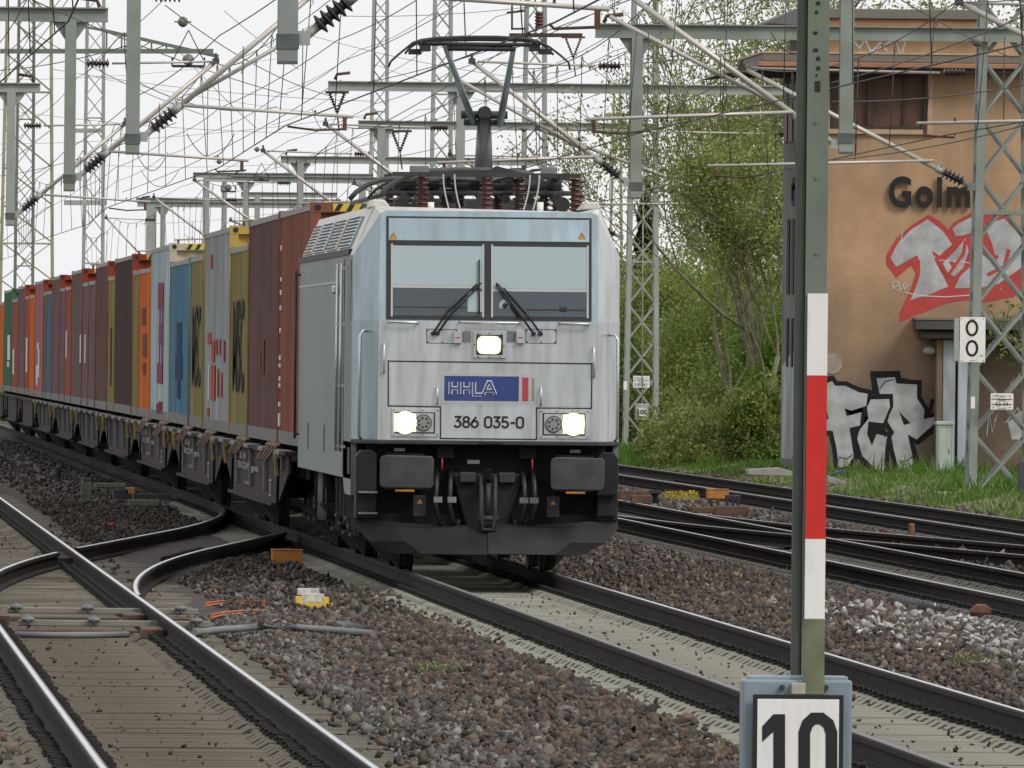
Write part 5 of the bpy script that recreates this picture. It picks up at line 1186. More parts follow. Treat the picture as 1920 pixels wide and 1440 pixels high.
# boards on the right-hand mast
YM = 268.6
t = thing('mast_board', 'white board with two black zeros one above the other, on the right mast', 'sign', at(1822, 680, YM))
mb = MB(); mb.bb(at(1799,679,YM), at(1848,595,YM-.02), 0); mb.bb(at(1788,677,YM+.12), at(1799,597,YM), 1); mb.build('board', [WHITE, GALV_L], t, .006)
for py in (615, 653):
    mb = MB(); c = at(1822.5, py, YM-.022); pts = [(.092*math.cos(a), .128*math.sin(a)) for a in [k*math.pi/14 for k in range(28)]]
    mb.ribbon(pts, .042, c, AX, AZ, (0,-.004,0), True); mb.build('zero_numeral', INK, t)
mb = MB(); put_text(mb, '749', .045, at(1839, 667.5, YM-.025), AX, AZ)
for x in (1803, 1844, 1819, 1823, 1827):
    for py in (598, 676): c = at(x, py, YM-.021); mb.tube([c, c-Vector((0,.006,0))], .009, 6)
mb.build('board_marks', INK, t)
plate('mast_plate', 'white printed plate on the right mast before the building', 1857, 738, 1900, 768, YM+.1, (('Priort -', 742.5, .075), ('Golm', 750, .075), ('52-44', 758, .10), ('DB Energie'.split()[1], 765, .05)))
plate('mast_label', 'narrow white label on the left leg of the right mast', 1820, 744, 1828, 766, YM+.1)
# ------------------------------------------------------------------ signal box building
BY = 314.0
def bz(py, px=1700, Y=BY): return at(px, py, Y).z
def bx(px, py=500, Y=BY): return at(px, py, Y).x
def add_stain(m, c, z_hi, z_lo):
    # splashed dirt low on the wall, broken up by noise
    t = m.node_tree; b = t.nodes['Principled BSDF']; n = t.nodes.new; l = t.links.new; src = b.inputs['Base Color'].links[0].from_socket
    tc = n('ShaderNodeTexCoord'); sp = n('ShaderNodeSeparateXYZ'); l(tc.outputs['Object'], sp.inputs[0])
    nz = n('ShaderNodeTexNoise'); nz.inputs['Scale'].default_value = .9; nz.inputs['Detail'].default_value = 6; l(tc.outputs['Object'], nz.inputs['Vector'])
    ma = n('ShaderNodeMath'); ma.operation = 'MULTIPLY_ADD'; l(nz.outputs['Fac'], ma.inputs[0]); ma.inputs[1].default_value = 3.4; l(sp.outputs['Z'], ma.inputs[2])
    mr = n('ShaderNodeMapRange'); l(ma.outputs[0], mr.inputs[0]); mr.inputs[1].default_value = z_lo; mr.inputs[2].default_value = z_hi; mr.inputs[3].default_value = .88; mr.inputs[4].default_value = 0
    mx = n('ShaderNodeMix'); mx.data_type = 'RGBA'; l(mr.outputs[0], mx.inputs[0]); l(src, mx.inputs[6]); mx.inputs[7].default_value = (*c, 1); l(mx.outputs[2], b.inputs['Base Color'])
PLAST = M('ochre_roughcast', (.43,.272,.158), .95, 0, .17, 1.2, dirt=(.29,.20,.13), damt=.75, dscale=.8, dstretch=(1.5,1.5,.45), dlo=.44, dhi=.68, bump=.012, bscale=24)
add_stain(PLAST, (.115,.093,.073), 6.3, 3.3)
PLAST_L = M('pale_roughcast', (.45,.30,.17), .95, 0, .15, 1.5, dirt=(.25,.18,.12), damt=.6, dscale=.8, bump=.02, bscale=9)
ENTRY_SHADE = M('entry_shade_plaster', (.115,.085,.062), .95, 0, .2, 1.5, dirt=(.24,.17,.105), damt=.55, dscale=.7, bump=.03, bscale=9)  # dark plaster tone that carries the shade of the entry
GREYW = M('grey_side_plaster', (.175,.165,.165), .9, 0, .15, 1.5, (1,1,.4), dirt=(.10,.09,.085), damt=.6, dscale=1.0, dstretch=(1,1,.3), bump=.015, bscale=9)
LEDGE = M('grey_concrete_ledge', (.185,.165,.14), .9, 0, .15, 2, dirt=(.11,.10,.085), damt=.5)
FASC = M('orange_fascia', (.37,.185,.10), .85, 0, .15, 2, dirt=(.20,.125,.085), damt=.75, dscale=1.5)
ROOFG = M('grey_roof_sheet', (.14,.14,.14), .7, .1, .15, 1.5)
SOFF = M('dark_shade_and_slots', (.022,.02,.02), .8)  # near black for the slots; under eave and canopy it paints in shadow
WFR = M('dark_window_frame', (.04,.026,.02), .6, 0, .2)
WPANE = M('brown_window_board', (.115,.066,.047), .5, 0, .2, 1.5, spec=.2, dirt=(.07,.045,.036), damt=.6)
TRIM = M('pale_window_trim', (.42,.30,.20), .8, 0, .1)
x0 = bx(1508, 500); x1 = x0+7.6; zb = -.25
zE = bz(128); zR = bz(50); DEP = 7.0
bd = thing('signal_box', 'ochre rough plastered signal box building with graffiti and grey roofs', 'building', (x0, BY, zb))
wx0, wx1, wz0, wz1 = bx(1556, 200), bx(1739, 200), bz(243), bz(139)
mb = MB(); zs = bz(690)
for (a, b, c, d, m_) in ((x0, x1, zs, wz0, 0), (x0, wx0, wz0, wz1, 0), (wx1, x1, wz0, wz1, 0), (x0, x1, wz1, zE, 0), (x0, x1, zb, zs, 0)):
    mb.add([(a, BY, c), (b, BY, c), (b, BY, d), (a, BY, d)], [(0,1,2,3)], m_)
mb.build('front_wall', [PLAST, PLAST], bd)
mb = MB(); mb.add([(x0, BY, zb), (x0, BY+DEP, zb), (x0, BY+DEP, zE), (x0, BY, zE)], [(0,1,2,3)]); mb.build('side_wall', GREYW, bd)
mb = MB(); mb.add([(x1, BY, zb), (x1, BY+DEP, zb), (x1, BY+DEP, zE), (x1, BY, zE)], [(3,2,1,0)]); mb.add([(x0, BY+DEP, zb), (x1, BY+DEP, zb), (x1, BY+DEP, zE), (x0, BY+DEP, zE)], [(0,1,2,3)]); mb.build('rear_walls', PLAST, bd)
# big window
wf = MB(); 
def fr(mb, a, b, c, d, w_, y0, y1, mi=0):
    mb.bb((a, y0, c), (a+w_, y1, d), mi); mb.bb((b-w_, y0, c), (b, y1, d), mi); mb.bb((a+w_, y0, c), (b-w_, y1, c+w_), mi); mb.bb((a+w_, y0, d-w_), (b-w_, y1, d), mi)
fr(wf, wx0, wx1, wz0, wz1, .07, BY+.04, BY+.22)
mid_ = bx(1631, 200); wf.bb((mid_-.05, BY+.03, wz0+.07), (mid_+.07, BY+.2, wz1-.07)); 
for px in (1693,): wf.bb((bx(px)-.025, BY+.09, wz0+.07), (bx(px)+.025, BY+.17, wz1-.07))
win = wf.build('window', WFR, bd)
mb = MB(); mb.bb((wx0+.02, BY+.155, wz0+.02), (wx1-.02, BY+.165, wz1-.02)); mb.build('pane', WPANE, win)
mb = MB(); mb.bb((wx0-.1, BY-.10, wz0-.10), (wx1+.12, BY+.12, wz0-.005)); mb.bb((wx1+.004, BY-.02, wz0), (wx1+.11, BY+.1, wz1)); mb.build('sill', TRIM, win)
# side windows and dark slots in the grey wall
for (ya, yb_, za, zb_) in ((.5, 3.4, bz(262), bz(150)), (3.9, 6.6, bz(262), bz(150))):
    mb = MB(); fr(mb, 0, 0, 0, 0, 0, 0, 0); mb = MB(); mb.bb((x0-.03, BY+ya, za), (x0-.004, BY+yb_, zb_), 0); mb.bb((x0-.05, BY+(ya+yb_)/2-.05, za), (x0-.028, BY+(ya+yb_)/2+.05, zb_), 1); mb.build('window', [WPANE, WFR], bd)
for ya in (1.6, 3.0, 4.5):
    mb = MB(); mb.bb((x0-.03, BY+ya, bz(552)), (x0-.003, BY+ya+.75, bz(410))); mb.bb((x0-.03, BY+ya+.1, bz(690)), (x0-.003, BY+ya+.65, bz(598))); mb.build('window_slot', SOFF, bd)
mb = MB(); put_text(mb, 'G', .8, (x0-.02, BY+2.6, bz(362)), (0,-1,0), (0,0,1), sx=2.6, offset=.03, extrude=.03); mb.build('station_name', INK, bd)
# lower canopy roof, upper storey set back, top roof
def slab(name, a, b, y0, y1, z0, z1, m_, bev=.02): mb = MB(); mb.bb((a, y0, z0), (b, y1, z1)); return mb.build(name, m_, bd, bev)
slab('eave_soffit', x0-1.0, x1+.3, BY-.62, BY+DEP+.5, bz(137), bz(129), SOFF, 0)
slab('eave_fascia', x0-1.05, x1+.35, BY-.68, BY+DEP+.55, bz(128.5), bz(119), FASC)
slab('eave_ledge', x0-.95, x1+.3, BY-.60, BY+DEP+.5, bz(118.6), bz(104), LEDGE)
slab('ledge_flashing', x0-.97, x1+.3, BY-.62, BY+DEP+.5, bz(103.6), bz(100), TRIM, 0)
mb = MB(); mb.prism([(0,bz(119)),(0,bz(137)),(-.75,bz(143))], (x0-1.05, BY-.66, 0), (1,0,0), (0,0,1), (0,DEP+1.2,0)); mb.build('eave_edge', ROOFG, bd)
mb = MB(); mb.bb((x0+.1, BY+.12, bz(99.5)), (x1-.1, BY+DEP-.2, bz(54.5)), 0); mb.bb((x0+.094, BY+.14, bz(99)), (x0+.1, BY+DEP-.3, bz(55)), 1); mb.build('upper_wall', [PLAST_L, GREYW], bd)
slab('roof_fascia', x0-.15, bx(1846), BY-.3, BY+DEP, bz(54), bz(37), FASC)
slab('roof_edge', x0-.2, bx(1850), BY-.38, BY+DEP+.1, bz(36.6), bz(18), LEDGE)
mb = MB(); mb.prism([(0,bz(18)),(0,bz(50)),(-.62,bz(47)),(-.62,bz(43))], (x0-.2, BY-.38, 0), (1,0,0), (0,0,1), (0,DEP+.5,0)); mb.build('roof_overhang', ROOFG, bd)
# station name in relief letters on stand-offs
mb = MB(); put_text(mb, 'Golm', .86, (bx(1741), BY-.06, bz(363)), AX, AZ, 0, offset=.024, extrude=.035, sx=.80, spacing=1.16); mb.build('station_name', INK, bd)
# ---- graffiti painted on the plaster
SILVG = M('silver_spray_paint', (.42,.43,.44), .6, .1, .2, 3, dirt=(.25,.235,.22), damt=.75, dscale=2.6, dlo=.4)
REDG = M('red_spray_paint', (.42,.045,.04), .7, 0, .12, 3, dirt=(.25,.06,.04), damt=.4)
BLKG = M('black_spray_paint', (.008,.008,.009), .95, 0, .1)
WHG = M('white_spray_paint', (.55,.55,.53), .7, 0, .1)
DRIP = M('drippy_silver_paint', (.40,.43,.47), .6, .1, .3, 2, (1,1,.2), dirt=(.12,.10,.09), damt=.75, dscale=2.4, dstretch=(1,1,.2))
def wp(p, lift): v = at(p[0], p[1], BY); return Vector((v.x, BY-lift, v.z))
LN = [0]
def poly(mb, pts, lift, mi=0):
    LN[0] += 1; lift += .00025*(LN[0] % 12); vs = [wp(p, lift) for p in pts]; mb.add(vs, [tuple(reversed(range(len(vs))))], mi)
def line(mb, pts, wpx, lift, closed=False, mi=0):
    LN[0] += 1; lift += .00025*(LN[0] % 12); q = [wp(p, 0) for p in pts]; mb.ribbon([(v.x, v.z) for v in q], wpx/90.0, (0, BY-lift+.002, 0), AX, AZ, (0,-.002,0), closed, mi)
c5 = lambda L: [(1500+x/3.4286, 560+y/3.4286) for x, y in L]
c6 = lambda L: [(1140+x/2.4615, y/2.4615) for x, y in L]
A = [c5(L) for L in (
 [(90,560),(170,545),(205,530),(225,560),(290,560),(375,600),(435,612),(425,690),(330,720),(285,705),(300,755),(395,730),(385,815),(318,832),(345,1010),(310,1075),(250,1088),(235,960),(210,850),(100,845),(100,775),(185,775),(165,690),(90,700)],
 [(455,648),(572,645),(578,695),(535,800),(440,790),(432,870),(462,945),(490,870),(560,885),(548,960),(540,1105),(495,1105),(400,1010),(368,900),(380,850),(440,770),(430,700)],
 [(492,512),(610,505),(620,545),(752,552),(752,640),(800,715),(795,775),(862,760),(868,800),(750,905),(692,872),(722,1010),(728,1105),(640,1122),(600,960),(588,890),(605,860),(562,790),(575,745),(600,695),(598,612),(512,612)])]
mb = MB()
for P in A: line(mb, P, 17, .006, True)
line(mb, c5([(100,520),(200,510),(225,545),(300,552),(440,605),(480,600),(465,480),(630,478),(640,520),(770,545),(765,640),(830,740),(850,660),(870,655)]), 8.0, .006)
line(mb, c5([(250,1085),(240,960),(215,860),(100,850)]), 8.0, .006); line(mb, c5([(370,1000),(420,1060),(500,1115),(550,1110),(555,960),(590,900),(640,1110),(720,1095),(760,1090),(715,890),(760,920),(850,850)]), 8.5, .006)
mb.build('graffiti_outline', BLKG, bd)
mb = MB()
for P in A: poly(mb, P, .010)
mb.build('graffiti_fill', SILVG, bd)
mb = MB(); poly(mb, c5([(638,728),(712,800),(668,812)]), .013); poly(mb, c5([(445,800),(470,795),(545,820),(550,850),(500,850),(462,945),(440,890)]), .013)
line(mb, c5([(250,1020),(300,1030),(340,1000)]), 2, .014); line(mb, c5([(490,868),(520,862),(552,890)]), 2, .014); line(mb, c5([(640,1050),(690,1040),(722,1015)]), 2, .014); line(mb, c5([(510,580),(550,530),(600,520)]), 2, .014); mb.build('graffiti_black_detail', BLKG, bd)  # black spray paint in the letter holes and inner strokes
RO = c6([(1480,990),(1530,1020),(1572,1062),(1590,1030),(1680,980),(1760,985),(1835,990),(1900,1050),(1960,1100),(1960,1310),(1870,1370),(1740,1395),(1640,1385),(1560,1400),(1460,1440),(1345,1486),(1348,1440),(1370,1390),(1400,1330),(1420,1262),(1400,1225),(1330,1282),(1285,1222),(1283,1180),(1330,1100),(1400,1040)])
mb = MB(); poly(mb, RO, .006); rg = mb.build('graffiti_red_base', REDG, bd)
mb = MB()
for L in ([(1475,1012),(1545,1066),(1588,1128),(1530,1180),(1495,1158),(1515,1215),(1560,1300),(1570,1322),(1480,1360),(1395,1385),(1420,1330),(1440,1265),(1440,1205),(1425,1178),(1330,1232),(1303,1190),(1340,1118),(1400,1058)],
          [(1590,1055),(1620,1030),(1685,998),(1690,1070),(1640,1085),(1605,1090)], [(1545,1215),(1600,1160),(1650,1100),(1665,1160),(1640,1235),(1600,1275),(1570,1265)],
          [(1735,1040),(1830,1008),(1890,1075),(1935,1120),(1935,1215),(1870,1262),(1800,1310),(1720,1328),(1600,1330),(1625,1275),(1690,1215),(1700,1140),(1760,1190),(1795,1205),(1770,1120)]): poly(mb, c6(L), .010)
mb.build('graffiti_silver', SILVG, bd)
mb = MB(); line(mb, c6([(1690,1215),(1700,1140),(1770,1200),(1800,1180)]), 6, .013); line(mb, c6([(1750,1270),(1830,1230),(1850,1150)]), 7, .013); line(mb, c6([(1510,1190),(1570,1270),(1640,1170),(1650,1110)]), 6, .013); line(mb, c6([(1580,1200),(1600,1240)]), 8, .013); mb.build('graffiti_red_lines', REDG, bd)
mb = MB(); line(mb, c6([(1500,1200),(1600,1205),(1680,1215)]), 1.5, .015); line(mb, c6([(1370,1350),(1450,1365),(1560,1370),(1700,1360)]), 1.8, .012); line(mb, c6([(1360,1060),(1350,1120),(1440,1040)]), 1.4, .015); line(mb, c6([(1480,1150),(1470,1260),(1510,1180)]), 1.4, .015)
line(mb, c6([(1312,1340),(1315,1300),(1338,1300),(1335,1320),(1318,1325),(1340,1345)]), 1.3, .012); line(mb, c6([(1345,1305),(1345,1340),(1358,1330)]), 1.3, .012); line(mb, c6([(1378,1300),(1362,1315),(1368,1335),(1388,1310)]), 1.3, .012)
line(mb, c6([(1100,185),(1140,180),(1150,200),(1180,190),(1200,180),(1215,215)]), 3, -.13); mb.build('graffiti_scribble', WHG, bd)
# tag on the upper wall
mb = MB()
for L in ([(1592,92),(1600,76),(1612,90),(1622,74),(1634,98),(1650,80),(1664,96)], [(1600,72),(1630,70),(1660,72),(1696,74)], [(1660,84),(1676,74),(1690,104),(1698,78)], [(1610,98),(1640,100),(1655,84)]):
    q = [at(x, y, BY+.1) for x, y in L]; mb.ribbon([(v.x, v.z) for v in q], .045, (0, BY+.117, 0), AX, AZ, (0,-.004,0), False)
mb.build('graffiti_tag', WHG, bd)
mb = MB(); vs = [(x0-.006, BY+a, bz(c)) for a, c in ((.05,865),(6.8,865),(6.8,690),(3.3,660),(.05,700))]; mb.add(vs, [(0,1,2,3,4)]); mb.build('graffiti_side', DRIP, bd)
# entrance: canopy, posts, wall lamp, panel painted dark for the deep shade of the entry
mb = MB(); mb.bb((bx(1712), BY-1.0, bz(617)), (x1, BY-.02, bz(600))); mb.bb((bx(1722), BY-.9, bz(634)), (x1, BY-.02, bz(622)), 1); mb.bb((bx(1711), BY-1.02, bz(599.5)), (x1, BY-.02, bz(595.5)), 2); mb.build('entrance_canopy', [M('dark_concrete_canopy', (.07,.066,.058), .9, 0, .2, 2), SOFF, LEDGE], bd)
for px0, px1 in ((1752, 1763), (1764, 1788), (1792, 1812)):
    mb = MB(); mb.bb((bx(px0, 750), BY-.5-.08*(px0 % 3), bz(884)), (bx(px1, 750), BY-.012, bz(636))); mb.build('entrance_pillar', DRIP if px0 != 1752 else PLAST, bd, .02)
mb = MB(); c = wp((1742, 657), .0); mb.tube([c, c+Vector((0,-.25,.05))], .03, 6, 1); mb.lathe(c+Vector((0,-.3,.10)), c+Vector((0,-.3,-.10)), [(0,.03),(.2,.12),(.5,.16),(.8,.14),(1,.05)], 12, 0, True); mb.build('wall_lamp', [GALV_L, DKGREY], bd)
mb = MB(); pts = [wp(p, .4) for p in ((1766,640),(1768,665),(1774,685),(1782,690),(1790,682),(1796,668))]; mb.tube(pts, .012, 5); mb.build('hanging_cable', WHG, bd)
mb = MB(); mb.bb((bx(1814), BY-.03, bz(884)), (x1, BY-.004, bz(640))); mb.build('entry_shade_panel', ENTRY_SHADE, bd)
mb = MB()
for L in ([(1350,560),(1375,500),(1365,570),(1400,490),(1380,540),(1415,475)], [(1200,880),(1215,740),(1235,860),(1270,740),(1250,790)], [(1320,800),(1350,760),(1400,700),(1420,760),(1380,800),(1330,790)]): line(mb, c5(L), 2.2, .04)
poly(mb, c5([(1335,800),(1390,740),(1425,720),(1425,905),(1360,905),(1350,850)]), .036); mb.build('graffiti_scribble', SILVG, bd)
mb = MB(); mb.tube([(bx(1562), BY-.02, bz(683)), (bx(1562), BY-.004, bz(683))], .22, 20); mb.build('spray_patch', M('pale_spray_patch', (.30,.25,.20), .9, 0, .2, 6), bd)
# pale green grey cabinet before the pillars
t = thing('utility_cabinet', 'pale grey green utility cabinet standing in the grass before the entrance', 'cabinet', at(1773, 893, BY-5.5))
CAB = M('pale_green_cabinet', (.38,.44,.39), .6, 0, .1, 2, dirt=(.2,.23,.18), damt=.5, dscale=2, dstretch=(1,1,.4))
YC = BY-6
mb = MB(); a, b = at(1757, 895, YC), at(1788, 797, YC); mb.bb((a.x, YC, a.z-.3), (b.x, YC+.4, b.z)); mb.build('cabinet_body', CAB, t, .015)
mb = MB(); a, b = at(1755.5, 796.5, YC), at(1789.5, 790, YC); mb.bb((a.x, YC-.03, a.z), (b.x, YC+.43, b.z)); mb.build('cabinet_lid', CAB, t, .012)
mb = MB(); a, b = at(1760, 890, YC), at(1785, 801, YC); mb.ribbon([(a.x,a.z),(b.x,a.z),(b.x,b.z),(a.x,b.z)], .012, (0,YC,0), AX, AZ, (0,-.004,0), True); mb.box((b.x-.05, YC-.01, (a.z+b.z)/2), (.03,.02,.1)); mb.build('cabinet_door', GALV, t)
# ------------------------------------------------------------------ vegetation
def leafmat(name, var=.3):
    m = M(name, (1,1,1), .65, 0, .12, 3, attr='piece', spec=.25); t = m.node_tree; b = t.nodes['Principled BSDF']
    tr = t.nodes.new('ShaderNodeBsdfTranslucent'); mxs = t.nodes.new('ShaderNodeMixShader'); mxs.inputs[0].default_value = .42
    src = b.inputs['Base Color'].links[0].from_socket; t.links.new(src, tr.inputs['Color'])
    o = [n for n in t.nodes if n.type == 'OUTPUT_MATERIAL'][0]; t.links.new(b.outputs[0], mxs.inputs[1]); t.links.new(tr.outputs[0], mxs.inputs[2]); t.links.new(mxs.outputs[0], o.inputs[0])
    return m
LEAF = leafmat('leaves')
BARK = M('mossy_bark', (.21,.19,.125), .95, 0, .3, 6, dirt=(.07,.085,.03), damt=.6, dscale=2, bump=.02, bscale=20)
BARK_D = M('dark_bark', (.045,.038,.028), .95, 0, .3, 6)
def leaves(P, size, cols, name, parent, mat=None, jitter=.3, aspect=.6):
    """P: n x 3 centres; each leaf a bent quad of its own with its own green"""
    n = len(P); s = size*rng.uniform(.6, 1.4, n)
    d = rng.normal(0, 1, (n, 3)); d /= np.linalg.norm(d, axis=1)[:, None]
    u = rng.normal(0, 1, (n, 3)); u -= d*(u*d).sum(1)[:, None]; u /= np.linalg.norm(u, axis=1)[:, None]; v = np.cross(d, u)
    a = u*s[:, None]*.5; b = v*s[:, None]*.5*aspect
    Q = np.stack([P-a, P+b*.9, P+a, P-b*.9], 1)
    f = (np.sin(1.9*P[:, 0]+.7*P[:, 2])+np.sin(2.3*P[:, 2]+1.3*P[:, 1])+np.sin(1.1*P[:, 1]-2.7*P[:, 0]))/3
    pick = np.where(rng.random(n) < .6, ((f+1)*.5*len(cols)*.999).astype(int), rng.integers(0, len(cols), n))   # sprays of the same leaf colour keep together
    c = np.asarray(cols)[pick]*rng.uniform(1-jitter, 1+jitter, (n, 1))*(1+.30*f)[:, None]
    return mesh_np(name, Q.reshape(-1, 3), np.arange(n*4), 4, mat or LEAF, parent, np.repeat(c, 4, 0))
def grow(p, d, L, r, depth, segs, tips, rnd, spread=.6, up_=.12, nk=3):
    n = 4; pts = [p]; rs = [r]
    for k in range(n):
        d = (d+Vector((rnd.uniform(-.18,.18), rnd.uniform(-.18,.18), rnd.uniform(-.10,.14)+up_*.3))).normalized(); p = p+d*(L/n); pts.append(p); rs.append(r*(1-.38*(k+1)/n))
    segs.append((pts, rs))
    if depth <= 2: tips.extend(pts[1:])
    if depth == 0: return
    for k in range(nk if depth > 1 else nk+1):
        q = pts[rnd.randint(2, n)]; nd = (d+Vector((rnd.uniform(-1,1), rnd.uniform(-1,1), rnd.uniform(-.55,.8)))*spread).normalized()
        grow(q, nd, L*rnd.uniform(.58,.8), rs[-1]*.72, depth-1, segs, tips, rnd, spread, up_, nk)
def tree(name, label, base, h, r, depth, size, nleaf, cols, seed, cat='tree', group=None, bark=None, lean=(0,0), spread=.7, sig=.45, nk=3, trunk_f=.34, up_=.12, ns=6, minz=None):
    t = thing(name, label, cat, base, group); rnd = random.Random(seed); segs, tips = [], []
    grow(Vector(base), Vector((lean[0], lean[1], 1)).normalized(), h*trunk_f, r, depth, segs, tips, rnd, spread, up_, nk)
    mb = MB()
    mb.tube(segs[0][0], segs[0][1], 9); mb.build('trunk', bark or BARK, t)
    mb = MB()
    for pts, rs in segs[1:]: mb.tube(pts, [max(q, .0105) for q in rs], ns if rs[0] > .03 else 3, cap=False)
    mb.build('branches', bark or BARK, t)
    T = np.array([tuple(q) for q in tips]); P = T[rng.integers(0, len(T), nleaf)]+rng.normal(0, sig, (nleaf, 3))
    if minz is not None: P = P[P[:, 2] > minz]
    leaves(P, size, cols, 'crown', t)
    return t
def bush(name, label, c, rad, n, size, cols, seed, group=None, cat='bush', nb=16, clumps=60, sig=.2):
    t = thing(name, label, cat, (c[0], c[1], c[2]), group); rs = np.random.default_rng(seed)
    d = rs.normal(0, 1, (clumps, 3)); d /= np.linalg.norm(d, axis=1)[:, None]; d[:, 2] = np.abs(d[:, 2]); rr = rs.uniform(.25, 1.0, (clumps, 1))**.6
    K = np.array(c)+d*rr*np.array(rad); P = K[rs.integers(0, clumps, n)]+rs.normal(0, 1, (n, 3))*sig*np.array(rad); P[:, 2] = np.maximum(P[:, 2], c[2])
    leaves(P, size, cols, 'foliage', t); mb = MB()
    for k in range(nb):
        e = Vector(K[rs.integers(0, clumps)]); b = Vector((c[0]+rs.uniform(-.4,.4)*rad[0], c[1]+rs.uniform(-.3,.3)*rad[1], c[2])); m_ = b.lerp(e, .5)+Vector((rs.uniform(-.3,.3), 0, .3)); mb.tube([b, m_, e], [.035, .025, .01], 5, cap=False)
    mb.build('stems', BARK, t); return t
SPR = [(.30,.36,.095),(.24,.295,.08),(.34,.38,.13),(.19,.24,.07),(.30,.31,.13)]
OLV = [(.225,.285,.065),(.17,.23,.052),(.28,.325,.085),(.125,.18,.042),(.245,.245,.095)]
MIDG = [(.135,.23,.042),(.105,.185,.036),(.175,.275,.055),(.075,.135,.028)]
BRI = [(.17,.31,.03),(.22,.37,.045),(.12,.23,.03)]
PALE = [(.20,.25,.09),(.16,.21,.07),(.24,.28,.12)]
# tall spring trees behind the building
def tx(px, Y): return at(px, 800, Y).x
tree('tall_tree', 'tall sparse spring tree leaning left beside the building, many bare limbs', (tx(1470, 345), 345, -.3), 13.5, .11, 5, .085, 9000, OLV+SPR, 11, lean=(-.22, 0), spread=.75, sig=.19, nk=3, trunk_f=.32)
tree('tall_tree', 'thin young tree with yellow green leaves between the mast and the building', (tx(1390, 352), 352, -.3), 11.5, .09, 5, .085, 8000, SPR+OLV, 12, lean=(-.1, 0), spread=.7, sig=.20, nk=3, trunk_f=.30)
tree('tall_tree', 'leafy tree rising behind the roof of the building', (tx(1640, 352), 352, -.3), 13.0, .16, 5, .11, 14000, SPR, 13, spread=.75, sig=.4, trunk_f=.36)
tree('tall_tree', 'tree behind the far right part of the building', (tx(1880, 350), 350, -.3), 12.6, .15, 5, .11, 12000, OLV+SPR, 17, spread=.8, sig=.4, trunk_f=.36)
tree('tall_tree', 'bushy olive tree behind the lattice mast, filling the gap to the building', (tx(1335, 404), 404, -.3), 8.0, .12, 5, .10, 22000, OLV+SPR, 14, spread=.85, sig=.28, trunk_f=.25)
tree('tall_tree', 'tree with vine covered trunk close to the grey building wall', (tx(1445, 338), 338, -.3), 9.0, .09, 5, .09, 15000, OLV+SPR, 15, lean=(-.12,0), spread=.7, sig=.22, trunk_f=.3)
tree('tall_tree', 'tall airy tree towering beside the building roof', (tx(1440, 356), 356, -.3), 16.0, .10, 5, .085, 8000, SPR+OLV, 31, lean=(-.04, 0), spread=.62, sig=.19, nk=3, trunk_f=.34)
tree('tall_tree', 'slim fresh green tree nearest to the lattice mast with the rope', (tx(1345, 398), 398, -.3), 12.5, .10, 5, .09, 7500, SPR+OLV, 33, lean=(.02, 0), spread=.6, sig=.2, nk=3, trunk_f=.32)
# dark conifer
t = thing('conifer', 'dark narrow conifer behind the lattice mast with the rope', 'conifer', (tx(1206, 420), 420, -.4))
mb = MB(); xb = tx(1206, 420); mb.tube([(xb, 420, -.4), (xb, 420, 7.3)], [.16, .03], 8); mb.build('trunk', BARK_D, t)
n = 9000; z = rng.uniform(0, 1, n)**.85; rr = (1.05*(1-z)+.10)*np.sqrt(rng.uniform(.05, 1, n))*(.8+.2*np.sin(z*60)); a = rng.uniform(0, 6.283, n)
leaves(np.stack([xb+rr*np.cos(a), 420+rr*np.sin(a), .3+z*7.0-rr*.35], 1), .16, [(.028,.048,.02),(.02,.035,.018),(.04,.06,.025)], 'crown', t)
# far light green trees seen over the locomotive roof
for i, (px, Y, h, sd, cols, lab) in enumerate(((1050, 520, 7.6, 21, PALE+SPR, 'pale feathery tree just right of the folded pantograph'), (1120, 540, 8.8, 22, PALE+SPR, 'pale green tree between the locomotive roof and the lattice mast'), (1180, 480, 6.5, 23, SPR+BRI, 'bright green tree low behind the locomotive shoulder'), (1260, 500, 9.0, 24, PALE+SPR, 'light green tree far behind the lattice mast'), (1090, 600, 6.5, 28, PALE, 'small pale tree far behind the pantograph base'))):
    tree('spring_tree', lab, (tx(px, Y), Y, -.4), h, .14, 4, .24, 7000, cols, sd, spread=.85, sig=.55, trunk_f=.28)
# hedge of bushes along the verge
HB = [(1375, 341, 1.2, 1.7, OLV+SPR, 'olive bush in front of the young tree, left of the building'), (1425, 336, 1.0, 2.1, OLV+MIDG, 'leafy bush at the foot of the leaning tree'), (1325, 347, 1.2, 1.5, OLV+SPR, 'low olive bush at the front of the thicket'), (1305, 396, 1.3, 2.6, OLV+SPR, 'yellowish bush in the thicket right of the mast'),(1185, 402, 1.5, 3.2, MIDG+OLV, 'low dark bush behind the legs of the 105 mast'), (1235, 404, 1.8, 4.6, OLV, 'olive bush right behind the lattice mast'), (1290, 400, 1.9, 3.6, MIDG+OLV, 'green bush in the middle of the thicket'),
      (1350, 392, 2.0, 4.8, OLV, 'tall olive bush in the thicket left of the building'), (1400, 366, 1.6, 3.0, MIDG+OLV, 'round green bush in front of the thicket'), (1445, 360, 1.5, 4.2, OLV+MIDG, 'bush next to the grey wall'), (1462, 345, .8, 3.6, BRI, 'bright green shoots beside the grey wall corner'),
      (1310, 362, 1.5, 1.9, OLV+SPR, 'low brownish bush at the foot of the thicket'), (1215, 405, 2.2, 5.0, OLV, 'rear bush behind the lattice mast'), (1430, 395, 2.4, 6.0, OLV, 'tall rear bush behind the thicket beside the building'), (1270, 410, 2.2, 5.6, OLV+MIDG, 'tall rear bush left of the young tree')]
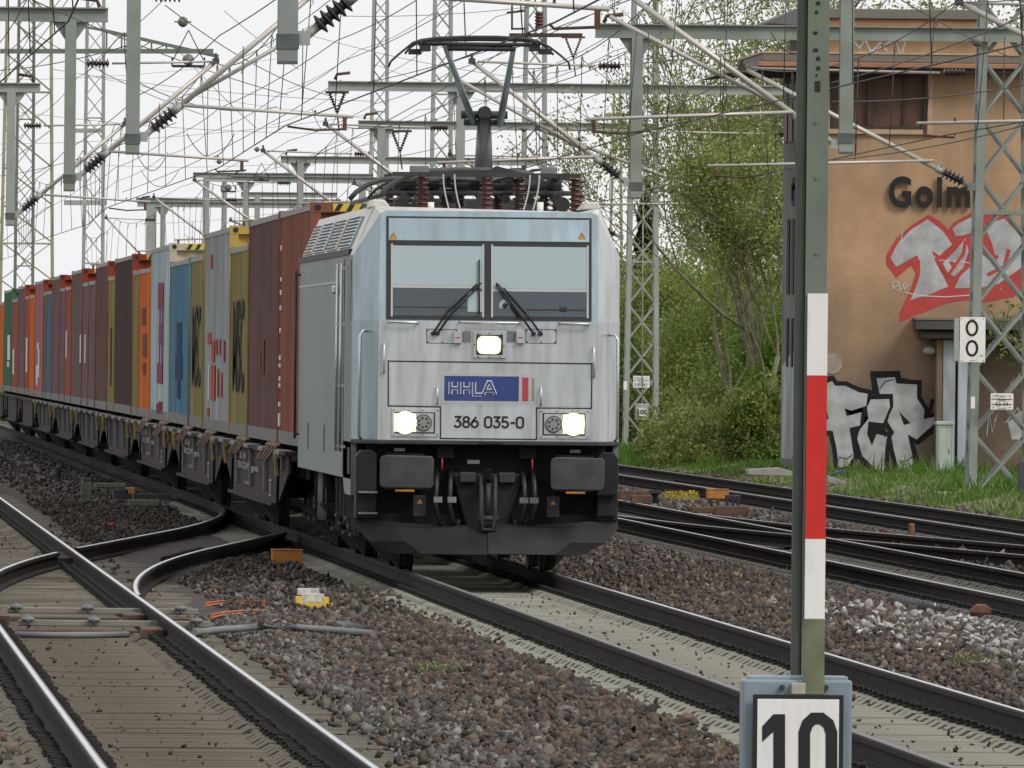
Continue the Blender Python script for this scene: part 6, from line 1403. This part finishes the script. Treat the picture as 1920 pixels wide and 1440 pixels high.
for i, (px, Y, rx, h, cols, lab) in enumerate(HB):
    bush('shrub', lab, (tx(px, Y), Y, -.3), (rx, rx*1.1, h), int(10500*h**.8), .095, cols, 40+i, 'bushes of the thicket beside the track', nb=18, clumps=int(70+26*h), sig=.12)
# bushes at the far left, behind the train
for i, (px, Y, h, lab, cols) in enumerate(((-10, 640, 4.3, 'dark green tree behind the far end of the train', MIDG), (30, 760, 5.6, 'broad green tree behind the left pylons', MIDG+OLV), (75, 820, 6.0, 'round green tree beside the pale lattice mast', MIDG), (12, 560, 2.6, 'yellow green bush at the left edge above the train', BRI), (110, 900, 5.2, 'low far tree behind the mauve containers', OLV+MIDG))):
    tree('leafy_tree', lab, (tx(px, Y), Y, -.4), h, .2, 4, .34, 5000, cols, 60+i, spread=.9, sig=.6, trunk_f=.25)
tree('leafy_tree', 'green branches reaching in at the right edge before the building', (bx(1950), BY-3, -.3), 5.2, .07, 3, .12, 500, MIDG+SPR, 71, lean=(-.05,0), spread=.8, sig=.22, trunk_f=.4)
# dark wood behind everything at the right
n = 26000; P = np.stack([rng.uniform(22, 60, n), rng.uniform(440, 470, n), rng.uniform(-.4, 1, n)], 1); P[:, 2] = -.4+rng.uniform(0, 1, n)*(4.2+1.2*np.sin(P[:, 0]*.9)+.8*np.sin(P[:, 0]*2.3))
o = leaves(P, .30, OLV+MIDG, 'background_wood', None); tag(o, 'mass of distant green woodland behind the thicket and building', 'woodland', kind='stuff')
# grass: single blades
def grass(name, label, n, xr, yr, h, cols, wdt=.02, fn=None, clump=0):
    x = rng.uniform(*xr, n); y = rng.uniform(*yr, n)
    if clump:
        k = rng.integers(0, clump, n); cx_ = rng.uniform(*xr, clump); cy_ = rng.uniform(*yr, clump); sel = rng.random(n) < .6
        x = np.where(sel, cx_[k]+rng.normal(0, .25, n), x); y = np.where(sel, cy_[k]+rng.normal(0, .8, n), y)
    if fn is not None: m_ = fn(x, y); x, y = x[m_], y[m_]; n = len(x)
    z = np.array([verge_z(a)-.02 for a in x]); hh = h*rng.uniform(.4, 1.5, n); a = rng.uniform(0, 6.283, n); w_ = wdt*rng.uniform(.6, 1.4, n)
    dx, dy = np.cos(a)*w_, np.sin(a)*w_; bx_, by_ = rng.normal(0, .4, n)*hh, rng.normal(0, .4, n)*hh
    Q = np.stack([np.stack([x-dx, y-dy, z], 1), np.stack([x+dx, y+dy, z], 1), np.stack([x+bx_, y+by_, z+hh], 1)], 1)
    c = np.asarray(cols)[rng.integers(0, len(cols), n)]*rng.uniform(.7, 1.3, (n, 1))
    o = mesh_np(name, Q.reshape(-1, 3), np.arange(n*3), 3, LEAF, None, np.repeat(c, 3, 0)); tag(o, label, 'grass', kind='stuff'); return o
DRY = [(.30,.26,.14),(.24,.21,.11),(.34,.31,.20)]
GR = [(.075,.17,.018),(.10,.21,.025),(.06,.13,.016),(.13,.22,.04),(.09,.15,.03)]
grass('grass', 'bright green grass along the edge of the far track and before the building', 34000, (19.1, 27), (225, 345), .13, GR, .018, clump=260)
grass('dry_grass', 'patches of dry straw coloured grass on the verge of the far track', 7000, (19.0, 26), (225, 330), .09, DRY, .018, clump=60)
grass('grass', 'green grass verge under the lattice mast and thicket', 24000, (19.2, 28), (345, 420), .22, GR, .03, clump=120)
grass('tall_weeds', 'taller weeds at the foot of the building wall and masts', 4200, (20.6, 27.5), (262, 313), .34, GR, .03, fn=lambda x, y: (np.abs(y-311) < 2.5) | ((np.abs(x-21.6) < 1.0) & (np.abs(y-268) < 2.5)) | ((np.abs(x-23) < .5) & (np.abs(y-305) < 5)))
# yellow flowers between the right tracks and small tufts in the ballast
t = thing('flower_clump', 'clump of small yellow flowers between the right-hand tracks', 'flowers', at_z(1275, 945, -.2))
c = at_z(1275, 945, -.2); n = 260; P = np.stack([c.x+rng.uniform(-.28, .28, n), c.y+rng.uniform(-.9, .9, n), -.2+rng.uniform(.08, .22, n)], 1)
mb = MB()
for p in P[:140]: mb.tube([(p[0], p[1], -.22), tuple(p)], .004, 3, cap=False)
mb.build('flower_stems', M('dry_stem', (.30,.28,.14), .8), t); leaves(P, .05, [(.55,.38,.02),(.45,.32,.03),(.25,.24,.06)], 'flower_heads', t, aspect=1.0)
for px, py, lab in ((815, 1265, 'small green weed tuft in the grey ballast'), (1820, 1250, 'tiny green weed near the white stones'), (165, 945, 'mossy weeds beside the point machine at the left')):
    c = at_z(px, py, -.17); n = 300; P = np.stack([c.x+rng.normal(0, .10, n), c.y+rng.normal(0, .7, n), -.16+np.abs(rng.normal(0, .035, n))], 1)
    o = own_origin(leaves(P, .035, MIDG+SPR, 'weed_tuft', None)); tag(o, lab, 'weed')
# far belt of trees closing the horizon behind the railway yard
n = 22000; P = np.stack([rng.uniform(-130, 110, n), rng.uniform(1040, 1075, n), rng.uniform(0, 1, n)], 1)
P[:, 2] = -.5+P[:, 2]*(5.0+.8*np.sin(P[:, 0]*.35)+.6*np.sin(P[:, 0]*1.1))
o = leaves(P, .85, OLV+MIDG, 'far_wood', None); tag(o, 'distant belt of green woodland along the horizon behind the train', 'woodland', kind='stuff')
# ------------------------------------------------------------------ signal post in the foreground
PO = thing('signal_post', 'green weathered steel post with a white red white marker strip', 'post', (0, 0, 0))
YP = 70.6; pa = at(1516, 1300, YP); xP = pa.x-.002; PO.location = (xP, YP, -.25)
pw = .147
mb = MB()
# two flanges facing left and right would hide the web: the flange faces the camera, its side shows on the left
fl0, fl1 = at(1508, 700, YP).x, at(1549, 700, YP).x; lf = at(1489.5, 700, YP).x
for y0 in (YP, YP+.13): mb.bb((fl0, y0, -.3), (fl1, y0+.012, 5.9))
mb.bb(((fl0+fl1)/2-.006, YP+.012, -.3), ((fl0+fl1)/2+.006, YP+.13, 5.9))
mb.build('post_profile', [GALV_D], PO, .003)
mb = MB(); mb.bb((lf, YP+.02, -.3), (fl0-.003, YP+.06, 5.9)); mb.bb((lf+.004, YP+.06, -.3), (lf+.016, YP+.13, 5.9)); mb.build('post_flange', M('shaded_green_steel', (.055,.068,.058), .6, .2, .2, 3, dirt=(.03,.04,.03), damt=.5), PO)  # left side of the post, its shade put into a darker green
STR = [(550, 704, WHITE), (704, 1010.5, RED), (1010.5, 1166, WHITE)]
for i, (ya, yb, m_) in enumerate(STR):
    za, zb_ = at(1530, yb, YP-.02).z, at(1530, ya, YP-.02).z; a = at(1511.5, 850, YP-.02).x; b = at(1549.5, 850, YP-.02).x
    mb = MB(); mb.bb((a, YP-.022, za+.0004), (b, YP-.010, zb_-.0004)); mb.build('marker_panel', m_, PO, label='red middle panel of the marker strip' if m_ is RED else None)
mb = MB()
for py in (229, 333, 475): c = at(1531, py, YP); mb.tube([c+Vector((0,-.001,0)), c-Vector((0,.006,0))], .010, 10, 1)
for py in (23, 61, 94, 141, 160): c = at(1531, py, YP); mb.tube([c, c-Vector((0,.0025,0))], .006 if py in (61,141) else .009, 10, 0)
for py in (6, 110, 128): c = at(1534, py, YP); mb.tube([c, c-Vector((0,.0025,0))], .011, 10, 0)
a, b = at(1533, 152, YP), at(1533, 172, YP); mb.bb((a.x-.013, YP-.003, b.z), (a.x+.013, YP-.0005, a.z), 0)
for py in (62, 94): c = at(1528, py, YP); mb.bb((c.x-.008, YP-.0022, c.z-.008), (c.x+.008, YP-.0003, c.z+.008), 0)
mb.build('post_holes', [BLACKP, GALV_D], PO)
# grey box with the number ten
BXG = M('blue_grey_box', (.22,.285,.32), .5, .1, .12, 2, dirt=(.15,.19,.20), damt=.5, dscale=3)
YX = YP-.26
t = thing('speed_board', 'blue grey box with a black framed white plate numbered 10', 'sign', at(1492, 1440, YX))
zt, zl = at(1490, 1275, YX).z, at(1490, 1600, YX).z
xa, xb = at(1392, 1400, YX).x, at(1597, 1400, YX).x
mb = MB(); mb.bb((xa, YX, zl), (xb, YX+.24, zt)); mb.build('box_body', BXG, t, .012, 3)
mb = MB(); a, b = at(1402, 1300, YX+.1).x, at(1588, 1300, YX+.1).x; mb.bb((a, YX+.03, zt-.01), (b, YX+.22, zt+.018)); mb.build('box_lid', BXG, t, .008, 3)
YS = YX-.05
mb = MB(); xa, xb = at(1411, 1400, YS).x, at(1581, 1400, YS).x; zt2, zl2 = at(1495, 1302.5, YS).z, at(1495, 1600, YS).z
mb.bb((xa, YS, zl2), (xb, YS+.012, zt2), 0); mb.bb((xa+.021, YS-.004, zl2+.02), (xb-.021, YS, zt2-.021), 1); mb.build('number_plate', [BLACKP, WHITE], t, .003)
def pl(px, py): v = at(px, py, YS-.004); return (v.x, v.z)
mb = MB(); mb.prism([pl(1432,1360),(pl(1450,1339)),pl(1472,1339),pl(1472,1520),pl(1450,1520),pl(1450,1372),pl(1429,1391),pl(1429,1362)][1:], (0, YS-.004, 0), AX, AZ, (0,-.003,0))
o0 = [pl(x, y) for x, y in ((1508,1520),(1508,1400),(1508,1374),(1514,1357),(1525,1347),(1540,1347),(1553,1357),(1559,1374),(1559,1400),(1559,1520))]
mb.ribbon([(x, y) for x, y in o0], 22/(FPX/YS), (0, YS-.004, 0), AX, AZ, (0,-.003,0)); mb.build('number_ten', BLACKP, t)
mb = MB(); c = at(1497, 1290, YX-.03); mb.bb((c.x-.033, YX-.05, at(1497,1302,YX).z), (c.x+.033, YX-.001, at(1497,1280,YX).z)); mb.build('clamp_block', M('pale_clamp', (.38,.36,.28), .8, 0, .15, 20), t, .006)
mb = MB()
for px in (1466, 1548): c = at(px, 1289, YX); mb.tube([c, c-Vector((0,.03,0))], .013, 8)
mb.build('clamp_bolt', DKGREY, t)
# the post in front of the box
mb = MB(); a, b = at(1506, 1290, YX-.03).x, at(1545, 1290, YX-.03).x; mb.bb((a, YX-.045, at(1525,1302,YX).z), (b, YX-.002, at(1525,1160,YX).z)); mb.build('post_front_bracket', M('mossy_green_bracket', (.165,.175,.105), .7, 0, .3, 8, dirt=(.095,.115,.055), damt=.6, dscale=6), PO, .003)
# ------------------------------------------------------------------ trackside odds and ends
def gz(px, py, z=-.19): return at_z(px, py, z)
t = thing('point_rod_bars', 'two pale steel point rods with clamps lying across the nearest track', 'point rod', (T0, 131, -.15))
ROD = M('pale_point_rod', (.20,.20,.17), .6, .1, .15, 5, dirt=(.2,.17,.13), damt=.5, dscale=4)
for py, pxs, pxe in ((1140, 14, 372), (1163, 34, 394)):
    p = gz(200, py, -.07); Yr = p.y; mb = MB(); a, b = at(pxs, py, Yr).x, at(pxe, py, Yr).x; 
    mb.bb((a, Yr-.04, -.125), (b, Yr+.04, -.07)); mb.build('point_rod', ROD, t, .008)
    for px in (30 if py < 1150 else 52, 164 if py < 1150 else 176, 339 if py < 1150 else 368):
        mb = MB(); x = at(px, py, Yr).x; mb.box((x, Yr-.02, -.078), (.07, .12, .07)); mb.tube([(x-.055, Yr-.09, -.065), (x+.055, Yr-.09, -.065)], .018, 8); mb.tube([(x, Yr-.09, -.1), (x, Yr-.09, -.03)], .014, 8); mb.build('rod_clamp', MIDGREY, t)
    mb = MB(); mb.bb((a-.05, Yr-.25, -.185), (b, Yr+.25, -.16)); mb.build('rusty_plate', RUSTY, t)
for k, (L, lab) in enumerate(((((385,1136),(410,1132),(440,1129),(495,1133)), 'upper thin orange cable lying on the ballast'), (((395,1158),(420,1153),(455,1150),(500,1149)), 'lower thin orange cable lying on the ballast'))):
    for j in range(1):
        mb = MB(); Y0 = gz(400, 1140 if k == 0 else 1160).y; pts = [gz(x, y, -.13) for x, y in L]; pts2 = [p+Vector((.03, .8, .012)) for p in pts]
        mb.tube(pts, .009, 6); mb.tube(pts2, .008, 6)
        tag(own_origin(mb.build('orange_cable', M('orange_cable_sheath', (.55,.13,.02), .5, 0, .1))), lab, 'cable')
mb = MB(); mb.tube([gz(x, y, -.085) for x, y in ((365,1186),(420,1180),(480,1176),(560,1177),(640,1183),(700,1188))], .030, 8); tag(own_origin(mb.build('grey_conduit', M('grey_conduit_plastic', (.16,.165,.17), .6, 0, .15))), 'long grey conduit pipe curving over the ballast', 'pipe')
mb = MB(); mb.tube([gz(x, y, -.17) for x, y in ((28,1190),(120,1191),(240,1190))], .028, 8); tag(own_origin(mb.build('grey_conduit', bpy.data.materials['grey_conduit_plastic'])), 'short grey conduit pipe between the rails of the nearest track', 'pipe')
mb = MB(); a = gz(618, 1172, -.13); mb.tube([a, gz(655, 1178, -.13), gz(692, 1184, -.14)], [.05,.052,.045], 10); tag(own_origin(mb.build('cable_sleeve', M('dark_blue_sleeve', (.02,.028,.035), .5, 0, .2))), 'short dark cable sleeve in the ballast beside the train', 'cable sleeve')
# yellow stand with white weight
p = gz(592, 1152, -.2); Yk = p.y; q = lambda x, y, dy=0: at(x, y, Yk+dy)
t = thing('yellow_marker_stand', 'small yellow stand carrying a white grey block in the ballast', 'marker', (p.x, Yk, -.2))
mb = MB(); mb.bb(q(562,1140), q(624,1131,.04)); mb.bb(q(611,1158), q(622,1131,.05)); mb.bb(q(563,1158,.3), q(572,1131,.35)); mb.bb(q(555,1131,.05), q(565,1118,.3)); mb.bb(q(606,1131,.05), q(615,1119,.3)); mb.build('stand_frame', YELLOW, t, .004)
mb = MB(); mb.bb(q(566,1130,.06), q(607,1113,.25)); mb.bb(q(558,1116,.4), q(598,1103,.5)); mb.build('white_block', M('scuffed_white_block', (.5,.5,.46), .8, 0, .3, 14), t, .004)
# orange boxes
def obox(name, lab, x0, y0, x1, y1, z=-.19, m_=ORANGE, d=.35, dark=None):
    p = gz((x0+x1)/2, y1, z); Yk = p.y; q = lambda x, y, dy=0: at(x, y, Yk+dy); t = thing(name, lab, 'trackside box', (p.x, Yk, z))
    h = q(x0, y0).z-q(x0, y1).z; mb = MB(); mb.bb(q(x0, y1-2.5), q(x1, y0, d)); mb.build('box_body', m_, t, .008)
    mb = MB(); a, b = q(x0-2, y1), q(x1+2, y1-3.2, d); mb.bb((a.x, a.y-.03, a.z), (b.x, b.y+.02, b.z)); mb.bb((a.x+.02, a.y-.01, a.z-.06), (a.x+.06, a.y+.03, a.z)); mb.bb((b.x-.06, a.y-.01, a.z-.06), (b.x-.02, a.y+.03, a.z)); mb.build('box_foot', dark or RUSTY, t, .004)
    mb = MB(); mb.bb(q(x0-.8, y0+.2, -.012), q(x1+.8, y0-1.4, d+.012)); mb.build('box_lid', m_, t, .004)
    return t
obox('trackside_box', 'orange yellow trackside box beside the left rail of the train track', 510, 1031, 566, 1059)
obox('trackside_box', 'orange box on short legs between the right-hand tracks', 1326, 918, 1364, 937, -.05, ORANGE, .4)
t = thing('point_machine', 'dark rusty point machine with grey covers under the orange box between the right-hand tracks', 'point machine', gz(1350, 965))
Yk = 225.; q = lambda x, y, dy=0: at(x, y, Yk+dy)
mb = MB(); mb.bb(q(1297,962), q(1342,951,.3)); mb.bb(q(1340,966), q(1400,949,.3)); mb.bb(q(1398,966), q(1404,953,.2)); mb.build('machine_body', M('rusty_brown_casing', (.11,.06,.04), .8, 0, .25, 5), t, .012)
mb = MB(); mb.bb(q(1362,937,2), q(1386,928,2.4)); 
for x in (1331, 1344, 1361, 1372, 1382): mb.bb(q(x, 950, 2), q(x+4, 936, 2.1))
mb.build('machine_legs', DKGREY, t, .006)
t = thing('point_machine', 'brown point machine next to the locomotive at the right', 'point machine', gz(1200, 945)); Yk = 240.; 
mb = MB(); mb.bb(q(1162,936), q(1222,920,.4)); mb.bb(q(1184,945,-3), q(1222,929,-2.7)); mb.build('machine_body', bpy.data.materials['rusty_brown_casing'], t, .012)
mb = MB(); mb.tube([q(1228,944,-1), q(1228,921,-1)], .07, 10); mb.bb(q(1219,925,-1.2), q(1238,919,-.8)); mb.build('machine_post', DKGREY, t)
t = thing('point_machine', 'greenish grey point machine with an orange end between the left track and the wagons', 'point machine', gz(230, 940)); Yk = 232.
mb = MB(); mb.bb(q(178,914), q(236,906,.3)); mb.bb(q(241,948,-12), q(298,937,-11.7)); mb.bb(q(152,930,-4), q(172,902,-3.7)); mb.build('machine_body', M('mossy_grey_casing', (.115,.115,.085), .8, 0, .2, 5), t, .01)
mb = MB(); mb.bb(q(236,926,-3), q(252,914,-2.8)); mb.build('machine_cap', ORANGE, t, .006)
for a, b in ((q(212,935,-3), q(240,917,-2.7)), (q(250,934,1), q(320,926,1.3)), (q(156,903,-4), q(172,897,-3.7))): mb = MB(); mb.bb(a, b); mb.build('machine_rod', DKGREY, t, .006)
def stub(name, lab, px, yb, yt, wpx, m_, cat, z=-.2):
    p = gz(px, yb, z); r = wpx/2*p.y/FPX; zt = at(px, yt, p.y).z; mb = MB(); mb.lathe((p.x, p.y, z-.05), (p.x, p.y, zt), [(0,r),(.75,r),(.8,r*1.05),(.95,r*.9),(1,r*.5)], 12); return tag(own_origin(mb.build(name, m_)), lab, cat)
stub('stub_post', 'short black stub post beside the train at the left', 109, 903, 875, 11, BLACK, 'post')
stub('marker_stub', 'small dull red cap in the ballast above the crossing rails', 210, 996, 980, 15, M('dull_red_cap', (.17,.045,.035), .7, 0, .2), 'cap')
stub('rusty_cap', 'small rusty brown cap between the right-hand rails', 1709, 998, 981, 12, M('rust_cap', (.20,.09,.055), .8, 0, .2), 'cap', -.1)
mb = MB(); a, b = gz(1672, 1126, -.12), gz(1768, 1149, -.15); mb.tube([a, b], .052, 12); tag(own_origin(mb.build('black_pipe', BLACK)), 'short black pipe lying on the white stones at the right', 'pipe')
mb = MB(); p = gz(1840, 1148, -.15); mb.lathe(p-Vector((.11,0,0)), p+Vector((.11,0,0)), [(0,.03),(.3,.085),(.7,.08),(1,.03)], 7); tag(own_origin(mb.build('red_rock', M('brick_red_rock', (.13,.055,.038), .9, 0, .25, 12))), 'brick red stone among white ballast near the right rail', 'rock')
# concrete slabs in the grass and the blue thing by the wall
def cslab(lab, pts, Y, h=.14, m_=None):
    q = [at(x, y, Y) for x, y in pts]; mb = MB(); z = q[0].z; mb.prism([(p.x, p.z) for p in q], (0, Y, 0), AX, AZ, (0, .9, 0)); return tag(own_origin(mb.build('concrete_slab', m_ or CONC, None, .01)), lab, 'concrete slab', 'concrete slabs lying in the grass')
PC = M('pale_concrete', (.32,.30,.28), .9, 0, .2, 4, dirt=(.18,.16,.13), damt=.6)
cslab('long grey concrete slab in the grass below the right mast', [(1757,922),(1845,924),(1864,936),(1862,950),(1840,944),(1757,931)], 268, m_=PC)
cslab('short grey concrete slab in the grass left of the cabinet', [(1678,909),(1738,918),(1738,927),(1678,919)], 285, m_=PC)
cslab('pale concrete slab in the grass at the foot of the grey wall', [(1402,880),(1462,877),(1490,885),(1490,893),(1402,890)], 300, m_=PC)
cslab('concrete edge in the grass next to the blue bag in the grass', [(1552,892),(1584,902),(1600,910),(1600,917),(1552,905)], 290, m_=PC)
t = thing('blue_bag', 'crumpled dark blue bag lying in the grass by the wall', 'bag', at(1575, 898, 300)); Yk = 300.
mb = MB(); vs = [q(1555,897), q(1562,889), q(1578,885), q(1593,887), q(1599,893), q(1592,898)]; mb.add([v for v in vs]+[v+Vector((.0,.5,.03)) for v in vs], [(0,1,2,3,4,5),(6,7,8,9,10,11)]+[(i,(i+1)%6,6+(i+1)%6,6+i) for i in range(6)]); mb.build('bag_body', M('dark_blue_cloth', (.025,.06,.10), .7, 0, .35, 8), t, .02)
mb = MB(); mb.bar(q(1584,886,-.05), q(1603,891,-.05), .03); mb.bar(q(1588,893,-.05), q(1601,889,-.05), .025); mb.build('bag_strap', BLACK, t)
t = thing('edge_post', 'dark post standing beside the right mast foot', 'post', (at(1918, 955, 262).x, 262, -.2))
mb = MB(); mb.bb(at(1909, 960, 262), at(1930, 870, 262.2)); mb.bb(at(1911, 866, 262), at(1926, 872, 262.2)); mb.build('post_shaft', M('dark_blue_grey_post', (.05,.06,.07), .7, 0, .2), t, .01)
mb = MB(); mb.bb(at(1886, 964, 262), at(1925, 950, 262.5)); mb.build('post_base', PC, t, .02)
